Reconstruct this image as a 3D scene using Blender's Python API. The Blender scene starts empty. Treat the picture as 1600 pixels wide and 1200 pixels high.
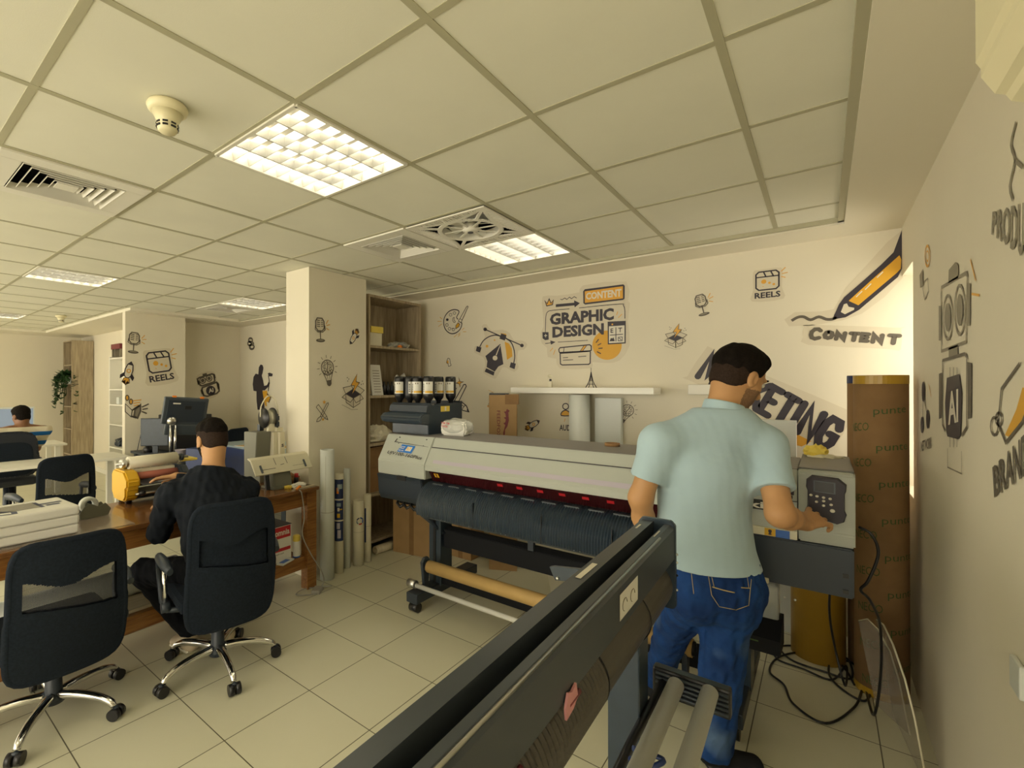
import bpy, bmesh, math, random
import numpy as np
from mathutils import Vector, Matrix
random.seed(7)
scene = bpy.context.scene
C = scene.collection
R = math.radians
# ---------------------------------------------------------------- camera
FPX, YAW, PIT, PCX = 745.1, R(39.16), R(0.224), 679.7      # focal length in px of a 1600 px frame (cropped photograph: principal point left of centre)
cam_d = bpy.data.cameras.new('camera'); cam = bpy.data.objects.new('camera', cam_d); C.objects.link(cam)
cam.location = (0, 0, 1.6); cam.rotation_euler = (R(90) + PIT, 0, YAW)
cam_d.sensor_width = 36; cam_d.lens = FPX / 1600 * 36; cam_d.shift_x = (800 - PCX) / 1600; cam_d.clip_start = .02
scene.camera = cam
# ---------------------------------------------------------------- world, view, daylight
scene.view_settings.view_transform = 'Standard'; scene.view_settings.look = 'None'
scene.view_settings.exposure = 0.60; scene.view_settings.gamma = 1.0; scene.view_settings.use_curve_mapping = False
w = bpy.data.worlds.new('sky'); scene.world = w; w.use_nodes = True
w.node_tree.nodes['Background'].inputs[0].default_value = (1.0, 0.91, 0.72, 1)
w.node_tree.nodes['Background'].inputs[1].default_value = 3.2
LAMP_COL = (1.0, 0.91, 0.72); LAMP_W = 5.0
scene.cycles.max_bounces = 8; scene.cycles.diffuse_bounces = 5; scene.cycles.caustics_reflective = False; scene.cycles.caustics_refractive = False
scene.cycles.sample_clamp_indirect = 4.0
# ---------------------------------------------------------------- helpers
cy, sy, cp_, sp_ = math.cos(YAW), math.sin(YAW), math.cos(PIT), math.sin(PIT)
FW = Vector((-sy*cp_, cy*cp_, sp_)); RT = Vector((cy, sy, 0)); UP = RT.cross(FW)
EYE = Vector((0, 0, 1.6))
def ray(u, v): return FW + RT*((u-PCX)/FPX) + UP*((600-v)/FPX)
def on(u, v, ax, val):                      # the point of the plane x|y|z = val that the photograph shows at (u, v)
    d = ray(u, v); i = 'xyz'.index(ax); return EYE + d*((val-EYE[i])/d[i])
def at(u, v, depth): return EYE + ray(u, v)*depth

M = {}
def mat(name, col, rough=.5, metal=0, noise=0, nscale=8, bump=0, bscale=60, spec=.5, alpha=1, stretch=(1,1,1), col2=None, emit=0, trans=0, sheen=0):
    m = bpy.data.materials.new(name); m.use_nodes = True; nt = m.node_tree; b = nt.nodes['Principled BSDF']
    b.inputs['Base Color'].default_value = (*col, 1); b.inputs['Roughness'].default_value = rough; b.inputs['Metallic'].default_value = metal
    b.inputs['Specular IOR Level'].default_value = spec
    if alpha < 1: b.inputs['Alpha'].default_value = alpha
    if trans: b.inputs['Transmission Weight'].default_value = trans
    if emit: b.inputs['Emission Color'].default_value = (*col, 1); b.inputs['Emission Strength'].default_value = emit
    if sheen: b.inputs['Sheen Weight'].default_value = sheen
    def coords():
        tc = nt.nodes.new('ShaderNodeTexCoord'); mp = nt.nodes.new('ShaderNodeMapping'); mp.inputs['Scale'].default_value = stretch
        nt.links.new(tc.outputs['Object'], mp.inputs[0]); return mp.outputs[0]
    if noise or col2:
        n = nt.nodes.new('ShaderNodeTexNoise'); n.inputs['Scale'].default_value = nscale; n.inputs['Detail'].default_value = 6
        nt.links.new(coords(), n.inputs['Vector'])
        r = nt.nodes.new('ShaderNodeValToRGB'); nt.links.new(n.outputs[0], r.inputs[0])
        c2 = col2 or tuple(max(0, c*(1-noise)) for c in col)
        r.color_ramp.elements[0].position = .35; r.color_ramp.elements[0].color = (*c2, 1)
        r.color_ramp.elements[1].position = .65; r.color_ramp.elements[1].color = (*col, 1)
        nt.links.new(r.outputs[0], b.inputs['Base Color'])
    if bump:
        n = nt.nodes.new('ShaderNodeTexNoise'); n.inputs['Scale'].default_value = bscale; n.inputs['Detail'].default_value = 3
        nt.links.new(coords(), n.inputs['Vector'])
        bp = nt.nodes.new('ShaderNodeBump'); bp.inputs['Strength'].default_value = bump; bp.inputs['Distance'].default_value = .01
        nt.links.new(n.outputs[0], bp.inputs['Height']); nt.links.new(bp.outputs[0], b.inputs['Normal'])
    M[name] = m; return m
WALL = (.76, .71, .58)
mat('wall', WALL, .6, noise=.03, nscale=2, bump=.03, bscale=150, spec=.25)
mat('gypsum', (.78, .74, .62), .7, spec=.2)
mat('tile_white', (.78, .77, .66), .8, noise=.04, nscale=3, spec=.2, bump=.05, bscale=300)
mat('t_bar', (.44, .42, .30), .5, spec=.3)
mat('white', (.78, .76, .68), .4); mat('white_gloss', (.80, .79, .72), .2); mat('cream', (.72, .68, .52), .35)
mat('sensor', (.80, .74, .50), .35)
mat('grey_white', (.62, .62, .58), .4)
mat('dark', (.026, .036, .052), .42); mat('black', (.010, .010, .012), .35); mat('black_matte', (.012, .013, .016), .8, spec=.2)
mat('slate', (.027, .043, .064), .28, noise=.15, nscale=20); mat('slate_light', (.055, .07, .085), .35)
mat('charcoal', (.04, .045, .055), .4)
mat('fabric_black', (.013, .019, .030), .9, noise=.3, nscale=90, bump=.4, bscale=500, spec=.15)
mat('leather', (.012, .016, .026), .4, bump=.1, bscale=200)
mat('chrome', (.75, .74, .72), .12, metal=1); mat('steel', (.55, .54, .50), .3, metal=1); mat('alu', (.72, .72, .70), .35, metal=1, noise=.06, nscale=30)
mat('printer_grey', (.43, .455, .41), .45, noise=.03, nscale=4); mat('printer_grey_dark', (.20, .19, .185), .5)
mat('smoked', (.05, .008, .010), .08, noise=.3, nscale=3)
mat('lavender', (.46, .42, .50), .4)
mat('blue_label', (.02, .18, .62), .35); mat('yellow', (.72, .42, .02), .4); mat('yellow_pale', (.80, .62, .10), .45)
mat('wood', (.34, .155, .042), .3, col2=(.20, .080, .020), nscale=5, stretch=(14, 1.2, 14), bump=.06, bscale=40)
mat('wood_top', (.22, .10, .035), .16, col2=(.14, .060, .020), nscale=4, stretch=(12, 1.0, 12))
mat('board_light', (.62, .55, .40), .5, col2=(.50, .43, .30), nscale=4, stretch=(8, 1, 8))
mat('greywood', (.44, .36, .24), .6, col2=(.29, .23, .15), nscale=4, stretch=(9, 9, .9))
mat('kraft', (.28, .165, .075), .75, noise=.1, nscale=14, spec=.25); mat('carton', (.42, .27, .13), .8, noise=.1, nscale=8, spec=.2); mat('kraft_roll', (.50, .33, .12), .6, noise=.08, nscale=12)
mat('box_brown', (.34, .195, .09), .8, noise=.12, nscale=8, spec=.2)
mat('ink', (.028, .022, .034), .5); mat('ink_soft', (.11, .095, .075), .6); mat('ink_grey', (.25, .225, .17), .6)
mat('sticker', (.66, .60, .47), .5); mat('sticker_yellow', (.68, .36, .02), .5); mat('sticker_orange', (.74, .38, .04), .5); mat('sticker_white', (.72, .68, .58), .5)
mat('green_print', (.05, .10, .022), .7); mat('tape', (.42, .25, .02), .3)
mat('gold', (.46, .27, .028), .35, noise=.1, nscale=6)
mat('paper', (.74, .73, .68), .6, bump=.05, bscale=30); mat('film_white', (.66, .69, .66), .35); mat('film_cream', (.72, .68, .54), .4)
mat('navy', (.012, .028, .11), .4); mat('blue', (.03, .13, .50), .4); mat('red', (.50, .02, .03), .45); mat('table_blue', (.30, .38, .42), .35)
mat('skin', (.52, .285, .13), .5, noise=.12, nscale=7, spec=.35); mat('skin_dark', (.20, .085, .035), .5); mat('lips', (.30, .10, .06), .5)
mat('hair', (.011, .008, .006), .75, noise=.5, nscale=60, bump=.5, bscale=260, spec=.08); mat('hair_fade', (.032, .018, .012), .8, noise=.45, nscale=200, spec=.2)
mat('polo', (.41, .555, .64), .85, noise=.05, nscale=5, bump=.4, bscale=9, spec=.15, sheen=.2)
mat('shirt_black', (.007, .010, .016), .85, bump=.6, bscale=10, spec=.2)
mat('trousers_black', (.006, .007, .010), .9, bump=.5, bscale=12, spec=.15)
mat('stitch', (.45, .34, .16), .7); mat('sole', (.015, .015, .018), .6); mat('shoe_beige', (.60, .50, .36), .6); mat('stubble', (.24, .13, .065), .65, noise=.3, nscale=150); mat('graphite', (.043, .053, .066), .36); mat('face_brown', (.070, .062, .052), .32); mat('roller_grey', (.60, .60, .56), .3); mat('eye', (.7, .68, .62), .2)
mat('leaf', (.025, .075, .018), .5, noise=.3, nscale=20); mat('screen', (.18, .22, .27), .2, emit=.55); mat('red_led', (1, .05, .03), .4, emit=3)
mat('pink', (.62, .28, .30), .6); mat('maroon', (.16, .02, .03), .5); mat('mesh_spool', (.5, .5, .42), .35, metal=.6); mat('orange', (.85, .25, .02), .5)
mat('grey_machine', (.17, .17, .13), .5); mat('rubber_red', (.42, .13, .09), .5)
mat('acrylic', (.55, .50, .44), .12, alpha=.30); mat('plastic_wrap', (.70, .72, .68), .2, alpha=.45)
mat('cable_grey', (.35, .34, .30), .5); mat('lamp_tube', (1, .93, .72), .5, emit=1.25)

def mesh_mat():                             # woven mesh: fine real holes as a checker of opaque and clear
    m = bpy.data.materials.new('woven_mesh'); m.use_nodes = True; nt = m.node_tree; b = nt.nodes['Principled BSDF']
    b.inputs['Base Color'].default_value = (.02, .022, .03, 1); b.inputs['Roughness'].default_value = .6
    tc = nt.nodes.new('ShaderNodeTexCoord'); ck = nt.nodes.new('ShaderNodeTexChecker'); ck.inputs['Scale'].default_value = 330
    nt.links.new(tc.outputs['Object'], ck.inputs['Vector'])
    mr = nt.nodes.new('ShaderNodeMapRange'); mr.inputs[3].default_value = .45; mr.inputs[4].default_value = 1.0
    nt.links.new(ck.outputs['Fac'], mr.inputs[0]); nt.links.new(mr.outputs[0], b.inputs['Alpha']); M['woven_mesh'] = m
mesh_mat()
def jeans_mat():
    m = mat('jeans', (.011, .052, .20), .8, col2=(.006, .026, .11), nscale=9, bump=.7, bscale=16, spec=.2)
    nt = m.node_tree; b = nt.nodes['Principled BSDF']; ramp = [n for n in nt.nodes if n.type == 'VALTORGB'][0]
    tc = nt.nodes.new('ShaderNodeTexCoord'); n = nt.nodes.new('ShaderNodeTexNoise'); n.inputs['Scale'].default_value = 3.2
    nt.links.new(tc.outputs['Object'], n.inputs['Vector']); r = nt.nodes.new('ShaderNodeValToRGB'); nt.links.new(n.outputs[0], r.inputs[0])
    r.color_ramp.elements[0].position = .56; r.color_ramp.elements[1].position = .74
    mx = nt.nodes.new('ShaderNodeMix'); mx.data_type = 'RGBA'; nt.links.new(r.outputs[0], mx.inputs[0]); nt.links.new(ramp.outputs[0], mx.inputs[6])
    mx.inputs[7].default_value = (.10, .17, .30, 1); nt.links.new(mx.outputs[2], b.inputs['Base Color'])
jeans_mat()
def floor_mat():
    m = bpy.data.materials.new('floor_tiles'); m.use_nodes = True; nt = m.node_tree; b = nt.nodes['Principled BSDF']; b.inputs['Roughness'].default_value = .22
    tc = nt.nodes.new('ShaderNodeTexCoord'); mp = nt.nodes.new('ShaderNodeMapping'); mp.inputs['Location'].default_value = (2.0979/.4581, -1.0722/.4581, 0); mp.inputs['Scale'].default_value = (1/.4581, 1/.4581, 1)
    nt.links.new(tc.outputs['Object'], mp.inputs[0])
    br = nt.nodes.new('ShaderNodeTexBrick'); br.offset = 0; br.inputs['Scale'].default_value = 1; br.inputs['Brick Width'].default_value = 1; br.inputs['Row Height'].default_value = 1
    br.inputs['Mortar Size'].default_value = .0055; br.inputs['Mortar Smooth'].default_value = .1; br.inputs['Bias'].default_value = 0
    br.inputs['Color1'].default_value = (.66, .645, .49, 1); br.inputs['Color2'].default_value = (.63, .615, .465, 1); br.inputs['Mortar'].default_value = (.11, .10, .06, 1)
    nt.links.new(mp.outputs[0], br.inputs['Vector'])
    n = nt.nodes.new('ShaderNodeTexNoise'); n.inputs['Scale'].default_value = 2.2; n.inputs['Detail'].default_value = 8; nt.links.new(tc.outputs['Object'], n.inputs['Vector'])
    r = nt.nodes.new('ShaderNodeValToRGB'); r.color_ramp.elements[0].position = .3; r.color_ramp.elements[0].color = (.975, .97, .95, 1); r.color_ramp.elements[1].position = .6; r.color_ramp.elements[1].color = (1, 1, 1, 1)
    nt.links.new(n.outputs[0], r.inputs[0])
    mx = nt.nodes.new('ShaderNodeMix'); mx.data_type = 'RGBA'; mx.blend_type = 'MULTIPLY'; mx.inputs[0].default_value = 1
    nt.links.new(br.outputs[0], mx.inputs[6]); nt.links.new(r.outputs[0], mx.inputs[7]); nt.links.new(mx.outputs[2], b.inputs['Base Color'])
    mr = nt.nodes.new('ShaderNodeMapRange'); mr.inputs[3].default_value = .30; mr.inputs[4].default_value = .36; nt.links.new(n.outputs[0], mr.inputs[0]); nt.links.new(mr.outputs[0], b.inputs['Roughness'])
    M['floor'] = m
floor_mat()
def stripe_mat():
    m = mat('striped', (.70, .64, .50), .85, spec=.15); nt = m.node_tree; b = nt.nodes['Principled BSDF']
    tc = nt.nodes.new('ShaderNodeTexCoord'); sp = nt.nodes.new('ShaderNodeSeparateXYZ'); nt.links.new(tc.outputs['Object'], sp.inputs[0])
    a = nt.nodes.new('ShaderNodeMath'); a.operation = 'MULTIPLY'; a.inputs[1].default_value = 8.2; nt.links.new(sp.outputs[2], a.inputs[0])
    f = nt.nodes.new('ShaderNodeMath'); f.operation = 'FRACT'; nt.links.new(a.outputs[0], f.inputs[0])
    r = nt.nodes.new('ShaderNodeValToRGB'); r.color_ramp.interpolation = 'CONSTANT'; r.color_ramp.elements[0].color = (.02, .14, .42, 1); r.color_ramp.elements[1].position = .42; r.color_ramp.elements[1].color = (.66, .60, .46, 1)
    nt.links.new(f.outputs[0], r.inputs[0]); nt.links.new(r.outputs[0], b.inputs['Base Color'])
stripe_mat()

def catmull(pts, n=6, closed=False):
    P = [Vector(p) for p in pts]; out = []; L = len(P); rng = range(L if closed else L-1)
    for i in rng:
        p0 = P[(i-1) % L] if closed or i > 0 else P[0]*2-P[1]; p1 = P[i]; p2 = P[(i+1) % L]; p3 = P[(i+2) % L] if closed or i < L-2 else P[-1]*2-P[-2]
        for k in range(n):
            t = k/n; out.append(.5*((2*p1)+(p2-p0)*t+(2*p0-5*p1+4*p2-p3)*t*t+(3*p1-p0-3*p2+p3)*t**3))
    if not closed: out.append(P[-1])
    return out
def frame_for(d):
    d = d.normalized(); a = Vector((0, 0, 1)) if abs(d.z) < .9 else Vector((1, 0, 0)); s = d.cross(a).normalized(); return s, s.cross(d).normalized()
class MB:
    def __init__(s, *mats): s.bm = bmesh.new(); s.mats = list(mats)
    def mi(s, m):
        if m is None:
            if not s.mats: s.mats.append(None)
            return 0
        if m not in s.mats: s.mats.append(m)
        return s.mats.index(m)
    def face(s, pts, m=None, smooth=False):
        vs = [s.bm.verts.new(p) for p in pts]
        try: f = s.bm.faces.new(vs)
        except ValueError: return
        f.material_index = s.mi(m); f.smooth = smooth; return f
    def merge(s, bm2, m=None, X=None, smooth=False):
        if X is not None: bmesh.ops.transform(bm2, matrix=X, verts=bm2.verts)
        k = s.mi(m); mp = {}
        for v in bm2.verts: mp[v] = s.bm.verts.new(v.co)
        for f in bm2.faces:
            nf = s.bm.faces.new([mp[v] for v in f.verts]); nf.material_index = k; nf.smooth = smooth
        bm2.free()
    def box(s, lo, hi, m=None, bev=0, X=None, seg=2):
        b = bmesh.new(); bmesh.ops.create_cube(b, size=1); lo, hi = Vector(lo), Vector(hi)
        for v in b.verts: v.co = Vector(((v.co.x+.5)*(hi.x-lo.x)+lo.x, (v.co.y+.5)*(hi.y-lo.y)+lo.y, (v.co.z+.5)*(hi.z-lo.z)+lo.z))
        if bev: bmesh.ops.bevel(b, geom=b.edges[:], offset=bev, segments=seg, affect='EDGES', profile=.5)
        s.merge(b, m, X); return s
    def obox(s, c, size, m=None, bev=0, rot=(0, 0, 0)):
        from mathutils import Euler
        h = Vector(size)/2; return s.box(-h, h, m, bev, Matrix.Translation(Vector(c)) @ Euler(rot).to_matrix().to_4x4())
    def tube(s, pts, r, m=None, seg=10, smooth=True, cap=True, closed=False, sx=1.0):
        P = [Vector(p) for p in pts]; n = len(P); rs = r if isinstance(r, (list, tuple)) else [r]*n; rings = []; prev = None
        for i in range(n):
            if closed: d = P[(i+1) % n]-P[i-1]
            else: d = P[min(i+1, n-1)]-P[max(i-1, 0)]
            if prev is None: a, b = frame_for(d)
            else:
                dn = d.normalized(); a = (prev-dn*prev.dot(dn)); a = a.normalized() if a.length > 1e-6 else frame_for(d)[0]; b = dn.cross(a)*-1
                b = a.cross(dn)
            prev = a
            rings.append([s.bm.verts.new(P[i]+(a*math.cos(t)*sx+b*math.sin(t))*rs[i]) for t in [2*math.pi*k/seg for k in range(seg)]])
        k = s.mi(m)
        for i in range(n if closed else n-1):
            A, B = rings[i], rings[(i+1) % n]
            for j in range(seg):
                f = s.bm.faces.new([A[j], A[(j+1) % seg], B[(j+1) % seg], B[j]]); f.smooth = smooth; f.material_index = k
        if cap and not closed:
            for rg in (rings[0][::-1], rings[-1]):
                f = s.bm.faces.new(rg); f.material_index = k
        return s
    def cyl(s, a, b, r, m=None, seg=20, r2=None, cap=True): return s.tube([a, b], [r, r if r2 is None else r2], m, seg, True, cap)
    def lathe(s, prof, c=(0, 0, 0), m=None, seg=20, smooth=True, X=None, cap=True):     # prof: (r, z) pairs
        b = bmesh.new(); rings = []
        for r, z in prof: rings.append([b.verts.new((c[0]+r*math.cos(2*math.pi*k/seg), c[1]+r*math.sin(2*math.pi*k/seg), c[2]+z)) for k in range(seg)])
        for A, B in zip(rings, rings[1:]):
            for j in range(seg): b.faces.new([A[j], A[(j+1) % seg], B[(j+1) % seg], B[j]])
        if prof[0] == prof[-1]: cap = False
        if cap and prof[0][0] > 1e-5: b.faces.new(rings[0][::-1])
        if cap and prof[-1][0] > 1e-5: b.faces.new(rings[-1])
        bmesh.ops.remove_doubles(b, verts=b.verts, dist=1e-6)
        s.merge(b, m, X, smooth); return s
    def prism(s, poly, ax, a, b, m=None, bev=0, X=None, smooth=False):        # poly in the two other axes, extruded along ax from a to b
        bm2 = bmesh.new()
        def p3(p, t): return {'x': (t, p[0], p[1]), 'y': (p[0], t, p[1]), 'z': (p[0], p[1], t)}[ax]
        A = [bm2.verts.new(p3(p, a)) for p in poly]; B = [bm2.verts.new(p3(p, b)) for p in poly]; n = len(poly)
        bm2.faces.new(A); bm2.faces.new(B[::-1])
        for i in range(n): bm2.faces.new([A[i], B[i], B[(i+1) % n], A[(i+1) % n]])
        bmesh.ops.recalc_face_normals(bm2, faces=bm2.faces)
        if bev: bmesh.ops.bevel(bm2, geom=bm2.edges[:], offset=bev, segments=2, affect='EDGES')
        s.merge(bm2, m, X, smooth); return s
    def ball(s, c, r, m=None, seg=14):
        b = bmesh.new(); bmesh.ops.create_uvsphere(b, u_segments=seg, v_segments=seg//2+2, radius=1)
        rr = (r, r, r) if not isinstance(r, (tuple, list)) else r
        s.merge(b, m, Matrix.Translation(Vector(c)) @ Matrix.Diagonal((*rr, 1)), True); return s
    def build(s, name, mats=None, parent=None, fix=True, loc=None):
        me = bpy.data.meshes.new(name)
        if fix: bmesh.ops.recalc_face_normals(s.bm, faces=s.bm.faces)
        s.bm.to_mesh(me); s.bm.free()
        ml = [x or mats for x in s.mats] or [mats]
        for x in (ml or ['white']): me.materials.append(M[x or 'white'])
        o = bpy.data.objects.new(name, me); C.objects.link(o)
        if parent: o.parent = parent
        if loc: o.location = loc
        return o
def tag(o, label=None, cat=None, group=None, kind=None):
    if label: o['label'] = label
    if cat: o['category'] = cat
    if group: o['group'] = group
    if kind: o['kind'] = kind
    return o
def thing(name, label, cat, loc=(0, 0, 0), rot=0, group=None):
    o = bpy.data.objects.new(name, None); C.objects.link(o); o.location = loc; o.rotation_euler = (0, 0, rot); o.empty_display_size = .1
    return tag(o, label, cat, group)
def copy_tree(o, parent=None):
    c = o.copy(); C.objects.link(c)
    if parent: c.parent = parent
    for ch in o.children: copy_tree(ch, c)
    return c
# text as mesh, unit box
_tx = {}
def text_mesh(st, bold=0.0, shear=0.0):
    k = (st, bold, shear)
    if k not in _tx:
        cu = bpy.data.curves.new('t', 'FONT'); cu.body = st; cu.offset = bold; cu.shear = shear; cu.resolution_u = 2; cu.fill_mode = 'FRONT'
        o = bpy.data.objects.new('t', cu); C.objects.link(o); bpy.context.view_layer.update()
        me = bpy.data.meshes.new_from_object(o.evaluated_get(bpy.context.evaluated_depsgraph_get()))
        vs = np.array([v.co[:2] for v in me.vertices]); fs = [tuple(p.vertices) for p in me.polygons]
        lo, hi = vs.min(0), vs.max(0); _tx[k] = ((vs-lo)/(hi-lo), fs)
        bpy.data.objects.remove(o); bpy.data.curves.remove(cu); bpy.data.meshes.remove(me)
    return _tx[k]
def quad_map(q, fn=None):                   # q = TL, TR, BR, BL
    q = [Vector(p) for p in q]
    def f(x, y):
        p = (q[3]*(1-x)+q[2]*x)*(1-y)+(q[0]*(1-x)+q[1]*x)*y
        return fn(p) if fn else p
    return f
def add_text(mb, st, f, m, bold=.02, shear=0.0):
    vs, fs = text_mesh(st, bold, shear); V = [mb.bm.verts.new(f(x, y)) for x, y in vs]; k = mb.mi(m)
    for t in fs:
        try: mb.bm.faces.new([V[i] for i in t]).material_index = k
        except ValueError: pass
# ================================================================ THE SETTING
def struct(name, mb, m): return tag(mb.build(name, m), kind='structure')
XR, YB, XL, XF, YF = .372, 4.035, -7.0, -11.6, -2.8        # right wall, back wall, left wall, far left wall, unseen front, left open for sky light
CZ, GZ = 2.592, 2.56
struct('floor', MB().box((XF-.2, YF-.2, -.1), (XR+.2, YB+.2, 0)), 'floor')
struct('wall_back', MB().box((XL-.55, YB, 0), (XR+.25, YB+.15, 2.9)), 'wall')
wr = MB()
wr.box((XR, YF, 0), (XR+.22, 3.58, 2.9)); wr.box((XR, 3.58, 0), (XR+.22, YB, 1.0)); wr.box((XR, 3.58, 2.266), (XR+.22, YB, 2.9))
struct('wall_right', wr, 'wall')
wf = MB('white'); wf.box((XR+.15, 3.58, 1.0), (XR+.19, 3.62, 2.266)).box((XR+.15, 3.995, 1.0), (XR+.19, YB, 2.266)).box((XR+.15, 3.62, 1.0), (XR+.19, 3.995, 1.04)).box((XR+.15, 3.62, 2.226), (XR+.19, 3.995, 2.266))
struct('window_1', wf, 'white')
lw = MB(); lw.box((XL-.55, 3.0, 0), (XL-.40, YB, 2.9)); lw.box((XL-.40, 2.85, 0), (XL, 3.0, 2.9)); lw.box((XL-.10, 2.25, 0), (XL, 2.85, 2.9)); struct('wall_left', lw, 'wall')
struct('wall_left_recess', MB().box((XF-.1, 2.95, 0), (XL-.40, 3.1, 2.9)), 'wall')
struct('wall_far', MB().box((XF-.15, YF, 0), (XF, 2.95, 2.9)), 'wall')
fr = MB(); fr.box((XF, YF-.15, 0), (XR, YF, .25)); fr.box((XF, YF-.15, 2.45), (XR, YF, 2.9))  # unseen wall; unglazed openings added so sky light floods the room evenly
for k in range(8):
    x = XF+(XR-XF)*k/7; fr.box((x-.06, YF-.12, .25), (x+.06, YF-.02, 2.45))
struct('wall_front_open', fr, 'wall')
struct('baseboard_left', MB().box((XL-.35+.01, 2.93, 0), (XF, 2.95, .08)), 'white')
struct('baseboard_back', MB().box((XL, YB-.012, 0), (XR, YB, .07)), 'floor')
pl = MB(); pl.box((-3.64, 2.41, 0), (-3.315, 3.05, CZ)); struct('pillar', pl, 'wall')
# ceiling: gypsum slab round the edges, 600 mm grid inside
GX0, GY0 = -.8306, .9825
gx1, gy1 = .098, 3.715
gyp = MB(); gyp.box((gx1, YF, GZ), (XR, YB, 2.7)); gyp.box((XL-.4, gy1, GZ), (gx1, YB, 2.7)); gyp.box((XF, 2.243, GZ), (-6.8, 2.95, 2.7)); gyp.box((-7.4, 2.95, GZ), (-6.8, gy1, 2.7)); gyp.box((XF, YF, GZ), (-10.9, 2.25, 2.7))
struct('trim_1', gyp, 'gypsum')
struct('sky_light_cap', MB().box((XF-.15, YF-.15, 2.9), (XR+.25, YB+.15, 3.0)), 'gypsum')  # unseen cap, added to keep sky light from leaking through the ceiling holes
HOLES = [(-1.73, 1.28), (-1.73, 3.08), (-5.33, 1.28), (-5.33, 3.08), (-8.93, 1.28), (-1.73, -.52), (-5.33, -.52), (-2.93, .68), (-2.33, 2.48), (-5.93, 3.08), (-1.73, 2.48)]
ct = MB()
for i in range(-19, 3):
    for j in range(-8, 6):
        xa, xb, ya, yb = GX0+.6*i, GX0+.6*(i+1), GY0+.6*j, GY0+.6*(j+1); mx_, my_ = (xa+xb)/2, (ya+yb)/2
        if any(abs(mx_-hx) < .1 and abs(my_-hy) < .1 for hx, hy in HOLES): continue
        xa, xb, ya, yb = max(xa, XF), min(xb, gx1+.05), max(ya, YF), min(yb, gy1+.05)
        if xb-xa > .01 and yb-ya > .01: ct.box((xa, ya, CZ+.004), (xb, yb, CZ+.02))
struct('ceiling', ct, 'tile_white')
tb = MB(); b2 = .012
ix0, ix1 = int((XF-GX0)/.6)-1, 1
def in_grid(x, y): return True
for i in range(ix0, ix1+1):
    x = GX0+.6*i
    if x > gx1 or x < -10.9: continue
    y1 = gy1 if x > -6.8 else 2.25
    tb.box((x-b2, YF, CZ+.001), (x+b2, y1, CZ+.0045))
for j in range(-6, 6):
    y = GY0+.6*j
    if y > gy1 or y < YF: continue
    x0 = -10.9 if y < 2.25 else -6.8
    tb.box((x0, y-b2, CZ+.0015), (gx1, y+b2, CZ+.005))
tb.box((gx1-.03, YF, CZ-.02), (gx1, gy1, CZ+.004)); tb.box((-6.8, gy1-.03, CZ-.02), (gx1, gy1, CZ+.004))
struct('trim_2', tb, 't_bar')

# ================================================================ CEILING FIXTURES
def louvre_lamp(x, y, label, lit=True):
    t = thing('ceiling_light', label, 'ceiling light', (x, y, CZ), 0, 'louvred ceiling lights')
    f = MB('white'); h = .288
    for s in (-1, 1):
        f.box((s*h-.008, -h, -.006), (s*h+.008, h, .07)); f.box((-h, s*h-.008, -.006), (h, s*h+.008, .07))
    f.box((-h, -h, .070), (h, h, .076)); f.build('housing', 'white', t)
    l = MB('alu')
    for k in range(1, 4):
        u = -h+2*h*k/4; l.prism([(u-.003, -.003), (u+.003, -.003), (u+.011, .040), (u-.011, .040)], 'y', -h+.008, h-.008, 'alu')
    for k in range(1, 8):
        u = -h+2*h*k/8; l.prism([(u-.0012, -.002), (u+.0012, -.002), (u+.006, .036), (u-.006, .036)], 'x', -h+.008, h-.008, 'alu')
    l.build('louvre', 'alu', t)
    for k in range(4):
        u = -h+2*h*(k+.5)/4; MB().cyl((u, -h+.02, .056), (u, h-.02, .056), .0125, None, 10).build('tube_lamp', 'lamp_tube', t)
    ld = bpy.data.lights.new('tube_glow', 'AREA'); ld.shape = 'SQUARE'; ld.size = .55; ld.color = LAMP_COL; ld.energy = LAMP_W
    lo = bpy.data.objects.new('tube_glow', ld); C.objects.link(lo); lo.parent = t; lo.location = (0, 0, .066)
    ld.use_shadow = True
    return t
lamps = [(-1.73, 1.28, 'large bright square louvred ceiling light between the smoke detector and the fan'),
 (-1.73, 3.08, 'dim louvred ceiling light directly behind the round ceiling fan'),
 (-5.33, 1.28, 'louvred ceiling light in the middle of the far office, above the white table'),
 (-5.33, 3.08, 'louvred ceiling light partly hidden behind the white pillar'),
 (-8.93, 1.28, 'farthest small louvred ceiling light, cut by the left picture edge'),
 (-1.73, -.52, 'louvred ceiling light nearest the open front, above the first chair row'), (-5.33, -.52, 'louvred ceiling light nearest the open front, above the far office')]
for a in lamps: louvre_lamp(*a)

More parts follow.
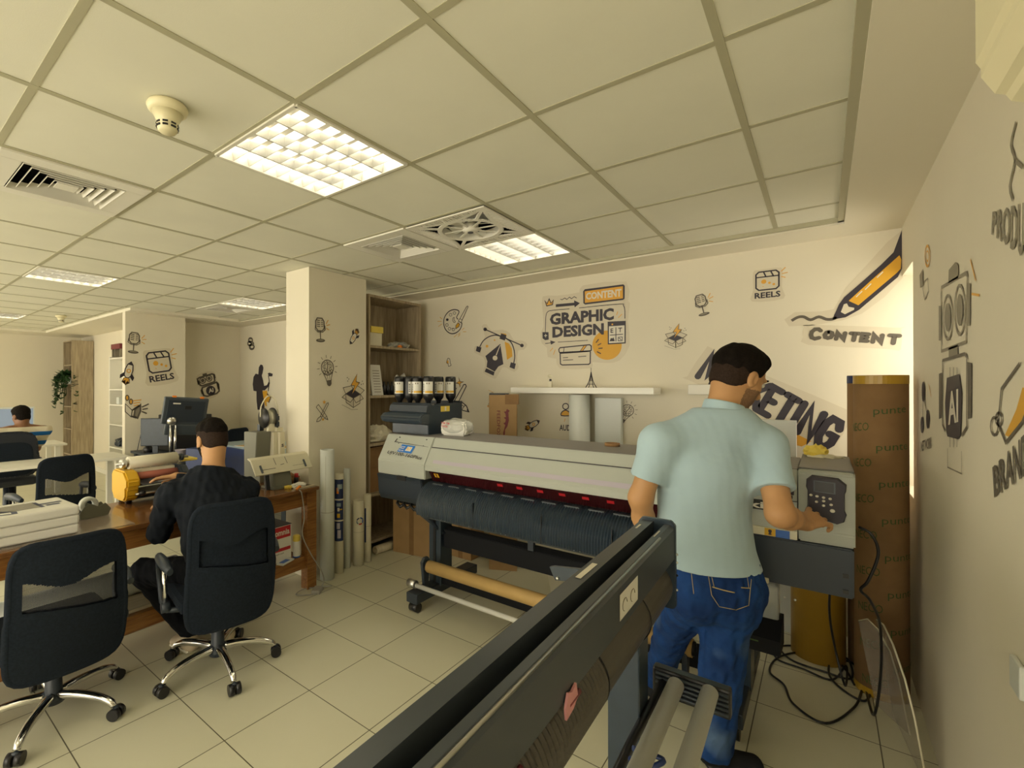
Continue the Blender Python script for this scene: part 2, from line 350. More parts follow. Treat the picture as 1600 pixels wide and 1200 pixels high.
def vent(x, y, label):
    t = thing('ceiling_vent', label, 'air vent', (x, y, CZ), 0, 'square ceiling air diffusers')
    p = MB('white')
    for s in (-1, 1):
        p.box((s*.245-.043, -.288, -.008), (s*.245+.043, .288, .004), bev=.003); p.box((-.202, s*.245-.043, -.008), (.202, s*.245+.043, .004), bev=.003)
    p.build('face_plate', 'white', t)
    dq = MB().box((-.21, -.21, .10), (.21, .21, .11))
    for s in (-1, 1): dq.box((s*.212-.003, -.212, .0), (s*.212+.003, .212, .10)); dq.box((-.212, s*.212-.003, .0), (.212, s*.212+.003, .10))
    dq.build('duct', 'black_matte', t)
    for k, h in enumerate((.20, .165, .13, .095, .06)):
        l = MB('white')
        a, b = h, h-.012
        for q in range(4):
            ca, sa = [(1, 0), (0, 1), (-1, 0), (0, -1)][q]
            def rr(x_, y_, z_): return (ca*x_-sa*y_, sa*x_+ca*y_, z_)
            l.face([rr(a, -a, -.010+.002*k), rr(a, a, -.010+.002*k), rr(b, b, .020), rr(b, -b, .020)]); l.face([rr(a-.003, -a+.003, -.011+.002*k), rr(a, -a, -.010+.002*k), rr(a, a, -.010+.002*k), rr(a-.003, a-.003, -.011+.002*k)])
        l.build('louvre_blade', 'white', t, fix=False)
    MB().box((-.042, -.042, -.004), (.042, .042, .004)).build('centre_plate', 'white', t)
vent(-2.93, .68, 'square ceiling air diffuser at the left edge, below the smoke detector')
vent(-2.33, 2.48, 'square ceiling air diffuser beside the round ceiling fan')
vent(-5.93, 3.08, 'small distant ceiling air diffuser beside the light near the pillar')
def detector(x, y, label):
    t = thing('smoke_detector', label, 'smoke detector', (x, y, CZ), 0, 'smoke detectors')
    X = Matrix.Scale(-1, 4, (0, 0, 1))
    MB().lathe([(.0, 0), (.062, 0), (.066, .010), (.062, .022), (.052, .03), (0, .031)], m=None, seg=28, X=X).build('base', 'sensor', t)
    b = MB('sensor').lathe([(.051, .028), (.036, .058), (.032, .088), (.026, .096), (0, .098)], m='sensor', seg=28, X=X); b.build('sensor_head', 'sensor', t)
    s = MB('black')
    for k in range(8):
        a = 2*math.pi*k/8+.2
        for z in (-.070, -.081): s.obox((.0335*math.cos(a), .0335*math.sin(a), z), (.004, .017, .006), 'black', rot=(0, 0, a))
    s.build('vent_slots', 'black', t)
detector(-1.797, .708, 'large round cream smoke detector on the ceiling beside the bright light')
detector(-8.33, 1.88, 'tiny distant smoke detector on the far office ceiling')

def ceiling_fan():
    t = thing('ceiling_fan', 'white square ceiling panel fan with round blade ring and curved grilles', 'ceiling fan', (-1.73, 2.48, CZ))
    h = .290; Rr = .180; st = .005; N = 116; zf = -.012
    def kind(x, y):
        r = math.hypot(x, y); ax, ay = abs(x), abs(y); u, v = max(ax, ay), min(ax, ay); s = x if ax < ay else y
        if u > h-.014: return 1
        if r < Rr: return 0
        if r < Rr+.026: return 1
        uc = h-.082+.070*(v/(h-.02))**2
        if u > uc+.010: return 2 if (s/.0175) % 1 < .5 else 0
        if u > uc-.012: return 1
        return 1 if abs(ax-ay) < .013 or (r > .355) else 0
    parts = {k: MB('white') for k in (1, 2, 3, 4, 5)}
    for i in range(N):
        for j in range(N):
            x, y = -h+st*i, -h+st*j; k = kind(x+st/2, y+st/2)
            if k == 2: k = 2+(0 if abs(x+st/2) > abs(y+st/2) else 2)+(1 if (x if abs(x+st/2) > abs(y+st/2) else y) > 0 else 0)
            if k: parts[k].face([(x, y, zf), (x+st, y, zf), (x+st, y+st, zf), (x, y+st, zf)])
    for k in parts:
        b = parts[k].bm; bmesh.ops.remove_doubles(b, verts=b.verts, dist=1e-5); g = bmesh.ops.extrude_face_region(b, geom=b.faces[:])
        bmesh.ops.translate(b, vec=(0, 0, .008), verts=[e for e in g['geom'] if isinstance(e, bmesh.types.BMVert)])
    parts[1].build('frame', 'white', t); [parts[k].build('grille', 'white', t) for k in (2, 3, 4, 5)]
    MB('white').lathe([(Rr, -.012), (Rr+.002, .04)], m='white', seg=48, cap=False).build('blade_shroud', 'white', t)
    hb = MB('white').lathe([(0, -.020), (.022, -.020), (.05, -.010), (.05, .03), (0, .03)], m='white', seg=24); hb.cyl((0, 0, -.024), (0, 0, -.018), .018, 'charcoal'); hb.build('hub', 'white', t)
    for k in range(8):
        a = 2*math.pi*k/8+.2; b = MB('white'); b.prism([(.045, -.007), (.178, -.009), (.178, .009), (.045, .007)], 'z', -.004, .0, 'white', X=Matrix.Rotation(a, 4, 'Z')); b.build('guard_rib', 'white', t)
    for k in range(5):
        a = 2*math.pi*k/5+.5; b = MB('white'); b.prism([(.045, -.03), (.170, -.045), (.172, .03), (.045, .02)], 'z', -.003, .0, 'white', X=Matrix.Translation((0, 0, .035)) @ Matrix.Rotation(a, 4, 'Z') @ Matrix.Rotation(.4, 4, 'X')); b.build('blade', 'ink_grey', t)
    bq = MB().box((-.28, -.28, .10), (.28, .28, .105))
    for s in (-1, 1): bq.box((s*.28-.003, -.28, .0), (s*.28+.003, .28, .10)); bq.box((-.28, s*.28-.003, .0), (.28, s*.28+.003, .10))
    bq.build('backing', 'black_matte', t)
ceiling_fan()
# ================================================================ THE WIDE GREY PRINTER ALONG THE BACK WALL
def wide_printer():
    x0, x1, xs, xr = -2.67, .10, -2.19, -.52
    t = thing('wide_format_printer', 'long grey and black wide-format printer standing along the back wall', 'printer', (0, 0, 0))
    hood = [(2.69, 1.225), (2.70, 1.222), (2.665, 1.16), (2.60, 1.075), (2.577, 1.036), (2.58, 1.0), (3.14, 1.0), (3.14, 1.222)]
    left = [(2.69, 1.222), (2.577, 1.036), (2.58, .932), (3.14, .932), (3.14, 1.222)]
    lb = MB('printer_grey').prism(left, 'x', x0, xs-.004, 'printer_grey', bev=.006)
    for y, z, xx in ((2.684, 1.205, x0+.14), (2.684, 1.205, xs-.07), (2.66, 1.16, x0+.15), (2.66, 1.16, xs-.08)): lb.obox((xx, y-.004, z), (.01, .008, .006), 'black')
    s = lb.build('left_cover', 'printer_grey', t)
    n = Vector((0, -.855, .519)).normalized()                      # outward normal of the slope
    def slope(x, k, off=.003):                                      # k: 0 at the front lip, 1 at the top ridge
        return Vector((x, 2.577+.113*k, 1.036+.186*k))+n*off
    sm = MB('ink'); sm.face([slope(x0+.12, .70), slope(xs-.03, .64), slope(xs-.03, .65), slope(x0+.12, .72)], 'ink')
    sm.face([slope(x0+.105, .70), slope(x0+.115, .70), slope(x0+.125, .84), slope(x0+.118, .84)], 'ink'); sm.build('seam', 'ink', s)
    lab = MB('blue_label'); lab.face([slope(-2.50, .36, .004), slope(-2.355, .34, .004), slope(-2.34, .62, .004), slope(-2.475, .64, .004)], 'blue_label')
    lab.face([slope(-2.425, .42, .005), slope(-2.37, .41, .005), slope(-2.36, .57, .005), slope(-2.41, .58, .005)], 'sticker_white')
    add_text(lab, 'ECO', quad_map([slope(-2.475, .58, .0055), slope(-2.43, .575, .0055), slope(-2.44, .47, .0055), slope(-2.485, .48, .0055)]), 'sticker_white')
    add_text(lab, 'ink set', quad_map([slope(-2.485, .45, .0055), slope(-2.435, .445, .0055), slope(-2.44, .39, .0055), slope(-2.49, .395, .0055)]), 'sticker_white')
    add_text(lab, 'PLT', quad_map([slope(-2.408, .55, .006), slope(-2.368, .545, .006), slope(-2.375, .45, .006), slope(-2.418, .455, .006)]), 'yellow')
    lab.build('blue_sticker', None, s)
    tx = MB('ink'); add_text(tx, 'UJV100-160Plus', quad_map([slope(-2.585, .36, .004), slope(-2.235, .29, .004), slope(-2.245, .13, .004), slope(-2.60, .21, .004)]), 'ink', bold=.005); tx.build('model_lettering', 'ink', s)
    # middle hood
    h = MB('printer_grey').prism([(2.69, 1.222), (2.655, 1.158), (2.648, 1.152), (2.575, 1.036), (2.577, 1.0), (2.70, 1.0), (2.78, 1.08), (2.78, 1.222)], 'x', xs, xr, 'printer_grey', bev=.003)
    h.box((xs, 2.6505, 1.150), (xr, 2.66, 1.1545), 'ink', X=None)
    h.build('hood', 'printer_grey', t)
    hb = MB('ink'); hb.face([(xs+.003, 2.6475, 1.155), (xr, 2.6475, 1.155), (xr, 2.6505, 1.160), (xs+.003, 2.6505, 1.160)], 'ink'); hb.build('hood_seam', 'ink', t)
    lv = MB('lavender'); lv.face([slope(xs+.06, .10), slope(-.80, .10), slope(-.77, .24), slope(xs+.06, .22)], 'lavender'); lv.build('hood_stripe', 'lavender', t)
    MB().box((x0, 2.70, 1.212), (-.09, 3.14, 1.226), bev=.004).build('top_plate', 'printer_grey_dark', t)
    # interior window behind the hood lip
    MB().box((xs-.02, 2.80, .90), (xr+.2, 3.14, 1.21)).build('carriage_housing', 'black', t)
    wn = MB('smoked'); wn.prism([(2.60, 1.0), (2.665, .902), (2.672, .905), (2.607, 1.003)], 'x', xs+.01, xr, 'smoked')
    for k in range(6):
        x = -1.62+.14*k
        wn.face([(x, 2.6145, .975), (x+.04, 2.6145, .975), (x+.038, 2.6265, .957), (x-.002, 2.6265, .957)], 'red')
    wn.face([(xs+.05, 2.6105, .981), (xs+.09, 2.6105, .981), (xs+.09, 2.630, .9515), (xs+.05, 2.630, .9515)], 'yellow')
    add_text(wn, '!', quad_map([(xs+.063, 2.611, .979), (xs+.077, 2.611, .979), (xs+.077, 2.628, .953), (xs+.063, 2.628, .953)]), 'ink', bold=.04)
    wn.build('smoked_window', None, t)
    # ribbed platen
    prof = []
    for k in range(15):
        a = R(100-13.5*k); prof.append((2.66+.175*-math.sin(R(8+11*k)) if 0 else 2.655-.165*math.sin(R(12*k)), .775+.165*math.cos(R(12*k)) if k < 9 else .775+.165*math.cos(R(12*k))))
    prof = [(2.655-.165*math.sin(R(a)), .748+.165*math.cos(R(a))) for a in range(0, 106, 7)]
    rb = MB('slate'); n_r = 112; xa, xb = xs-.01, -.42
    for k in range(n_r):
        u0 = xa+(xb-xa)*k/n_r; u1 = xa+(xb-xa)*(k+1)/n_r; um = (u0+u1)/2; rows = []
        for (y, z) in prof:
            rows.append((y, z))
        d = .006
        for (ya, za), (yb, zb) in zip(rows, rows[1:]):
            na = Vector((0, ya-2.655, za-.748)).normalized()*d; nb = Vector((0, yb-2.655, zb-.748)).normalized()*d
            A0, A1, B0, B1 = Vector((u0, ya, za)), Vector((um, ya, za))+na, Vector((u0, yb, zb)), Vector((um, yb, zb))+nb; A2, B2 = Vector((u1, ya, za)), Vector((u1, yb, zb))
            rb.face([A0, A1, B1, B0], 'slate'); rb.face([A1, A2, B2, B1], 'slate')
    rb.build('ribbed_platen', 'slate', t)
    ap = MB('slate'); ap.prism([(2.495, .745), (2.50, .735), (2.55, .675), (2.60, .66), (2.60, .70), (2.53, .76), (2.497, .80)], 'x', xa, xb, 'slate_light')
    for k in range(9):
        for d in (0, .035): ap.ball((xs+.18+.235*k+d, 2.53, .694), .005, 'alu', 8)
    for x in (-1.72, -1.25, -.85): ap.box((x-.0015, 2.487, .70), (x+.0015, 2.50, .86), 'black')
    ap.build('platen_skirt', None, t)
    for k in range(12):
        x = xs+.05+.14*k; MB().box((x, 2.60, .900), (x+.09, 2.64, .914), bev=.002).build('feed_slot', 'slate_light', t)
    # black ends
    bl = MB('slate'); bl.prism([(2.565, .93), (2.575, .90), (2.585, .78), (2.61, .735), (3.12, .735), (3.12, .93)], 'x', x0, xs-.03, 'dark', bev=.006)
    bl.box((-2.46, 2.566, .905), (-2.37, 2.59, .935), 'black'); bl.build('left_end_case', 'dark', t)
    br = MB('slate'); br.prism([(2.58, .930), (2.585, .727), (3.10, .727), (3.10, .93)], 'x', -.62, x1-.004, 'dark', bev=.006)
    for z in (.82, .755): br.box((.06, 2.578, z-.008), (.078, 2.59, z+.008), 'black')
    br.build('right_end_case', 'dark', t)
    hk = MB('black')
    for k in range(4): hk.tube([(-2.55+.07*k, 2.70, .735), (-2.54+.07*k, 2.66, .70), (-2.51+.07*k, 2.66, .675), (-2.48+.07*k, 2.68, .70)], .012, 'black', 8)
    hk.box((-2.57, 2.68, .695), (-2.27, 2.74, .735), 'black', .01); hk.build('cable_hooks', 'black', t)
    # right control tower
    rt = MB('printer_grey').prism([(2.70, 1.24), (2.60, 1.24), (2.585, 1.228), (2.585, .985), (2.592, .932), (3.14, .932), (3.14, 1.24)], 'x', -.085, x1, 'printer_grey', bev=.006)
    tower = rt.build('control_tower', 'printer_grey', t)
    r2 = MB('printer_grey').prism([(2.69, 1.222), (2.60, 1.175), (2.59, .93), (3.10, .93), (3.10, 1.222)], 'x', -.56, -.089, 'printer_grey', bev=.004)
    r2.obox((-.112, 2.596, 1.135), (.022, .006, .022), 'ink', bev=.002); r2.obox((-.112, 2.594, 1.115), (.014, .006, .012), 'ink'); r2.obox((-.109, 2.590, 1.06), (.012, .006, .012), 'ink')
    r2.box((-.20, 2.590, 1.096), (-.089, 2.60, 1.099), 'ink'); rc = r2.build('right_cover', 'printer_grey', t)
    MB().box((-.085, 2.62, 1.241), (x1-.002, 3.14, 1.247), bev=.002).build('tower_top', 'printer_grey_dark', t)
    lg = MB('black'); lg.box((-.50, 2.583, 1.045), (-.19, 2.594, 1.088), 'black')
    add_text(lg, 'mimaki', quad_map([(-.48, 2.581, 1.082), (-.205, 2.581, 1.082), (-.205, 2.581, 1.051), (-.48, 2.581, 1.051)]), 'sticker_white', bold=.03); lg.build('brand_plate', None, rc)
    st = MB('yellow'); st.face([(-.205, 2.578, .968), (-.165, 2.578, .968), (-.165, 2.578, .936), (-.205, 2.578, .936)], 'yellow'); st.face([(-.165, 2.578, .968), (-.115, 2.578, .968), (-.115, 2.578, .934), (-.165, 2.578, .934)], 'blue')
    add_text(st, '!', quad_map([(-.192, 2.577, .964), (-.178, 2.577, .964), (-.178, 2.577, .940), (-.192, 2.577, .940)]), 'ink', .05)
    st.build('warning_sticker', None, t)
    MB('cream').box((-.56, 2.581, .935), (-.089, 2.60, .970), 'cream').build('front_strip', 'cream', t)
    # control panel on the tower
    def cp(x, z, o=.0): 
        return Vector((.0065+(x+.072)*.71, 2.583-o, 1.1245+(z-1.0325)*.80))
    pn = MB('ink')
    out = [(-.162, 1.13), (-.135, 1.155), (-.015, 1.150), (.022, 1.12), (.020, 1.085), (.014, 1.07), (.014, .985), (.022, .965), (.010, .925), (-.02, .910), (-.140, .935), (-.166, .965), (-.158, .99), (-.156, 1.07), (-.164, 1.09)]
    A = [pn.bm.verts.new(cp(*p)) for p in out]; B = [pn.bm.verts.new(cp(*p, o=.022)) for p in out]
    B = [pn.bm.verts.new(cp(-.071+(p[0]+.071)*.93, 1.03+(p[1]-1.03)*.95, o=.022)) for p in out]
    f = pn.bm.faces.new(B); [pn.bm.faces.new([A[i], A[(i+1) % 15], B[(i+1) % 15], B[i]]) for i in range(15)]
    panel = pn.build('control_panel', 'ink', t)
    sc_ = MB('black'); sc_.face([cp(-.128, 1.132, .0235), cp(-.028, 1.128, .0235), cp(-.028, 1.068, .0235), cp(-.128, 1.072, .0235)], 'slate_light'); sc_.face([cp(-.122, 1.127, .0245), cp(-.036, 1.124, .0245), cp(-.036, 1.073, .0245), cp(-.122, 1.077, .0245)], 'black'); sc_.build('screen', None, panel)
    for (bx, bz, br_) in ((-.140, 1.052, .006), (-.112, 1.049, .006), (-.082, 1.046, .006), (-.052, 1.043, .006), (-.082, 1.028, .006), (-.114, 1.020, .006), (-.048, 1.013, .006), (-.082, 1.004, .006), (-.042, .982, .009)):
        MB().ball(cp(bx, bz, .023), (br_, .003, br_*.85), None, 10).build('button', 'sticker_white', panel)
    # stand
    for x in (-2.25, -.33):
        p = MB('slate'); p.box((x-.055, 2.76, .12), (x+.055, 2.90, .74), 'slate', .004); p.box((x-.012, 2.755, .14), (x+.012, 2.762, .70), 'black'); p.build('post', 'slate', t)
        f = MB('dark'); f.box((x-.05, 2.50, .07), (x+.05, 3.25, .14), 'dark', .006); f.build('foot', 'dark', t)
        for y in (2.54, 3.2):
            c = MB('black'); c.cyl((x-.035, y, .033), (x+.035, y, .033), .033, 'black', 16); c.box((x-.02, y-.02, .04), (x+.02, y+.02, .075), 'dark'); c.build('caster', 'black', t)
    MB().prism([(2.80, .40), (2.80, .53), (2.84, .545), (2.88, .545), (2.88, .40)], 'x', -2.2, -.38, bev=.004).build('crossbar', 'black_matte', t)
    MB().box((-2.2, 2.78, .13), (-.38, 2.90, .21), bev=.006).build('lower_beam', 'black_matte', t)
    MB().tube([(-2.32, 2.62, .70), (-2.26, 2.74, .58), (-2.19, 2.80, .50)], .015, None, 8).build('brace', 'dark', t)
    MB().box((-1.50, 2.80, .52), (-1.46, 2.83, .70)).build('centre_strut', 'dark', t)
    for x in (-2.19, -.5):
        a = MB('dark'); a.prism([(2.60, .15), (2.64, .15), (2.66, .34), (2.64, .37), (2.60, .37), (2.575, .34)], 'x', x-.045, x-.02, 'dark', .003); a.cyl((x-.03, 2.62, .31), (x+.01, 2.62, .31), .035, 'black', 16); a.build('roll_arm', 'dark', t)
    MB().cyl((-2.19, 2.62, .31), (-.5, 2.62, .31), .043, seg=24).build('core_tube', 'kraft_roll', t)
    rd = MB('steel'); rd.cyl((-2.25, 2.55, .18), (-.42, 2.55, .18), .016, 'roller_grey'); rd.cyl((-2.33, 2.56, .18), (-2.26, 2.56, .18), .028, 'alu'); rd.build('tension_bar', None, t)
    dg = MB('black_matte'); dg.prism([(2.59, .47), (2.60, .40), (2.85, .36), (2.85, .50), (2.74, .50)], 'x', -.56, -.15, 'black_matte'); dg.face([(-.35, 2.585, .455), (-.23, 2.585, .455), (-.23, 2.585, .449), (-.35, 2.585, .449)], 'green_print'); dg.build('waste_tray', None, t)
    cn = MB('plastic_wrap'); cn.box((-.285, 2.75, .44), (-.165, 2.86, .66), 'plastic_wrap', .015); cn.box((-.275, 2.76, .445), (-.175, 2.85, .54), 'table_blue', .01); cn.build('waste_bottle', 'film_white', t)
    MB('cream').box((-.27, 2.575, .722), (-.19, 2.60, .745), 'cream', .004).build('latch', 'cream', t)
    return t
wide_printer()
MB_ = None
def ink_unit():
    t = thing('ink_supply_unit', 'black ink supply unit standing on the left end of the wide grey printer', 'ink unit', (-2.52, 2.95, 1.225))
    b = MB('slate')
    b.prism([(-.17, .0), (-.17, .09), (-.22, .10), (-.27, .115), (-.285, .16), (-.25, .20), (-.19, .205), (-.17, .26), (-.12, .275), (.27, .275), (.27, .0)], 'x', -.19, .19, 'slate', bev=.004)
    bmesh.ops.scale(b.bm, vec=(1, 1, .82), verts=b.bm.verts); b.build('case', 'dark', t)
    MB().prism([(-.18, .086), (-.27, .098), (-.287, .131), (-.25, .162), (-.18, .164)], 'x', -.215, .212, bev=.006).build('front_flap', 'slate_light', t)
    sv = MB('dark'); sv.prism([(-.20, .176), (-.16, .17), (-.13, .22), (-.15, .245), (-.19, .22)], 'x', -.20, .20, 'dark', .004); sv.build('lid', 'slate', t)
    yl = MB('yellow_pale'); yl.face([(.192, -.02, .215), (.192, .095, .215), (.192, .095, .172), (.192, -.02, .172)], 'yellow_pale'); yl.face([(.1925, .03, .21), (.1925, .05, .21), (.1925, .05, .178), (.1925, .03, .178)], 'paper'); yl.build('yellow_label', None, t)
    rim = MB('dark'); rim.box((-.19, .24, .2255), (.19, .27, .25), 'dark'); rim.box((.175, -.08, .2255), (.19, .24, .236), 'dark'); rim.build('bottle_tray', 'dark', t)
    def bottle(): 
        q = thing('ink_bottle', 'x', 'ink bottle', (0, 0, 0))
        b = MB('black'); b.lathe([(0, -.002), (.018, 0), (.019, .022), (.024, .03), (.040, .052), (.044, .075), (.044, .205), (.040, .222), (0, .224)], m='black', seg=24); b.build('bottle_body', 'black', q)
        l = MB('paper'); r = .0446
        def arc(a0, a1, z0, z1, m, rr=r, n=8):
            for k in range(n):
                a, b_ = a0+(a1-a0)*k/n, a0+(a1-a0)*(k+1)/n
                f = l.face([(rr*math.cos(a), rr*math.sin(a), z0), (rr*math.cos(b_), rr*math.sin(b_), z0), (rr*math.cos(b_), rr*math.sin(b_), z1), (rr*math.cos(a), rr*math.sin(a), z1)], m)
        arc(R(-125), R(-10), .085, .180, 'paper', n=12); arc(R(-95), R(-10), .092, .108, 'yellow', rr=r+.0004); 
        for k in range(5): arc(R(-120), R(-105), .10+.014*k, .107+.014*k, 'ink', rr=r+.0004, n=2)
        for k in range(2): arc(R(-80+22*k), R(-68+22*k), .16, .172, 'ink_grey', rr=r+.0004, n=2)
        l.build('bottle_label', None, q)
        return q
    q0 = bottle(); P_ = [(-2.672, 2.83, 0, 'leftmost upside-down ink bottle on the ink supply unit'), (-2.585, 2.855, 60, 'second ink bottle from the left, its label turned away'), (-2.495, 2.845, 5, 'middle ink bottle with its label facing the room'),
         (-2.395, 2.86, 8, 'fourth ink bottle from the left, widest label, before the hidden one'), (-2.455, 3.06, 30, 'ink bottle standing behind, mostly hidden by its neighbours'), (-2.305, 2.97, -10, 'rightmost ink bottle, standing apart over the yellow label')]
    for i, (x, y, r_, lab) in enumerate(P_):
        o = q0 if i == 0 else copy_tree(q0)
        o.location = (min(x, -2.345) if i < 5 else -2.375, y if i != 5 else 3.12, 1.453); o.rotation_euler = (0, 0, R(r_)); tag(o, lab, 'ink bottle', 'ink bottles on the ink supply unit')
    return t
ink_unit()
def takeout():
    t = thing('food_box', 'white foam food box in a clear bag on the printer beside the ink unit', 'food box', (-2.16, 2.92, 1.226), R(10))
    b = MB('paper'); b.prism([(-.095, 0), (.095, 0), (.11, .05), (.095, .105), (-.095, .105), (-.11, .05)], 'y', -.075, .075, 'paper', .012); b.build('foam_box', 'film_cream', t)
    w = bmesh.new(); bmesh.ops.create_icosphere(w, subdivisions=3, radius=1); rnd = random.Random(3)
    for v in w.verts: v.co = Vector((v.co.x*.132, v.co.y*.098, .062+v.co.z*.066))*(1+rnd.uniform(-.05, .05)); v.co.z = max(v.co.z, .0)
    m2 = MB('plastic_wrap'); m2.merge(w, 'plastic_wrap'); m2.build('bag', 'plastic_wrap', t)
    tx = MB('red'); add_text(tx, 'YUM YUM', quad_map([(-.085, -.1005, .105), (-.015, -.1005, .10), (-.018, -.1005, .085), (-.085, -.1005, .088)]), 'red'); add_text(tx, 'FOOD', quad_map([(-.08, -.1005, .082), (-.03, -.1005, .078), (-.03, -.1005, .062), (-.08, -.1005, .065)]), 'red'); tx.build('red_print', 'red', t)
takeout()

# ================================================================ THE DARK PRINTER IN THE FOREGROUND
def front_printer():
    t = thing('black_printer', 'black wide-format printer in the foreground, running from bottom left to the man', 'printer', (-.36, 1.63, 0), R(1.15))
    # local: x across (right side = 0), y from 0 towards the camera (negative)
    L = -2.6
    body = MB('graphite')
    body.prism([(-.095, 1.17), (-.060, 1.17), (-.060, 1.10), (-.036, 1.10), (-.028, 1.166), (-.012, 1.166), (0, 1.155), (0, 1.062), (-.016, 1.056), (-.016, 1.046), (-.04, 1.04), (-.13, 1.00), (-.13, 1.10)], 'y', L, -.012, 'graphite')
    body.build('body', 'graphite', t)
    MB().box((-.0602, L, 1.101), (-.036, -.02, 1.125)).build('slot', 'black_matte', t)
    rl = MB('steel'); rl.tube([(-.008, L, 1.1625), (-.008, -.16, 1.1625)], .0035, 'steel', 8); rl.build('edge_rail', 'alu', t)
    ep = MB('slate'); ep.prism([(-.105, 1.165), (-.095, 1.178), (-.010, 1.178), (.002, 1.165), (.004, .915), (-.004, .905), (-.12, .905), (-.15, 1.0)], 'y', -.012, .006, 'slate', .002)
    for z in (1.075, 1.05, .965): ep.ball((.005, -.003, z), .004, 'alu', 8)
    ep.ball((.005, -.003, 1.01), .004, 'black', 8); ep.build('end_plate', 'slate_light', t)
    cv = []
    for a in range(0, 121, 8): cv.append((-.10+.096*math.cos(R(52-a)), .965+.085*math.sin(R(52-a))+.005))
    pr = MB('face_brown'); n = 170
    for k in range(n):
        y0, y1 = L+(-.014-L)*k/n, L+(-.014-L)*(k+1)/n; ym = (y0+y1)/2; ribbed = y1 < -.62
        d = .0035 if ribbed else 0
        for (xa, za), (xb, zb) in zip(cv, cv[1:]):
            na = Vector((xa+.10, 0, za-.97)).normalized()*d; nb = Vector((xb+.10, 0, zb-.97)).normalized()*d
            if ribbed:
                pr.face([Vector((xa, y0, za)), Vector((xa, ym, za))+na, Vector((xb, ym, zb))+nb, Vector((xb, y0, zb))], 'face_brown'); pr.face([Vector((xa, ym, za))+na, Vector((xa, y1, za)), Vector((xb, y1, zb)), Vector((xb, ym, zb))+nb], 'face_brown')
            elif k % 6 == 0 or True: pr.face([(xa, y0, za), (xa, y1, za), (xb, y1, zb), (xb, y0, zb)], 'face_brown')
    pr.build('curved_platen', 'face_brown', t)
    sl = MB('black')
    for y in (-.28, -.62, -.95): sl.tube([(x+.0022*(1 if x > -.1 else 0), y, z) for x, z in cv], .0016, 'black', 5)
    sl.build('platen_joints', 'black', t)
    lb = MB('sticker_white'); lb.face([(.001, -.56, 1.14), (.001, -.42, 1.14), (.001, -.42, 1.082), (.001, -.56, 1.082)], 'paper')
    for cy_ in (-.525, -.465):
        lb.tube([(.0018, cy_+.017*math.cos(a*.5), 1.108+.014*math.sin(a*.5)) for a in range(10)], .0008, 'ink_grey', 4)
    lb.build('white_label', None, t)
    wl = MB('sticker_white'); wl.face([(-.085, -.60, 1.1712), (-.072, -.60, 1.1712), (-.072, -.49, 1.1712), (-.085, -.49, 1.1712)], 'sticker_white'); wl.build('size_label', None, t)
    wl = MB('sticker_white'); wl.face([(-.085, -.13, 1.1712), (-.079, -.13, 1.1712), (-.079, -.08, 1.1712), (-.085, -.08, 1.1712)]); wl.face([(-.024, -.17, 1.1672), (-.020, -.17, 1.1672), (-.020, -.10, 1.1672), (-.024, -.10, 1.1672)]); wl.build('small_label', 'sticker_white', t)
    pk = MB('pink'); pk.prism([(-.865, 1.035), (-.835, 1.040), (-.815, 1.052), (-.822, 1.078), (-.842, 1.072), (-.858, 1.078), (-.868, 1.056)], 'x', .002, .006, 'pink'); pk.build('pink_tape', 'pink', t)
    hn = MB('brown_hinge'.replace('brown_hinge', 'maroon')); 
    for y in (-.80, -1.02): hn.cyl((.002, y, 1.052), (.002, y-.05, 1.052), .005, 'maroon', 8)
    hn.build('hinge', 'charcoal', t)
    fl = MB('slate'); fl.prism([(-.12, 1.02), (-.12, .985), (-.345, .945), (-.365, .985), (-.35, .99)], 'y', .02-.14, -.11+.004, 'slate'); fl.ball((-.335, -.122, .955), .006, 'alu', 8); fl.build('rear_flap', 'slate_light', t)
    for y in (-.20, -2.3):
        lg = MB('slate'); lg.box((-.115, y-.09, .08), (-.03, y, .96), 'slate', .004); lg.build('post', 'slate_light', t)
        ft = MB('dark'); ft.box((-.35, y-.08, .05), (.20, y-.01, .11), 'dark', .005); ft.build('foot', 'dark', t)
        for x in (-.32, .17):
            c = MB('black'); c.cyl((x, y-.07, .026), (x, y-.02, .026), .026, 'black', 14); c.build('caster', 'black', t)
    MB().box((-.10, -2.3, .28), (-.05, -.22, .40), bev=.004).build('crossbar', 'dark', t)
    MB().cyl((.035, -2.2, .765), (.035, -.17, .765), .021, seg=20).build('roller', 'roller_grey', t)
    MB().cyl((.115, -2.2, .765), (.115, -.15, .765), .021, seg=20).build('roller', 'roller_grey', t)
    bk = MB('black')
    bk.box((-.04, -.115, .685), (.16, -.08, .765), 'black', .006)
    for k in range(5): bk.tube([(-.03, -.118, .70+.013*k), (.155, -.118, .70+.013*k)], .005, 'dark', 6)
    bk.build('roller_bracket', 'black', t)
    MB().tube([(-.01, -.12, .73), (-.03, -.35, .69), (-.03, -2.2, .66)], .012, None, 8).build('support_tube', 'black', t)
    cb = MB('navy'); cb.tube(catmull([(.0, -.46, .745), (.03, -.44, .735), (.065, -.45, .74), (.03, -.47, .72), (-.01, -.45, .71)]), .006, 'navy', 8); cb.build('cable_tie', 'navy', t)
front_printer()
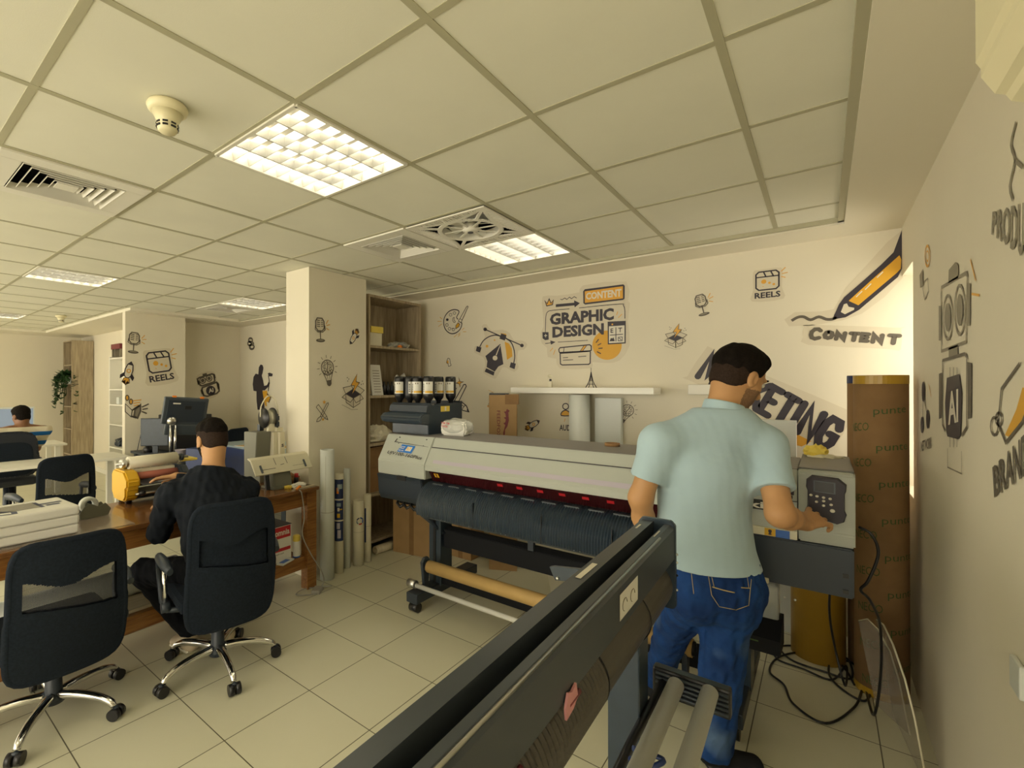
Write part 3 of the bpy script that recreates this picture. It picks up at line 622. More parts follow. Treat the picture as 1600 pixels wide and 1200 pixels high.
# ================================================================ CHAIRS
def office_chair(name='office_chair'):
    t = thing(name, 'x', 'chair')                                    # sitter faces +x
    b = MB('chrome')
    hub = MB('dark'); hub.lathe([(0, .075), (.045, .075), (.048, .10), (.036, .13), (.032, .26), (.026, .262), (.026, .36), (.05, .40), (0, .40)], m='dark', seg=20); hub.build('gas_column', 'dark', t)
    for k in range(5):
        a = 2*math.pi*k/5+.3; l = MB('chrome'); d = Vector((math.cos(a), math.sin(a), 0))
        pts = catmull([d*.03+Vector((0, 0, .115)), d*.12+Vector((0, 0, .118)), d*.22+Vector((0, 0, .108)), d*.285+Vector((0, 0, .085)), d*.305+Vector((0, 0, .062))], 4)
        l.tube(pts, [.023-.008*i/(len(pts)-1) for i in range(len(pts))], 'chrome', 10); lo_ = l.build('leg', 'chrome', t)
        c = MB('black'); s = Vector((-d.y, d.x, 0)); p = d*.315+Vector((0, 0, .026))
        for q in (-1, 1): c.cyl(p+s*.005*q+Vector((0, 0, .003)), p+s*.029*q+Vector((0, 0, .003)), .029, 'black', 16)
        c.tube([p+s*-.022+Vector((0, 0, .012)), p+Vector((0, 0, .030)), p+s*.022+Vector((0, 0, .012))], .012, 'dark', 8); c.build('caster', 'black', lo_)
    s = MB('fabric_black'); s.box((-.22, -.24, .43), (.26, .24, .50), 'fabric_black', .03); s.box((-.12, -.12, .40), (.12, .12, .432), 'dark'); s.build('seat', 'fabric_black', t)
    # backrest: curved slab with rounded corners, a woven window in its upper middle
    def pt(y, z, o=0):
        u = y/.235; v = (z-.34)/.64
        return Vector((-.255-.05*v+.045*u*u+.03*math.sin(v*3.1)*-1+o, y*(1-.06*v*(1 if v > .5 else .3)), z))
    W, Z0, Z1, rc = .215, .34, .985, .055
    def inside_w(z):
        w_ = W
        if z > Z1-rc: w_ = W-rc+math.sqrt(max(0, rc*rc-(z-Z1+rc)**2))
        if z < Z0+rc: w_ = W-rc+math.sqrt(max(0, rc*rc-(Z0+rc-z)**2))
        return w_
    NZ, NY = 130, 48; bk = MB('fabric_black'); win = MB('woven_mesh')
    def is_win(y, z):
        zc = .87-.5*y*y*0; lo = .665+.03*math.sin(y*6); hi = .86 if True else 0
        return abs(y) < .180 and lo < z < .835-.055*math.exp(-(y*9-.2)**2)
    for i in range(NZ):
        za, zb = Z0+(Z1-Z0)*i/NZ, Z0+(Z1-Z0)*(i+1)/NZ
        wa, wb = inside_w(za), inside_w(zb)
        for j in range(NY):
            f0, f1 = -1+2*j/NY, -1+2*(j+1)/NY; ym = W*(f0+f1)/2; zm = (za+zb)/2
            q = [(wa*f0, za), (wa*f1, za), (wb*f1, zb), (wb*f0, zb)]
            if t.get('win') is not False and is_win(ym, zm): win.face([pt(*p, 0) for p in q], 'woven_mesh', True)
            else:
                bk.face([pt(*p, -.016) for p in q], 'fabric_black', True); bk.face([pt(*p, .016) for p in q][::-1], 'fabric_black', True)
    ed = [];
    for k in range(80):
        a = 2*math.pi*k/80; ca, sa = math.cos(a), math.sin(a)
        n = 7.0; rr = (abs(ca)**n+abs(sa)**n)**(-1/n); y = W*rr*ca; z = (Z0+Z1)/2+(Z1-Z0)/2*rr*sa; ed.append(pt(y, z))
    bmesh.ops.remove_doubles(bk.bm, verts=bk.bm.verts, dist=1e-5)
    bk.build('backrest', 'fabric_black', t, fix=False); win.build('mesh_window', 'woven_mesh', t, fix=False)
    e = MB('fabric_black').tube(ed, .018, 'fabric_black', 8, closed=True); e.build('back_frame', 'fabric_black', t)
    br = MB('dark'); br.tube([(-.05, 0, .41), (-.20, 0, .405), (-.265, 0, .44), (-.275, 0, .60)], .022, 'dark', 8); br.build('back_bracket', 'dark', t)
    for s_ in (-1, 1):
        p = MB('dark'); pad = catmull([(-.17, s_*.275, .655), (-.08, s_*.285, .675), (.04, s_*.285, .672), (.09, s_*.28, .655)], 4)
        p.tube(pad, [.02, .024, .028, .03, .032, .032, .032, .03, .03, .028, .026, .022, .016][:len(pad)], 'dark', 10, sx=.8); ar = p.build('armrest', 'dark', t)
        st = MB('chrome'); st.tube([(-.05, s_*.28, .65), (-.055, s_*.275, .44)], .012, 'chrome', 10); st.build('arm_post', 'chrome', ar)
        sk = MB('dark'); sk.tube([(-.05, s_*.28, .66), (.07, s_*.285, .65), (.075, s_*.28, .56), (.03, s_*.275, .44), (-.055, s_*.265, .42), (-.10, s_*.20, .425)], .015, 'dark', 8); sk.cyl((-.055, s_*.255, .44), (-.055, s_*.295, .44), .028, 'dark', 14); sk.build('arm_bracket', 'dark', ar)
    return t
c0 = office_chair()
def chair(x, y, rz, label, win=True, first=False, legs=0, sz=1):
    o = c0 if first else copy_tree(c0)
    o.location = (x, y, 0); o.rotation_euler = (0, 0, R(rz)); tag(o, label, 'chair')
    o.scale = (1, 1, sz)
    for ch in o.children:
        if ch.name.split('.')[0] == 'leg': ch.rotation_euler = (0, 0, R(legs))
    if not win:
        for ch in list(o.children):
            if ch.name.startswith('mesh_window'): ch.data = ch.data.copy(); ch.data.materials[0] = M['fabric_black']
    return o
chair(-2.90, .63, 180, 'nearest black office chair with a see-through mesh back, empty, bottom left', first=True, legs=-17, sz=.93)
chair(-2.68, 1.33, 169, 'black office chair on which the man in black sits, plain dark back', win=False, legs=18)
chair(-5.33, 1.13, 192, 'empty black mesh chair between the wooden desk and the white table')
chair(-6.72, 3.40, 200, 'mesh-backed chair just showing behind the blue flatbed table')
def exec_chair():
    t = thing('office_chair', 'high black leather chair of the man in the striped shirt', 'chair', (-7.55, 1.18, 0), R(178))
    MB().lathe([(0, .07), (.04, .07), (.035, .12), (.025, .40), (0, .40)], seg=14).build('gas_column', 'dark', t)
    for k in range(5):
        a = 2*math.pi*k/5; d = Vector((math.cos(a), math.sin(a), 0)); MB().tube([d*.02+Vector((0, 0, .10)), d*.3+Vector((0, 0, .07))], [.02, .014], None, 8).build('leg', 'chrome', t)
        MB().ball(d*.31+Vector((0, 0, .028)), .028, None, 10).build('caster', 'black', t)
    MB().box((-.24, -.26, .42), (.26, .26, .53), bev=.04).build('seat', 'leather', t)
    b = MB('leather'); out = []
    for k in range(40):
        a = 2*math.pi*k/40; n = 4; rr = (abs(math.cos(a))**n+abs(math.sin(a))**n)**(-1/n); out.append((.275*rr*math.cos(a)*(1 if math.sin(a) < 0 else .93), .80+.27*rr*math.sin(a)))
    b.prism(out, 'x', -.30, -.23, 'leather', .02); b.build('backrest', 'leather', t)
    out2 = [(y*.80, .75+(z-.80)*.72) for y, z in out]; MB().prism(out2, 'x', -.312, -.296, bev=.006).build('back_panel', 'navy' if False else 'fabric_black', t)
    for s in (-1, 1):
        MB().tube(catmull([(-.15, s*.30, .68), (0, s*.31, .70), (.12, s*.30, .67)]), .024, None, 8).build('armrest', 'leather', t)
        MB().tube([(-.02, s*.30, .68), (-.03, s*.28, .43)], .014, None, 8).build('arm_post', 'chrome', t)
exec_chair()

# ================================================================ WOODEN DESK
DX, DY, DR = -3.12, 2.37, R(2.3)
def desk():
    t = thing('wooden_desk', 'long dark-stained wooden workbench with a lower shelf, beside the white pillar', 'desk', (DX, DY, 0), DR)
    MB('wood_top').box((-.70, -3.2, .772), (0.0, 0, .80), 'wood_top', .003).build('desktop', 'wood', t)
    a = MB('wood'); a.box((-.075, -3.1, .655), (-.045, -.09, .771), 'wood', .002); a.box((-.655, -3.1, .655), (-.63, -.09, .771), 'wood'); a.box((-.63, -.075, .655), (-.075, -.05, .771), 'wood'); a.build('apron', 'wood', t)
    for x in (-.06, -.64):
        for y in (-.055, -3.1): MB().box((x-.04, y-.045, 0), (x+.04, y+.045, .771), bev=.004).build('leg', 'wood', t)
    MB().box((-.64, -3.05, .235), (-.05, -.10, .262), bev=.002).build('lower_shelf', 'wood', t)
    a = MB('wood'); a.box((-.075, -3.05, .165), (-.05, -.10, .235), 'wood'); a.build('stretcher', 'wood', t)
    MB().box((-.62, -3.0, .655), (-.12, -.6, .665)).build('under_panel', 'dark', t)
    g = MB('acrylic'); g.box((-.66, -3.1, .8005), (-.035, -1.32, .8055), 'acrylic'); tag(g.build('glass_sheet', 'acrylic', t), 'clear glass sheet')
    return t
dk = desk()
def D(x, y, z=0):                           # desk frame -> world
    c, s = math.cos(DR), math.sin(DR); return (DX+c*x-s*y, DY+s*x+c*y, z)
shelf_z = .262
pb = MB('board_light'); pb.box((-.56, -.9, 0), (-.0, .9, .018), 'board_light'); o = pb.build('wood_board', 'board_light', None); o.location = D(-.09, -1.95, .263); o.rotation_euler = (0, 0, DR); tag(o, 'pale wood-grain board lying on the lower shelf of the workbench', 'board')
pb = MB('film_white').tube([(0, -.55, 0), (0, .55, 0)], .085, 'film_white', 20); o = pb.build('paper_roll', 'film_white'); o.location = D(-.33, -1.5, .367); o.rotation_euler = (0, 0, DR); tag(o, 'thick white roll lying on the pale board under the workbench', 'roll')
# paper boxes on the lower shelf
def omnia(x, y, lab, w_=.30, h=.27, d=.22, rz=0):
    t = thing('paper_box', lab, 'box', D(x, y, shelf_z+.0005), DR+R(rz), 'white and red paper boxes')
    MB().box((-d, -w_, 0), (0, 0, h), bev=.002).build('carton', 'white', t)
    p = MB('red'); e = .0012
    p.face([(e, -w_*.52, h*.98), (e, -.008, h*.98), (e, -.008, h*.66), (e, -w_*.52, h*.66)], 'red'); p.face([(e, -w_*.52, .105*h/.27), (e, -.008, .105*h/.27), (e, -.008, .08*h/.27), (e, -w_*.52, .08*h/.27)], 'red')
    add_text(p, 'omnia', quad_map([(e*2, -w_*.49, h*.90), (e*2, -.018, h*.90), (e*2, -.018, h*.74), (e*2, -w_*.49, h*.74)]), 'sticker_white', .03)
    add_text(p, 'paper pack', quad_map([(e*1.5, -w_*.47, h*.26), (e*1.5, -w_*.22, h*.26), (e*1.5, -w_*.22, h*.20), (e*1.5, -w_*.47, h*.20)]), 'ink_grey')
    for i in range(3):
        for j in range(3): p.obox((e, -w_*.86+.028*i, .035+.033*j), (.0012, .011, .012), 'ink_grey')
    p.face([(e, -w_*.93, h*.88), (e, -w_*.70, h*.88), (e, -w_*.70, h*.68), (e, -w_*.93, h*.68)], 'paper')
    for i in range(7): p.obox((e*1.6, -w_*.90+.008*i, h*.78), (.0008, .003, h*.15), 'ink_grey')
    p.build('print', 'red', t)
    l = MB('charcoal'); l.box((-d-.002, -w_-.002, h), (.003, .002, h+.004), 'charcoal'); l.build('lid', 'printer_grey_dark', t)
omnia(-.09, -.20, 'white and red paper box on the lower shelf beside the bench leg')
omnia(-.13, -.53, 'white and red paper box half hidden behind the seated man chair', h=.24)
q_ = thing('paper_box', 'plain white carton on the lower shelf behind the red and white boxes', 'box', D(-.42, -.13, shelf_z+.0005), DR, 'white and red paper boxes'); MB().box((-.16, -.30, 0), (0, 0, .31), bev=.003).build('carton', 'white', q_)
sc = thing('spray_can', 'spray can with a yellow cap and white label on the lower shelf', 'spray can', D(-.085, -.155, shelf_z+.0005))
MB().lathe([(0, 0), (.026, 0), (.028, .008), (.028, .125), (.026, .13), (0, .13)], seg=20).build('can', 'paper', sc)
MB().lathe([(.027, .125), (.029, .13), (.028, .165), (.02, .172), (0, .172)], seg=20).build('cap', 'yellow_pale', sc); MB().lathe([(.0283, .0), (.0283, .012)], seg=20).build('bottom_band', 'blue', sc)
pb = MB('blue'); pb.box((-.03, -.08, 0), (.03, .06, .012), 'film_white', .003); pb.box((-.02, -.06, .012), (.02, .02, .0135), 'blue'); o = pb.build('blue_packet'); o.location = D(-.055, -.27, shelf_z+.001); o.rotation_euler = (0, 0, DR+.3); tag(o, 'small blue and white packet in front of the paper box', 'packet')
# stack of wrapped paper on the desk
for k, (lab, z) in enumerate((('lowest of the three white wrapped paper packs on the glass', 0), ('middle one of the three white wrapped paper packs', 1), ('topmost white wrapped paper pack with blue printed drawing', 2))):
    t = thing('paper_pack', lab, 'paper pack', D(-.07+.004*k, -1.58, .8062+.0502*k), DR+R(1.5*(k-1)), 'stack of wrapped paper on the desk')
    MB().box((-.33, -.48, 0), (0, 0, .05), bev=.010).build('wrapped_pack', 'paper', t)
    if k == 2:
        p = MB('ink_grey'); e = .0508
        for i in range(14): p.face([(-.27+.012*i, -.31, e), (-.27+.012*i+.005, -.31, e), (-.27+.012*i+.005, -.13, e), (-.27+.012*i, -.13, e)], 'ink_grey')
        for (a, b, c, d) in ((-.26, -.14, -.10, -.06), (-.20, -.13, -.17, -.03), (-.15, -.11, -.12, -.05)): p.face([(a, b, e+.0005), (c, b, e+.0005), (c, d, e+.0005), (a, d, e+.0005)] if abs(c-a) < .06 else [(a, b, e), (a+.16, b, e), (a+.16, b+.018, e), (a, b+.018, e)], 'navy')
        p.face([(-.24, -.36, e), (-.06, -.33, e), (-.04, -.25, e), (-.10, -.24, e)], 'navy'); p.face([(-.11, -.315, e+.0005), (-.07, -.31, e+.0005), (-.06, -.27, e+.0005), (-.10, -.265, e+.0005)], 'paper')
        p.build('printed_drawing', None, t, fix=False)
td = thing('tape_dispenser', 'grey weighted tape dispenser between the paper packs and the laminator', 'tape dispenser', D(-.39, -1.42, .806), DR+R(95))
for s in (-1, 1): MB().prism([(-.075, 0), (.075, 0), (.09, .035), (.06, .075), (.02, .06), (-.02, .085), (-.055, .07), (-.08, .035)], 'y', s*.030-.004, s*.030+.004, bev=.002).build('side_cheek', 'grey_machine', td)
MB().box((-.075, -.028, 0), (.08, .028, .03), bev=.004).build('base', 'grey_machine', td)
MB('film_white').lathe([(.026, -.018), (.047, -.018), (.047, .018), (.026, .018), (.026, -.018)], c=(0, 0, 0), m='film_white', seg=28, X=Matrix.Translation((-.02, 0, .075)) @ Matrix.Rotation(R(90), 4, 'X')).build('tape_roll', 'film_white', td)

# laminator
def laminator():
    t = thing('roll_laminator', 'yellow-ended roll laminator with a wide film roll on the desk', 'laminator', D(-.765, -1.19, .8005), DR); t.scale = (1, 1, .88)
    L = .36
    for y0, y1, nm, ym_ in ((0, .085, 'end_housing', 'yellow'), (L, L+.06, 'far_housing', 'dark')):
        e = MB(ym_); e.prism([(.05, .022), (.20, .022), (.235, .06), (.235, .12), (.26, .135), (.262, .19), (.20, .255), (.03, .26), (.0, .22), (.0, .08)], 'y', y0, y1, ym_, .012)
        e.build(nm, ym_, t)
        for x in (.06, .18): MB().cyl((x, (y0+y1)/2, 0), (x, (y0+y1)/2, .05), .018, seg=12).build('foot', 'black', t)
    b = MB('dark'); b.box((.02, .07, .03), (.20, L+.01, .06), 'dark'); b.box((.06, .08, .06), (.12, L, .10), 'printer_grey'); b.build('base_frame', 'dark', t)
    MB().cyl((.19, .08, .145), (.19, L, .145), .020, seg=18).build('lower_roller', 'black', t)
    MB().cyl((.235, .06, .075), (.235, L, .075), .012, seg=14).build('front_bar', 'steel', t)
    MB().cyl((.17, .08, .20), (.17, L, .20), .030, seg=20).build('pressure_roller', 'rubber_red', t)
    MB().box((.10, .08, .16), (.15, L, .25), bev=.008).build('heat_cover', 'film_cream', t)
    MB('dark').prism([(.18, .172), (.30, .15), (.30, .154), (.18, .178)], 'y', .085, L-.01, 'dark').build('feed_table', 'dark', t)
    r = MB('film_cream'); r.cyl((.13, .055, .305), (.13, .375, .305), .048, 'film_cream', 28); r.build('film_roll', 'film_cream', t)
    a = MB('steel'); a.cyl((.13, -.02, .305), (.13, .46, .305), .012, 'steel', 12); a.cyl((.13, .01, .305), (.13, .04, .305), .032, 'alu', 20); a.cyl((.13, .40, .305), (.13, .42, .305), .03, 'dark', 20); a.build('roll_shaft', None, t)
    for y in (.045, L-.01): MB().tube([(.10, y, .25), (.13, y, .30)], .009, None, 8).build('shaft_holder', 'steel', t)
    k = MB('black'); k.ball((.262, .095, .085), .022, 'black', 12); k.build('knob', 'black', t)
    MB().box((-.02, .42, .262), (.12, .54, .282), bev=.004).build('control_box', 'yellow_pale', t)
laminator()
pp = MB('paper').box((0, 0, 0), (.13, .20, .002), 'paper'); 
for i in range(2): pp.cyl((.07, .055+.09*i, .002), (.07, .055+.09*i, .0028), .035, 'blue', 24)
o = pp.build('printed_sheet'); o.location = D(-.45, -1.02, .945); o.rotation_euler = (0, R(-12), DR); tag(o, 'paper sheet with blue discs entering the laminator', 'printed sheet')

# creaser / stapler bench machine at the end of the desk
def creaser():
    t = thing('saddle_stapler', 'grey bench machine with a long slanted cream plate at the desk end', 'stapling machine', D(-.24, -.21, .8005), DR); t.scale = (.9, .86, .92)
    b = MB('grey_machine'); b.box((-.09, -.12, 0), (.10, .10, .018), 'grey_machine', .003); b.prism([(-.08, .018), (.085, .018), (.06, .13), (-.06, .16)], 'y', -.10, .085, 'grey_machine', .004)
    b.build('base', 'grey_machine', t)
    p = MB('cream'); p.prism([(.105, .145), (.025, .262), (-.02, .275), (-.025, .265), (.015, .25), (.095, .138)], 'y', -.30, .30, 'cream', .001)
    n = Vector((.117, 0, .08)).normalized()
    def sl(y, k): return Vector((.105-.08*k, y, .145+.117*k))+n*.0015
    for y in (-.075, .045):
        for (k0, k1, yy) in ((.5, .95, y),): p.face([sl(yy-.002, k0), sl(yy+.003, k0), sl(yy-.001, k1), sl(yy-.006, k1)], 'ink')
    p.face([sl(-.03, .45), sl(.01, .48), sl(.01, .51), sl(-.03, .48)], 'ink'); p.face([sl(-.235, .28), sl(-.09, .28), sl(-.09, .31), sl(-.235, .31)], 'ink'); p.face([sl(.09, .28), sl(.24, .28), sl(.24, .30), sl(.09, .30)], 'ink_grey')
    p.build('slanted_plate', 'cream', t)
    for y in (-.235, .225): MB().obox(sl(y, .33)+n*.006, (.012, .016, .07), rot=(0, R(-35), 0), bev=.003).build('stop_slider', 'slate_light', t)
    MB().prism([(.03, .0), (.05, .0), (.03, .12), (.01, .12)], 'y', -.16, -.12).build('lever', 'black', t)
    return t
creaser()
# eyelet machine with spool behind it
def wire_machine():
    t = thing('wire_stitching_machine', 'grey and cream wire stitching machine with a wire spool and arched hose', 'stitching machine', (-3.70, 2.245, .8005), R(8)); t.scale = (.82, .82, .9)
    b = MB('grey_machine'); b.prism([(-.13, 0), (.12, 0), (.12, .30-.13), (.05, .22), (.07, .46), (-.13, .46)], 'y', -.16, .02, 'grey_machine', .005); b.build('cabinet', 'grey_machine', t)
    h = MB('cream'); h.box((.02, .02, .21), (.10, .08, .45), 'cream', .006); h.box((.03, .08, .22), (.13, .15, .45), 'cream', .006); h.build('head', 'cream', t)
    lg = MB('ink'); add_text(lg, 'S', quad_map([(.132, .10, .335), (.132, .13, .335), (.132, .13, .305), (.132, .10, .305)]), 'ink', .05); lg.build('badge', 'ink', t)
    s = MB('black'); X = Matrix.Translation((.02, .02, .585)) @ Matrix.Rotation(R(-6), 4, 'Z') @ Matrix.Rotation(R(90), 4, 'X')
    s.lathe([(0, -.055), (.095, -.055), (.095, -.047), (.075, -.045)], m='black', seg=32, X=X); s.lathe([(.075, .045), (.095, .047), (.095, .055), (0, .055)], m='black', seg=32, X=X); s.lathe([(.078, -.045), (.078, .045)], m='mesh_spool', seg=32, X=X); s.build('wire_spool', None, t)
    MB('cream').prism([(-.03, .46), (.09, .46), (.06, .60), (.02, .60)], 'x', .05, .075, 'cream', .003).build('spool_bracket', 'cream', t)
    MB().tube(catmull([(.06, -.11, .60), (.06, -.10, .70), (.06, -.02, .79), (.06, .07, .76), (.06, .115, .64), (.06, .12, .48)]), .006, None, 8).build('hose', 'cream', t)
    MB().tube([(.08, .09, .46), (.08, .09, .62)], .010, None, 8).build('post', 'slate_light', t)
    c = MB('dark'); c.box((-.10, -.02, .46), (-.06, .03, .52), 'dark'); c.box((.05, .06, .455), (.11, .14, .49), 'cream'); c.box((.06, .06, .56), (.10, .10, .60), 'dark'); c.box((.06, .06, .50), (.10, .10, .545), 'dark'); c.build('tension_blocks', 'dark', t)
    f = MB('navy'); f.box((.04, .06, .12), (.12, .14, .21), 'navy', .01); f.box((.09, .08, .13), (.13, .11, .20), 'yellow'); f.build('forming_head', None, t)
wire_machine()
o = MB('black').lathe([(0, 0), (.018, 0), (.018, .055), (.012, .062), (0, .062)], m='black', seg=16).lathe([(.014, .06), (.016, .062), (.016, .09), (0, .09)], m='red', seg=16).build('glue_bottle'); o.location = D(-.20, -.07, .8005); tag(o, 'small dark bottle with a red cap on the desk end', 'bottle')
def crumple(name, c, r, m, label, cat, seed=1, flat=1.0, rot=0):
    b = bmesh.new(); bmesh.ops.create_icosphere(b, subdivisions=3, radius=1); rnd = random.Random(seed)
    for v in b.verts:
        k = 1+rnd.uniform(-.16, .16); v.co = Vector((v.co.x*r[0]*k, v.co.y*r[1]*k, max(0, (v.co.z*flat+.55)*r[2]*k)))
    q = MB(m); q.merge(b, m); o = q.build(name, m); o.location = c; o.rotation_euler = (0, 0, rot); return tag(o, label, cat)
crumple('crumpled_bag', D(-.28, -.045, .8005), (.075, .045, .05), 'box_brown', 'crumpled brown bag on the far corner of the desk', 'bag', 4)
crumple('crumpled_paper', D(-.10, -.12, .8005), (.05, .06, .022), 'paper', 'crumpled white paper scrap at the desk corner', 'paper scrap', 5)
crumple('yellow_scrap', D(-.13, -.20, .8005), (.03, .03, .015), 'yellow_pale', 'yellow scrap next to the crumpled white paper', 'scrap', 6)
o = MB('board_light').box((-.012, -.11, 0), (.012, .08, .012), 'board_light').build('wood_stick'); o.location = D(-.035, -.10, .8005); tag(o, 'small wooden stick at the desk corner', 'stick')
o = MB('orange').tube(catmull([(0, 0, 0), (.015, -.02, .008), (.02, -.05, -.01)]), .008, 'orange', 8).build('orange_plug'); o.location = D(-.03, -.16, .818); tag(o, 'orange plug hanging over the front edge of the desk', 'plug')
cpts = [D(-.005, -.19, .80), D(.02, -.185, .77), D(.03, -.17, .60), D(.02, -.18, .46), D(.05, -.12, .30), D(.07, -.04, .16), D(.055, .0, .05), D(.05, -.05, .012)]
o = MB('cable_grey').tube(catmull(cpts+[D(.10, -.12, .010), D(.0, -.22, .010), D(-.04, -.12, .010), D(.03, -.02, .010), D(.11, .03, .02), D(.07, -.03, .03)]), .0045, 'cable_grey', 8).build('grey_cable'); tag(o, 'thin grey cable hanging from the desk corner to the floor', 'cable')
o = MB('cable_grey').box((-.035, -.05, 0), (.035, .05, .03), 'cable_grey', .006).build('power_adapter'); o.location = (-3.05, 2.30, .0005); o.rotation_euler = (0, 0, .6); tag(o, 'grey power adapter on the floor by the desk leg', 'adapter')

# ================================================================ ROLLS AGAINST THE PILLAR
def roll(name, x, y, r, h, m, label, hollow=True, lean=(0, 0), extra=None, group='paper rolls standing by the pillar'):
    t = thing(name, label, 'paper roll', (x, y, 0), 0, group); t.rotation_euler = (lean[0], lean[1], 0)
    MB(m).lathe([(r, 0), (r, h), (r*.86, h), (r*.80, h-.06), (0, h-.06)] if hollow else [(r, 0), (r, h), (0, h)], m=m, seg=32).build('sheet_roll', m, t)
    if extra: extra(t, r)
    return t
def arcface(l, r, a0, a1, z0, z1, m, n=10):
    for k in range(n):
        a, b_ = a0+(a1-a0)*k/n, a0+(a1-a0)*(k+1)/n
        l.face([(r*math.cos(a), r*math.sin(a), z0), (r*math.cos(b_), r*math.sin(b_), z0), (r*math.cos(b_), r*math.sin(b_), z1), (r*math.cos(a), r*math.sin(a), z1)], m)
def seamline(t, r):
    l = MB('ink_grey'); arcface(l, r+.0008, R(-100), R(60), .555, .558, 'ink_grey'); arcface(l, r+.0008, R(-52), R(-50.5), .55, 1.02, 'ink_grey', 1); l.build('wrap_seam', 'ink_grey', t)
roll('large_paper_roll', -3.205, 2.515, .058, 1.07, 'film_white', 'tallest and widest white roll, standing next to the desk leg', extra=seamline)
def art(t, r):
    l = MB('navy'); e = r+.0010
    for z0, z1, m in ((.635, .80, 'navy'), (.455, .622, 'navy'), (.275, .443, 'navy')): arcface(l, e, R(-105), R(20), z0, z1, m)
    for z0, z1, a0, a1, m in ((.70, .76, -60, -40, 'table_blue'), (.72, .76, -40, 0, 'table_blue'), (.68, .73, -70, -45, 'orange'), (.57, .60, -70, -20, 'table_blue'), (.53, .56, -60, -35, 'sticker_white'), (.475, .51, -65, -30, 'yellow'), (.54, .55, -40, 0, 'yellow'), (.30, .37, -60, -20, 'lavender'), (.38, .43, -70, -30, 'lavender')):
        arcface(l, e+.0008, R(a0), R(a1), z0, z1, m, 5)
    l.build('printed_artwork', None, t)
roll('poster_roll', -3.235, 2.665, .040, .845, 'film_cream', 'white roll printed with three dark blue colourful pictures', extra=art)
roll('thin_paper_roll', -3.262, 2.775, .030, .87, 'film_white', 'slim plain white roll right behind the printed picture roll')
def logo(t, r):
    l = MB('blue')
    for k, m in enumerate(('blue', 'blue', 'red', 'table_blue', 'navy')):
        pts = [((r+.0012)*math.cos(R(-25)+.028*math.sin(a)/r), (r+.0012)*math.sin(R(-25)+.028*math.sin(a)/r), .40+.028*math.cos(a)) for a in [2*math.pi*(k+q/5)/5 for q in range(5)]]
        l.tube(pts, .006, m, 4)
    arcface(l, r+.0008, R(-110), R(60), .298, .300, 'ink_grey'); l.build('round_logo', None, t)
roll('logo_roll', -3.235, 2.885, .048, .575, 'film_cream', 'short white roll carrying a red and blue round logo', extra=logo)
def stripe(t, r):
    l = MB('navy'); arcface(l, r+.001, R(-85), R(-60), .18, .49, 'navy', 2); arcface(l, r+.0008, R(-80), R(60), .325, .327, 'ink_grey'); l.build('dark_stripe', None, t)
roll('striped_roll', -3.235, 2.992, .036, .61, 'film_cream', 'rightmost short white roll with one dark vertical stripe', extra=stripe)

# ================================================================ WOODEN SHELF UNIT BY THE PILLAR
def wood_shelf():
    X0, X1, Y0, Y1 = -3.72, -3.36, 3.125, 3.885
    t = thing('shelf_unit', 'tall grey-brown wooden shelf unit standing between the pillar and the back wall', 'shelf unit', (0, 0, 0))
    for y, n in ((Y0, 'side'), (Y1-.02, 'side')): MB().box((X0, y, 0), (X1, y+.02, 2.48)).build('side_panel', 'greywood', t)
    MB().box((X0, Y0+.02, 0), (X0+.012, Y1-.02, 2.46)).build('back_panel', 'greywood', t)
    MB().box((X0, Y0+.02, 2.455), (X1-.005, Y1-.02, 2.48)).build('top_panel', 'greywood', t)
    for z in (.10, .545, 1.03, 1.495, 1.98): MB().box((X0+.012, Y0+.02, z-.012), (X1-.003, Y1-.02, z+.012)).build('shelf', 'greywood', t)
    return t
wood_shelf()
SX = -3.50
def sbox(name, lo, hi, m, label, cat, bev=.003): return tag(MB(m).box(lo, hi, m, bev).build(name, m), label, cat)
t = thing('paper_tray', 'white paper box with a yellow flap on the top wooden shelf', 'box', (0, 0, 0))
MB().box((-3.62, 3.16, 1.993), (-3.40, 3.34, 2.12), bev=.003).build('carton', 'film_cream', t); MB().box((-3.58, 3.18, 2.12), (-3.385, 3.345, 2.18), bev=.002).build('yellow_flap', 'yellow_pale', t)
crumple('plastic_wrap', (-3.48, 3.66, 1.993), (.08, .15, .045), 'plastic_wrap', 'crinkled clear plastic wrap on the top wooden shelf', 'plastic wrap', 9)
crumple('orange_wrapper', (-3.40, 3.60, 1.994), (.018, .03, .018), 'orange', 'tiny orange wrapper lying in front of the clear plastic wrap', 'wrapper', 3)
t = thing('leaning_chart', 'white printed chart leaning on the second wooden shelf', 'chart', (-3.40, 3.20, 1.508), R(0)); q = MB('paper'); q.prism([(0, 0), (.012, 0), (-.04, .30), (-.052, .30)], 'y', 0, .15, 'paper')
for k in range(9): q.face([(.013-.0042*k*.9-.004, .03, .03+.026*k), (.013-.0042*k*.9-.004, .12, .03+.026*k), (.013-.0042*k*.9-.005, .12, .036+.026*k), (.013-.0042*k*.9-.005, .03, .036+.026*k)], 'ink_grey')
q.build('chart_sheet', 'paper', t)
sbox('grey_folder', (-3.52, 3.152, 1.508), (-3.44, 3.19, 1.74), 'printer_grey_dark', 'dark grey folder standing beside the pillar end of the second shelf', 'folder')
bt = MB('black').lathe([(0, 0), (.022, 0), (.022, .085), (.008, .11), (.008, .135), (0, .135)], m='black', seg=14).build('small_bottle')
for k in range(3):
    o = bt if k == 0 else bt.copy()
    if k: C.objects.link(o)
    o.location = (-3.43, 3.40+.055*k, 1.508); tag(o, 'small dark bottle on the second wooden shelf', 'bottle', 'three small dark bottles on the second wooden shelf'); 
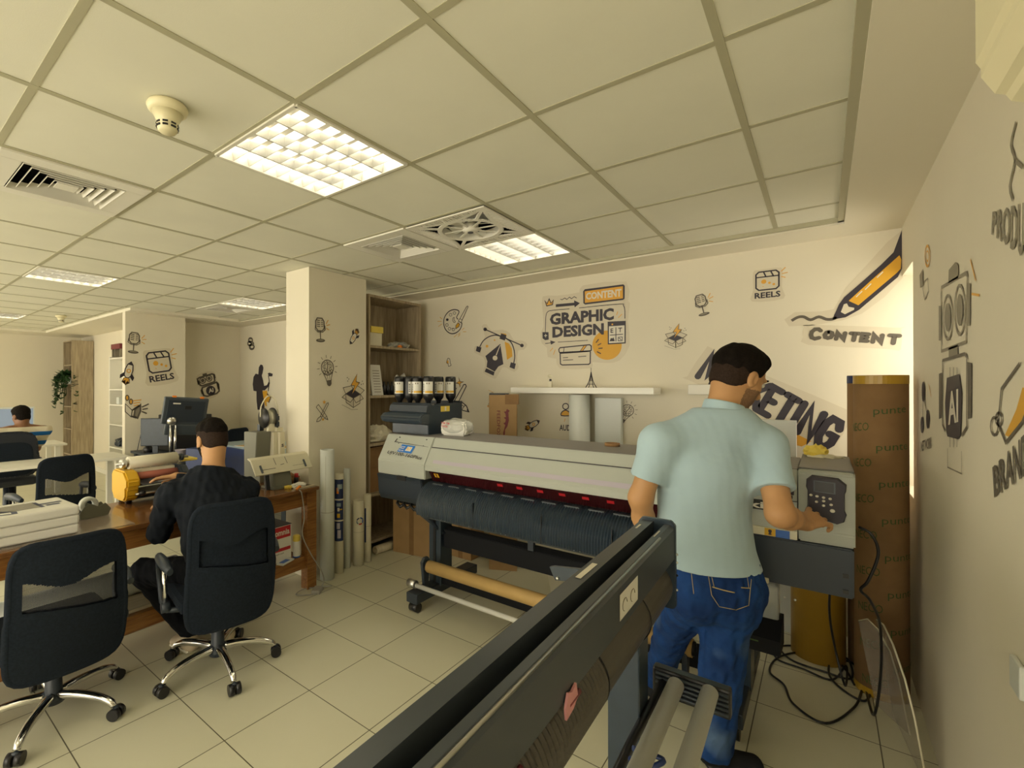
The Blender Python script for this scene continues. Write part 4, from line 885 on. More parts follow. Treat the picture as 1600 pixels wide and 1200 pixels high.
for k, o in enumerate([x for x in C.objects if x.name.startswith('small_bottle')]): o['label'] = ['left dark dropper bottle on the second wooden shelf', 'middle dark dropper bottle on the second wooden shelf', 'right dark dropper bottle, closest to the white bag'][k]
crumple('white_bag', (-3.47, 3.70, 1.508), (.07, .12, .13), 'paper', 'white plastic bag on the second wooden shelf behind the ink bottles', 'bag', 12)
crumple('paper_heap', (-3.50, 3.36, 1.045), (.10, .18, .10), 'film_cream', 'heap of loose white paper on the third wooden shelf', 'paper heap', 14)
sbox('blue_binder', (-3.56, 3.16, 1.045), (-3.39, 3.50, 1.068), 'navy', 'dark blue binder lying under the loose paper heap', 'binder') if False else None
sbox('brown_carton', (-3.68, 3.16, .56), (-3.42, 3.60, .80), 'box_brown', 'brown carton on the fourth wooden shelf behind the printer', 'box')
sbox('tan_carton', (-3.66, 3.16, .80+.001), (-3.40, 3.62, 1.0), 'kraft', 'tan carton directly under the third wooden shelf', 'box')
o = MB('board_light').lathe([(.03, 0), (.038, 0), (.038, .34), (.03, .34), (.03, 0)], m='board_light', seg=20).build('cardboard_core'); o.location = (-3.30, 3.15, .04); o.rotation_euler = (R(-90), 0, R(-3)); tag(o, 'cardboard tube lying on the floor before the shelf unit', 'tube')
# cartons on the floor
def carton(x, y, w_, d, h, rz, label, m='carton', top_open=False, taper=.0):
    t = thing('cardboard_box', label, 'box', (x, y, 0), R(rz), 'brown cardboard boxes behind the printer')
    b = MB(m); b.box((-w_/2, -d/2, 0), (w_/2, d/2, h), m, .003); q = b.build('carton', m, t)
    s = MB('tape'); s.box((-.025, -d/2-.0008, h*.0), (.025, -d/2, h), 'kraft'); s.build('tape_strip', 'kraft', t); return t
carton(-3.05, 3.50, .42, .28, .66, 10, 'wide brown cardboard box on the floor right of the shelf unit', m='carton')
carton(-3.13, 3.80, .30, .20, .55, 0, 'brown box behind, nearly hidden between shelf unit and wide box')
carton(-2.62, 3.70, .24, .22, .62, 0, 'medium brown box standing under the left part of the printer')
def fox_box():
    t = thing('tall_fox_box', 'tall narrow brown box with a purple fox logo, standing behind the printer', 'box', (-2.20, 3.66, 0), R(28))
    b = MB('carton'); b.box((-.12, -.09, 0), (.12, .09, 1.52), 'carton', .003); b.build('carton', 'carton', t)
    f = MB('kraft'); f.box((.02, -.095, 1.44), (.135, .10, 1.525), 'kraft'); f.box((-.12, -.06, 1.52), (.05, .06, 1.535), 'black'); f.build('open_flap', None, t)
    p = MB('maroon'); y = -.0915
    fox = [(.035, 1.40), (.060, 1.385), (.048, 1.37), (.052, 1.30), (.040, 1.25), (.020, 1.22), (.018, 1.18), (.006, 1.165), (.004, 1.195), (.012, 1.225), (.022, 1.26), (.005, 1.275), (.022, 1.285), (.026, 1.31), (.008, 1.325), (.028, 1.33), (.022, 1.36), (.010, 1.375), (.028, 1.38)]
    fa = MB('maroon')
    p.face([(x, y, z) for x, z in fox], 'maroon'); add_text(p, 'FEEDFOX', quad_map([(-.022, y, 1.385), (-.022, y, 1.15), (-.050, y, 1.15), (-.050, y, 1.385)]), 'maroon', .01)
    p.face([(.1212, (x-.03)*.8, z-.03) for x, z in fox], 'maroon'); add_text(p, 'FEEDFOX', quad_map([(.1212, -.035, 1.35), (.1212, -.035, 1.12), (.1212, -.06, 1.12), (.1212, -.06, 1.35)]), 'maroon', .01)
    for x in (-.09, -.075): p.obox((x, -.0908, 1.05), (.004, .001, .12), 'maroon')
    p.build('fox_print', 'maroon', t)
fox_box()
# things against the back wall
ws = thing('wall_shelf', 'long white floating shelf on the back wall under the big lettering sticker', 'wall shelf', (0, 0, 0)); MB().box((-2.22, 3.82, 1.535), (-.99, YB, 1.585), bev=.002).build('shelf_board', 'white_gloss', ws)
et = thing('tower_figurine', 'small dark metal lattice tower figurine on the white wall shelf', 'figurine', (-1.50, 3.90, 1.586))
q = MB('ink')
for sx_ in (-1, 1):
    for sy_ in (-1, 1): q.tube(catmull([(sx_*.034, sy_*.034, 0), (sx_*.018, sy_*.018, .035), (sx_*.008, sy_*.008, .075), (0, 0, .13)], 4), .0035, 'ink', 6)
q.box((-.022, -.022, .026), (.022, .022, .031), 'ink'); q.box((-.012, -.012, .058), (.012, .012, .062), 'ink'); q.tube([(0, 0, .12), (0, 0, .165)], .002, 'ink', 6); q.build('lattice', 'ink', et)
db = thing('diffuser_bottle', 'tiny glass bottle with a dark cap and pale flower on the white wall shelf', 'bottle', (-1.865, 3.90, 1.586))
MB().box((-.018, -.018, 0), (.018, .018, .055), bev=.004).build('glass_body', 'film_cream', db); MB().cyl((0, 0, .055), (0, 0, .075), .010).build('cap', 'ink', db); MB().ball((-.008, 0, .10), (.022, .01, .014), None, 10).build('flower', 'cream', db); MB().tube([(0, 0, .07), (-.005, 0, .10)], .0015, None, 5).build('stem', 'cream', db)
fr_ = roll('vinyl_roll', -1.60, 3.90, .085, 1.525, 'alu', 'tall silver-white roll standing under the wall shelf', group='rolls behind the printer'); fr_.children[0].data.materials[0] = M['film_white']
tag(MB('film_white').box((-1.50, 3.98, 0), (-1.28, 4.03, 1.50), 'film_white', .004).build('leaning_sheet'), 'flat white panel leaning on the back wall beside the silver roll', 'panel')
o = MB('film_cream').prism([(-1.62, 0), (-1.0, 0), (-1.0, .78), (-1.78, .78), (-1.70, .35)], 'y', 3.40, 3.43, 'film_cream').build('white_board'); tag(o, 'large white sheet standing behind the stand of the wide printer', 'sheet')
o = MB('box_brown').lathe([(.035, 0), (.045, 0), (.045, .02), (.035, .02), (.035, 0)], m='box_brown', seg=24).build('brown_ring'); o.location = (-1.02, 3.0, 1.225); tag(o, 'small brown ring lying on the printer top left of the man', 'ring')
# right-hand stuff
tag(MB('white').box((-.79, 3.98, 1.535), (-.60, YB-.001, 1.61), 'white', .003).build('wall_box'), 'small white box on the back wall behind the man', 'wall box')
t = thing('white_carton', 'plain white board standing behind the printer right of the man', 'board', (0, 0, 0)); MB().box((-.45, 3.85, 0), (-.136, 3.93, 1.373), bev=.002).build('board', 'film_white', t)
t = thing('gold_roll', 'thick shiny gold foil roll standing behind the right end of the printer', 'roll', (-.03, 3.64, 0)); MB().lathe([(.128, 0), (.128, 1.0), (.11, 1.0), (.10, .95), (0, .95)], seg=40).build('foil_roll', 'gold', t)
crumple('yellow_foil', (-.03, 3.06, 1.25), (.05, .035, .035), 'yellow_pale', 'crumpled yellow foil lying behind the control tower', 'foil', 20)
crumple('beige_wrapping', (.0, 3.05, 1.225), (.085, .05, .022), 'cream', 'beige crumpled wrapping on the printer top beside the yellow foil', 'wrapping', 21)
crumple('yellow_tape_piece', (-.265, 3.05, 1.225), (.022, .03, .045), 'yellow_pale', 'small yellow tape piece on the tower top next to the man arm', 'tape', 22)
def kraft_tube(x, y, r, h, label, cap, text=True, seam=None):
    t = thing('kraft_roll', label, 'kraft roll', (x, y, 0), 0, 'kraft wrapped media rolls in the corner')
    MB('kraft').lathe([(r, .0), (r, h), (r*.2, h), (r*.2, h-.02), (0, h-.02)], m='kraft', seg=48).build('wrapped_roll', 'kraft', t)
    c = MB(cap); arcface(c, r+.0012, R(-180), R(180), h-.045, h-.002, cap, 40); c.build('top_tape', cap, t)
    if text:
        b = MB('tape'); arcface(b, r+.0012, R(-180), R(180), .002, .04, 'tape', 40); b.build('bottom_tape', 'tape', t)
        g = MB('green_print'); rr = r+.0016
        for k in range(8):
            z = 1.44-.185*k; a0 = R(-108+5.5*k)
            for st, a1, a2, dz in (('punte', a0, a0+R(72), 0), ('NECO', a0-R(66), a0-R(10), -.085)):
                g_f = lambda x_, y_, a1=a1, a2=a2, zz=z+dz: (rr*math.cos(a1+(a2-a1)*x_), rr*math.sin(a1+(a2-a1)*x_), zz+.042*y_+.015*x_)
                add_text(g, st, g_f, 'green_print', -.005)
        g.build('green_print', 'green_print', t)
    return t
kraft_tube(.232, 3.42, .108, 1.655, 'big kraft-paper media roll with green printed words, in the corner by the window', 'tape')
kraft_tube(.19, 3.72, .082, 1.66, 'slimmer kraft media roll with a dark blue cap behind the big one', 'navy', text=False)
o = MB('yellow').cyl((.145, 3.40, 0), (.145, 3.40, 1.30), .010, 'yellow', 10).build('yellow_rod'); tag(o, 'thin yellow rod standing between printer and kraft rolls', 'rod')
# acrylic sheets
def acryl(loc, rz, tilt, w_, h, label, m='acrylic'):
    t = thing('acrylic_sheet', label, 'acrylic sheet', loc, R(rz)); pts = [(0, 0), (w_, 0), (w_, h*.55), (w_*.9, h*.8), (w_*.65, h*.96), (w_*.35, h), (0, h*.9)]
    b = MB(m); b.prism(pts, 'y', -.003, .003, m, X=Matrix.Rotation(R(tilt), 4, 'X')); b.build('sheet', m, t)
    e = MB('cream'); e.tube([Matrix.Rotation(R(tilt), 4, 'X') @ Vector((p[0], 0, p[1])) for p in pts[1:]], .0035, 'cream', 6); e.build('sheet_edge', 'cream', t)
acryl((.262, 3.20, 0.005), -84, 8, .52, .50, 'clear acrylic sheet leaning on the right wall at the bottom right')
acryl((.20, 3.26, .005), -62, 10, .22, .46, 'smaller smoked acrylic sheet leaning against the big kraft roll')
# cables on the floor by the printer
def floor_loop(cx, cy_, rx, ry, n=14, a0=0, z=.008): return [(cx+rx*math.cos(a0+2*math.pi*k/n), cy_+ry*math.sin(a0+2*math.pi*k/n), z+.004*(k % 3)) for k in range(n)]
g3 = lambda u, v, z=.008: tuple(on(u, v, 'z', z))
pts = [(.112, 2.62, 1.02), (.15, 2.60, 1.00), (.17, 2.62, .92), (.14, 2.64, .80), (.118, 2.66, .75), (.15, 2.70, .70), (.19, 2.85, .55), (.20, 2.98, .28), (.18, 3.05, .05)]+[g3(*p) for p in ((1350, 1075), (1335, 1105), (1290, 1130), (1240, 1100), (1225, 1070), (1203, 1050), (1212, 1030), (1240, 1020), (1290, 1018), (1320, 1045), (1335, 1070))]
tag(MB('black').tube(catmull(pts, 8), .0055, 'black', 8).build('power_cable'), 'black power cable looping from the control tower down to the floor tiles', 'cable')
pts = [g3(*p) for p in ((1245, 975), (1222, 985), (1215, 1005), (1235, 1030), (1290, 1050), (1330, 1060), (1325, 1030), (1300, 1030), (1296, 1055), (1320, 1080), (1352, 1095), (1358, 1070), (1330, 1035), (1290, 1030), (1245, 1000), (1240, 985))]
tag(MB('black').tube(catmull(pts, 8), .0055, 'black', 8).build('coiled_cable'), 'black cable lying in loose coils on the floor below the waste tray', 'cable')
pts = [(.03, 3.0, .70), (.02, 3.05, .50), (.04, 3.12, .30), (.08, 3.15, .10)]+[g3(*p) for p in ((1322, 1040), (1300, 1062), (1255, 1045), (1215, 1030), (1212, 1012), (1245, 1010), (1265, 1030))]
tag(MB('black').tube(catmull(pts, 8), .005, 'black', 8).build('hanging_cable'), 'black cable hanging from under the control tower beside the gold roll', 'cable')
# ================================================================ THE FAR OFFICE
def table(name, x0, x1, y0, y1, z, label, legs, m='white'):
    t = thing(name, label, 'table', (0, 0, 0)); MB().box((x0, y0, z-.028), (x1, y1, z), bev=.002).build('tabletop', m, t)
    for (x, y) in legs: MB().box((x-.03, y-.03, 0), (x+.03, y+.03, z-.028)).build('leg', m, t)
    return t
table('white_table', -7.15, -6.52, -.9, 2.17, .745, 'long white table crossing behind the wooden desk, chair pushed up to it', [(-6.60, 2.05), (-7.08, 2.10), (-6.6, -.8), (-7.08, -.8)])
table('computer_table', -9.55, -8.85, .1, 2.08, .735, 'white table far left holding the large monitor', [(-8.95, 1.98), (-9.45, 1.98), (-8.95, .2)])
m = thing('large_monitor', 'large curved-looking monitor switched on in front of the man in stripes', 'monitor', (-8.98, 1.20, .736), 0)
q = MB('film_white'); q.box((-.03, -.62, .17), (0, .52, .56), 'film_white', .006); q.build('monitor_case', 'film_white', m)
q = MB('screen'); q.face([(.001, -.60, .185), (.001, .50, .185), (.001, .50, .535), (.001, -.60, .535)], 'screen'); q.face([(.002, .33, .44), (.002, .44, .44), (.002, .44, .50), (.002, .33, .50)], 'lavender')
for k in range(7): q.face([(.002, -.55+.09*k, .36+.02*(k % 3)), (.002, -.50+.09*k, .36+.02*(k % 3)), (.002, -.50+.09*k, .372+.02*(k % 3)), (.002, -.55+.09*k, .372+.02*(k % 3))], 'paper')
q.build('screen', None, m)
q = MB('film_white'); q.cyl((-.02, 0, 0), (-.02, 0, .2), .03, 'film_white'); q.box((-.15, -.16, 0), (.10, .16, .012), 'film_white'); q.build('monitor_stand', 'film_white', m)
# plank cupboard in the far corner
cb = thing('corner_cabinet', 'tall wooden open cabinet in the far corner, plant hanging from its shelf', 'cabinet', (0, 0, 0))
MB().box((-10.82, 2.60, 0), (-10.80, 2.94, 2.45)).build('side_panel', 'greywood', cb); MB().box((-11.36, 2.60, 0), (-11.34, 2.94, 2.45)).build('side_panel', 'greywood', cb)
MB().box((-11.34, 2.92, 0), (-10.82, 2.94, 2.45)).build('back_panel', 'greywood', cb); MB().box((-11.34, 2.60, 2.43), (-10.82, 2.92, 2.45)).build('top_panel', 'greywood', cb)
for z in (.30, .78, 1.20, 1.62, 1.98): MB().box((-11.34, 2.61, z), (-10.82, 2.92, z+.02)).build('shelf', 'greywood', cb)
pl_ = thing('hanging_plant', 'trailing green plant hanging over the shelves of the corner cabinet', 'plant', (-11.05, 2.66, 1.641))
MB().lathe([(0, 0), (.05, 0), (.07, .12), (.06, .12), (0, .11)], seg=18).build('pot', 'film_white', pl_)
lf = MB('leaf'); rnd = random.Random(2); st = MB('leaf')
for k in range(22):
    a = rnd.uniform(-2.6, .2); L_ = rnd.uniform(.25, .95); p = Vector((0, 0, .12)); pts = [p.copy()]; d = Vector((math.cos(a)*.07, math.sin(a)*.05, .05))
    for i in range(9): p = p+d; d = d*.82+Vector((-.004, 0, -.020*L_*2)); pts.append(p.copy())
    st.tube(pts, .004, 'leaf', 5)
    for i, pp_ in enumerate(pts[1:]):
        for s in (-1, 1):
            n = Vector((rnd.uniform(-1, 1), rnd.uniform(-1, .2), rnd.uniform(-.6, .6))).normalized(); u = n.cross(Vector((0, 0, 1))).normalized()*.034; q_ = pp_+n*.075
            lf.face([pp_, pp_+n*.02+u, q_+n*.02, pp_+n*.02-u], 'leaf')
st.build('stem', 'leaf', pl_); lf.build('leaves', 'leaf', pl_, fix=False)
ws = thing('white_shelf_unit', 'white narrow shelf unit half hidden behind the wall corner of the far office', 'shelf unit', (0, 0, 0))
MB().box((-8.86, 2.62, 0), (-8.82, 2.94, 2.06)).build('side_panel', 'white', ws); MB().box((-7.50, 2.62, 0), (-7.46, 2.94, 2.06)).build('side_panel', 'white', ws); MB().box((-8.82, 2.925, 0), (-7.50, 2.94, 2.06)).build('back_panel', 'white', ws)
for z in (.10, .64, 1.0, 1.31, 1.55, 2.04): MB().box((-8.82, 2.62, z-.02), (-7.50, 2.925, z)).build('shelf', 'white', ws)
mb_ = thing('maroon_box', 'maroon box on legs standing on top of the white narrow shelf unit', 'box', (-8.70, 2.72, 2.06)); MB().box((-.14, -.08, .12), (.25, .08, .20)).build('maroon_top', 'maroon', mb_)
for x in (-.12, 0, .22): MB().box((x-.01, -.07, 0), (x+.01, .07, .12)).build('leg', 'ink_grey', mb_)
tag(MB('film_white').box((-8.72, 2.68, 1.3105), (-8.60, 2.80, 1.42), 'film_white', .004).build('white_jar'), 'small white jar on the white narrow shelf unit', 'jar')
crumple('dark_cable_heap', (-8.68, 2.74, .641), (.12, .08, .08), 'dark', 'dark cable heap on the lower board of the white narrow shelf unit', 'cable heap', 31)
# dark table with monitors against the left wall
table('dark_table', -6.96, -6.15, 2.30, 2.98, .76, 'dark table by the far wall carrying the black screens', [(-6.25, 2.36), (-6.9, 2.36), (-6.25, 2.92)], 'dark')
def monitor(x, y, rz, w_, h, label, z=.761, zo=.10, m='dark'):
    t = thing('monitor', label, 'monitor', (x, y, z), R(rz)); MB().box((-.03, -w_/2, zo), (0, w_/2, zo+h), bev=.006).build('monitor_case', m, t)
    MB().box((0, -w_/2+.012, zo+.012), (.002, w_/2-.012, zo+h-.012)).build('screen', 'slate', t)
    q = MB('dark'); q.box((-.05, -.03, .0), (-.02, .03, zo+.1), 'dark'); q.box((-.12, -.12, 0), (.08, .12, .012), 'dark', .003); q.build('stand', 'dark', t); return t
monitor(-6.38, 2.37, -42, .32, .34, 'black monitor with its dark screen towards the wooden desk')
t = thing('computer_tower', 'big black computer case with a small red light behind the monitor', 'computer', (-6.62, 2.80, .761), 0); MB().box((-.2, -.22, 0), (.2, .30, .46), bev=.008).build('case', 'black', t); MB().box((.201, -.06, .36), (.205, -.03, .41)).build('red_light', 'red_led', t); MB().box((.201, .24, .02), (.204, .28, .34)).build('blue_edge', 'blue', t)
tag(MB('black').lathe([(0, 0), (.05, 0), (.06, .05), (.03, .10), (0, .10)], m='black', seg=14).build('webcam'), 'small black camera sitting on the top of the black monitor', 'camera').location = (-6.55, 2.36, .762)
tag(MB('dark').tube(catmull([(-6.9, 2.36, .765), (-6.88, 2.40, 1.0), (-6.85, 2.42, 1.15), (-6.7, 2.45, 1.16), (-6.6, 2.42, 1.12)]), .005, 'dark', 6).build('wire'), 'thin dark wire arching beside the black monitor', 'wire')
t = thing('swivel_screen', 'large grey flat screen seen from behind, tilted on a chrome arm', 'screen', (-5.78, 2.47, 0), R(-6))
X = Matrix.Translation((0, 0, 1.25)) @ Matrix.Rotation(R(-4), 4, 'X') @ Matrix.Rotation(R(14), 4, 'Y')
b = MB('slate_light'); b.box((-.03, -.24, -.10), (.02, .24, .22), 'slate_light', .015, X); b.box((-.05, -.20, -.23), (.03, .20, -.09), 'slate_light', .02, X); b.build('rear_shell', 'slate_light', t)
b = MB('dark'); b.box((.02, -.20, -.07), (.028, .20, .19), 'dark', .003, X); b.box((.03, -.02, .09), (.034, .05, .13), 'black', 0, X)
b.build('rear_recess', 'slate', t); b = MB('paper'); b.box((.029, -.15, .145), (.032, -.07, .16), 'paper', 0, X); b.build('sticker', 'paper', t)
for y in (-.14, .16): MB().box((-.01, y-.02, .22), (.015, y+.02, .235), X=X).build('orange_clip', 'orange', t)
MB().tube([(0, -.15, .78), (0, -.15, 1.15)], .014, None, 8).build('arm_post', 'chrome', t); MB().tube([(0, -.10, .78), (0, -.10, 1.15)], .014, None, 8).build('arm_post', 'chrome', t)
MB().ball((0, -.14, 1.20), .055, None).build('joint', 'steel', t); MB().box((-.10, -.25, .761), (.10, .0, .79)).build('base', 'dark', t)
table('side_table', -5.95, -5.45, 2.05, 2.80, .76, 'narrow dark table under the tilted grey screen', [(-5.5, 2.1), (-5.9, 2.1), (-5.5, 2.75)], 'dark')
cu = thing('noodle_cup', 'purple and yellow paper cup on the table beneath the grey screen', 'cup', (-5.55, 2.33, .761)); MB().lathe([(0, 0), (.04, 0), (.055, .13), (.058, .13), (.05, .125), (0, .12)], seg=20).build('cup_body', 'lavender', cu)
l = MB('yellow_pale'); arcface(l, .0535, R(-120), R(-10), .02, .08, 'yellow_pale'); l.build('yellow_print', 'yellow_pale', cu)
t = thing('blue_box', 'solid dark blue box standing just behind the seated man head', 'box', (-5.02, 2.42, .62), R(20)); MB().box((-.12, -.22, .0), (.12, .06, .34), bev=.006).build('blue_case', 'navy', t); MB().box((-.12, -.22, -.62), (.12, .06, -.002)).build('pedestal', 'dark', t)
t = thing('flatbed_table', 'low flatbed machine with a pale blue top and dark blue sides', 'flatbed machine', (0, 0, 0))
MB().box((-6.20, 3.0, .30), (-4.45, 3.72, .83), bev=.01).build('blue_body', 'navy', t); MB().box((-6.18, 3.02, .83), (-4.47, 3.70, .85)).build('bed', 'table_blue', t)
for x in (-6.1, -4.6):
    for y in (3.05, 3.65): MB().box((x-.04, y-.04, 0), (x+.04, y+.04, .30)).build('leg', 'dark', t)
o = MB('kraft').box((-.35, -.15, 0), (.35, .15, .004), 'kraft_roll').box((-.37, -.17, -.001), (.37, .17, .002), 'paper').build('flat_print'); o.location = (-5.35, 3.25, .852); o.rotation_euler = (0, 0, R(10)); tag(o, 'flat tan sheet with white edge lying on the flatbed machine', 'sheet')
t = thing('white_cabinet', 'white cabinet against the back wall beside the pillar', 'cabinet', (-5.15, 3.90, 0)); MB().box((-.30, -.12, 0), (.45, .13, 1.58), bev=.004).build('carcass', 'white_gloss', t); MB().box((-.30, -.125, .86), (.45, -.122, .868)).build('door_gap', 'ink_grey', t)
t = thing('blue_crate', 'small dark blue box with a grey side on top of the white cabinet', 'box', (-5.18, 3.86, 1.581)); MB().box((-.06, -.07, 0), (.11, .08, .27)).build('blue_case', 'navy', t); MB().box((-.10, -.07, 0), (-.061, .08, .27)).build('grey_side', 'ink_grey', t)
# split air conditioner on the right wall
ac = thing('air_conditioner', 'cream split air conditioner high on the right wall, cut by the picture corner', 'air conditioner', (XR, 1.04, 1.965)); ac.scale = (.93, 1, 1)
b = MB('sensor'); b.prism([(-.004, 0), (-.10, -.005), (-.19, .04), (-.215, .09), (-.215, .22), (-.19, .27), (-.004, .27)], 'y', -.85, .0, 'sensor', .012); b.build('body', 'sensor', ac)
MB().prism([(-.06, -.004), (-.17, .028), (-.175, .022), (-.07, -.012)], 'y', -.80, -.05).build('louvre_flap', 'charcoal', ac)
MB().box((-.218, -.15, .18), (-.2155, -.09, .2)).build('display', 'ink', ac)
sw = MB('film_white').box((0, -.04, 0), (.012, .04, .08), 'film_white', .004).build('wall_socket'); sw.location = (XR-.0125, 1.80, .85); tag(sw, 'white wall socket low on the right wall at the picture edge', 'socket')
# ================================================================ WALL STICKERS (flat vinyl on the walls)
PLANES = {'back': ('y', YB, lambda a, b, o: (a, YB-o, b), lambda p: (p.x, p.z)), 'pillar': ('x', -3.315, lambda a, b, o: (-3.315+o, a, b), lambda p: (p.y, p.z)),
 'left': ('x', XL, lambda a, b, o: (XL+o, a, b), lambda p: (p.y, p.z)), 'left2': ('x', XL-.40, lambda a, b, o: (XL-.40+o, a, b), lambda p: (p.y, p.z)),
 'right': ('x', XR, lambda a, b, o: (XR-o, -a, b), lambda p: (-p.y, p.z))}
OFF = {'sticker': .0012, 'sticker_orange': .0022, 'sticker_yellow': .0022, 'table_blue': .002, 'ink': .0032, 'ink_soft': .0032, 'ink_grey': .003, 'sticker_white': .0044}
class Decal:
    """Draws in photo pixels (icon=None) or in icon units mapped by centre, scale, rotation, onto one wall plane."""
    def __init__(s, plane, centre=None, size=None, rot=0, flip=1):
        s.ax, s.val, s.to3, s.to2 = PLANES[plane]; s.mb = MB('ink'); s.icon = centre is not None; s.layer = 0
        if s.icon: s.c = s.to2(on(*centre, s.ax, s.val)); s.k = size; s.r = R(rot); s.fl = flip
    def m2(s, p):
        if s.icon:
            x, y = p[0]*s.k*s.fl, p[1]*s.k; return (s.c[0]+x*math.cos(s.r)-y*math.sin(s.r), s.c[1]+x*math.sin(s.r)+y*math.cos(s.r))
        return s.to2(on(p[0], p[1], s.ax, s.val))
    def poly(s, pts, m='ink', up=0):
        P = [s.m2(p) for p in pts]; b = bmesh.new(); vs = [b.verts.new((x, y, 0)) for x, y in P]
        b.faces.new(vs); bmesh.ops.triangulate(b, faces=b.faces[:])
        for f in b.faces: s.mb.face([s.to3(v.co.x, v.co.y, OFF[m]+up) for v in f.verts], m)
        b.free(); return s
    def line(s, pts, w, m='ink', closed=False, smooth=0, up=0):
        if smooth: pts = [tuple(v)[:2] for v in catmull([(p[0], p[1], 0) for p in pts], smooth, closed)]
        P = [Vector(s.m2(p)) for p in pts]; w = (w*s.k if s.icon else w)/2; n = len(P); Lf, Rt = [], []
        for i in range(n):
            if closed: d0, d1 = (P[i]-P[i-1]), (P[(i+1) % n]-P[i])
            else: d0 = P[i]-P[i-1] if i else P[1]-P[0]; d1 = P[i+1]-P[i] if i < n-1 else P[-1]-P[-2]
            d0, d1 = d0.normalized(), d1.normalized(); t = (d0+d1); t = t.normalized() if t.length > 1e-4 else d1
            nn = Vector((-t.y, t.x)); k = w/max(.45, abs(nn.dot(Vector((-d1.y, d1.x)))))
            Lf.append(P[i]+nn*k); Rt.append(P[i]-nn*k)
        for i in range(n if closed else n-1):
            j = (i+1) % n; s.mb.face([s.to3(*q, OFF[m]+up) for q in (Lf[i], Rt[i], Rt[j], Lf[j])], m)
        return s
    def ring(s, c, r, w, m='ink', n=20, up=0, ry=None):
        return s.line([(c[0]+r*math.cos(2*math.pi*k/n), c[1]+(ry or r)*math.sin(2*math.pi*k/n)) for k in range(n)], w, m, True, up=up)
    def disc(s, c, r, m='ink', n=16, up=0, ry=None): return s.poly([(c[0]+r*math.cos(2*math.pi*k/n), c[1]+(ry or r)*math.sin(2*math.pi*k/n)) for k in range(n)], m, up)
    def text(s, st, q, m='ink', bold=.03, shear=0):
        f2 = quad_map([(p[0], p[1], 0) for p in q]); add_text(s.mb, st, lambda x, y: s.to3(*s.m2(f2(x, y)[:2]), OFF[m]), m, bold, shear); return s
    def back(s, pts, smooth=5): 
        if smooth: pts = [tuple(v)[:2] for v in catmull([(p[0], p[1], 0) for p in pts], smooth, True)]
        return s.poly(pts, 'sticker')
    def done(s, label, name='wall_sticker', group=None): return tag(s.mb.build(name, 'ink', fix=False), label, 'wall sticker', group)
Z = lambda ox, oy, k: (lambda pts: [(ox+x/k, oy+y/k) for x, y in pts])

GLYPH = {'M': [[(0, 0), (.04, 1), (.5, .25), (.96, 1), (1, 0)]], 'A': [[(0, 0), (.5, 1), (1, 0)], [(.2, .32), (.8, .32)]], 'R': [[(0, 0), (0, 1), (.7, 1), (1, .82), (.9, .55), (.1, .48)], [(.45, .5), (1, 0)]],
 'K': [[(0, 0), (0, 1)], [(1, 1), (.1, .45)], [(.3, .58), (1, 0)]], 'E': [[(1, 0), (0, 0), (0, 1), (1, 1)], [(0, .52), (.85, .52)]], 'T': [[(0, 1), (1, 1)], [(.5, 1), (.5, 0)]], 'I': [[(.5, 0), (.5, 1)]],
 'N': [[(0, 0), (0, 1), (1, 0), (1, 1)]], 'G': [[(1, .78), (.8, 1), (.25, 1), (0, .75), (0, .25), (.25, 0), (.75, 0), (1, .22), (1, .48), (.6, .48)]], 'C': [[(1, .85), (.75, 1), (.35, .97), (.05, .7), (0, .4), (.15, .1), (.5, 0), (.95, .12)]],
 'O': [[(.5, 1), (.15, .88), (0, .5), (.15, .12), (.5, 0), (.85, .12), (1, .5), (.85, .88), (.5, 1), (.3, .96)]]}
def glyph(d, ch, q, w, m='ink', up=0):           # q: TL TR BR BL of the stroke skeleton, in the units of the decal
    f = quad_map([(p[0], p[1], 0) for p in q])
    for st in GLYPH[ch]:
        pts = [tuple(f(*p))[:2] for p in st]; d.line(pts, w, m, up=up); 
        for p in (pts[0], pts[-1]):
            c = d.m2(p); n = 10; b = [d.to3(c[0]+w/2*math.cos(2*math.pi*k/n), c[1]+w/2*math.sin(2*math.pi*k/n), OFF[m]+up+.0002) for k in range(n)]; d.mb.face(b, m)
# --- the big lettering sticker (crop 840,430 scale 7.5)
z = Z(840, 430, 7.5); d = Decal('back')
d.back(z([(60, 250), (220, 240), (490, 200), (530, 120), (1040, 75), (1060, 300), (1085, 330), (1060, 540), (1080, 820), (960, 1000), (800, 1030), (640, 1020), (630, 1090), (260, 1095), (220, 980), (120, 960), (110, 850), (50, 800), (35, 680), (70, 600), (60, 420)]), 2)
d.poly(z([(535, 190), (555, 165), (1005, 108), (1022, 125), (1020, 275), (1005, 290), (560, 345), (538, 330)])); d.poly(z([(555, 190), (1002, 130), (1002, 272), (556, 325)]), 'sticker_orange', .002)
d.text('CONTENT', z([(568, 207), (985, 158), (985, 250), (568, 290)]), 'sticker_white', .035)
d.text('GRAPHIC', z([(145, 450), (895, 382), (895, 525), (145, 588)]), 'ink', .045); d.text('DESIGN', z([(175, 605), (778, 560), (778, 697), (175, 735)]), 'ink', .045)
d.poly(z([(80, 290), (112, 325), (138, 265), (160, 320), (192, 280), (180, 350), (105, 368)]), 'ink'); d.poly(z([(95, 308), (114, 342), (138, 292), (158, 338), (180, 302), (172, 342), (112, 355)]), 'sticker_orange', .002)
d.line(z([(268, 282), (290, 288), (320, 268), (345, 285), (375, 258), (400, 276), (430, 252), (460, 268)]), .006)
d.poly(z([(215, 342), (430, 322), (430, 295), (497, 328), (437, 378), (432, 355), (215, 374)]))
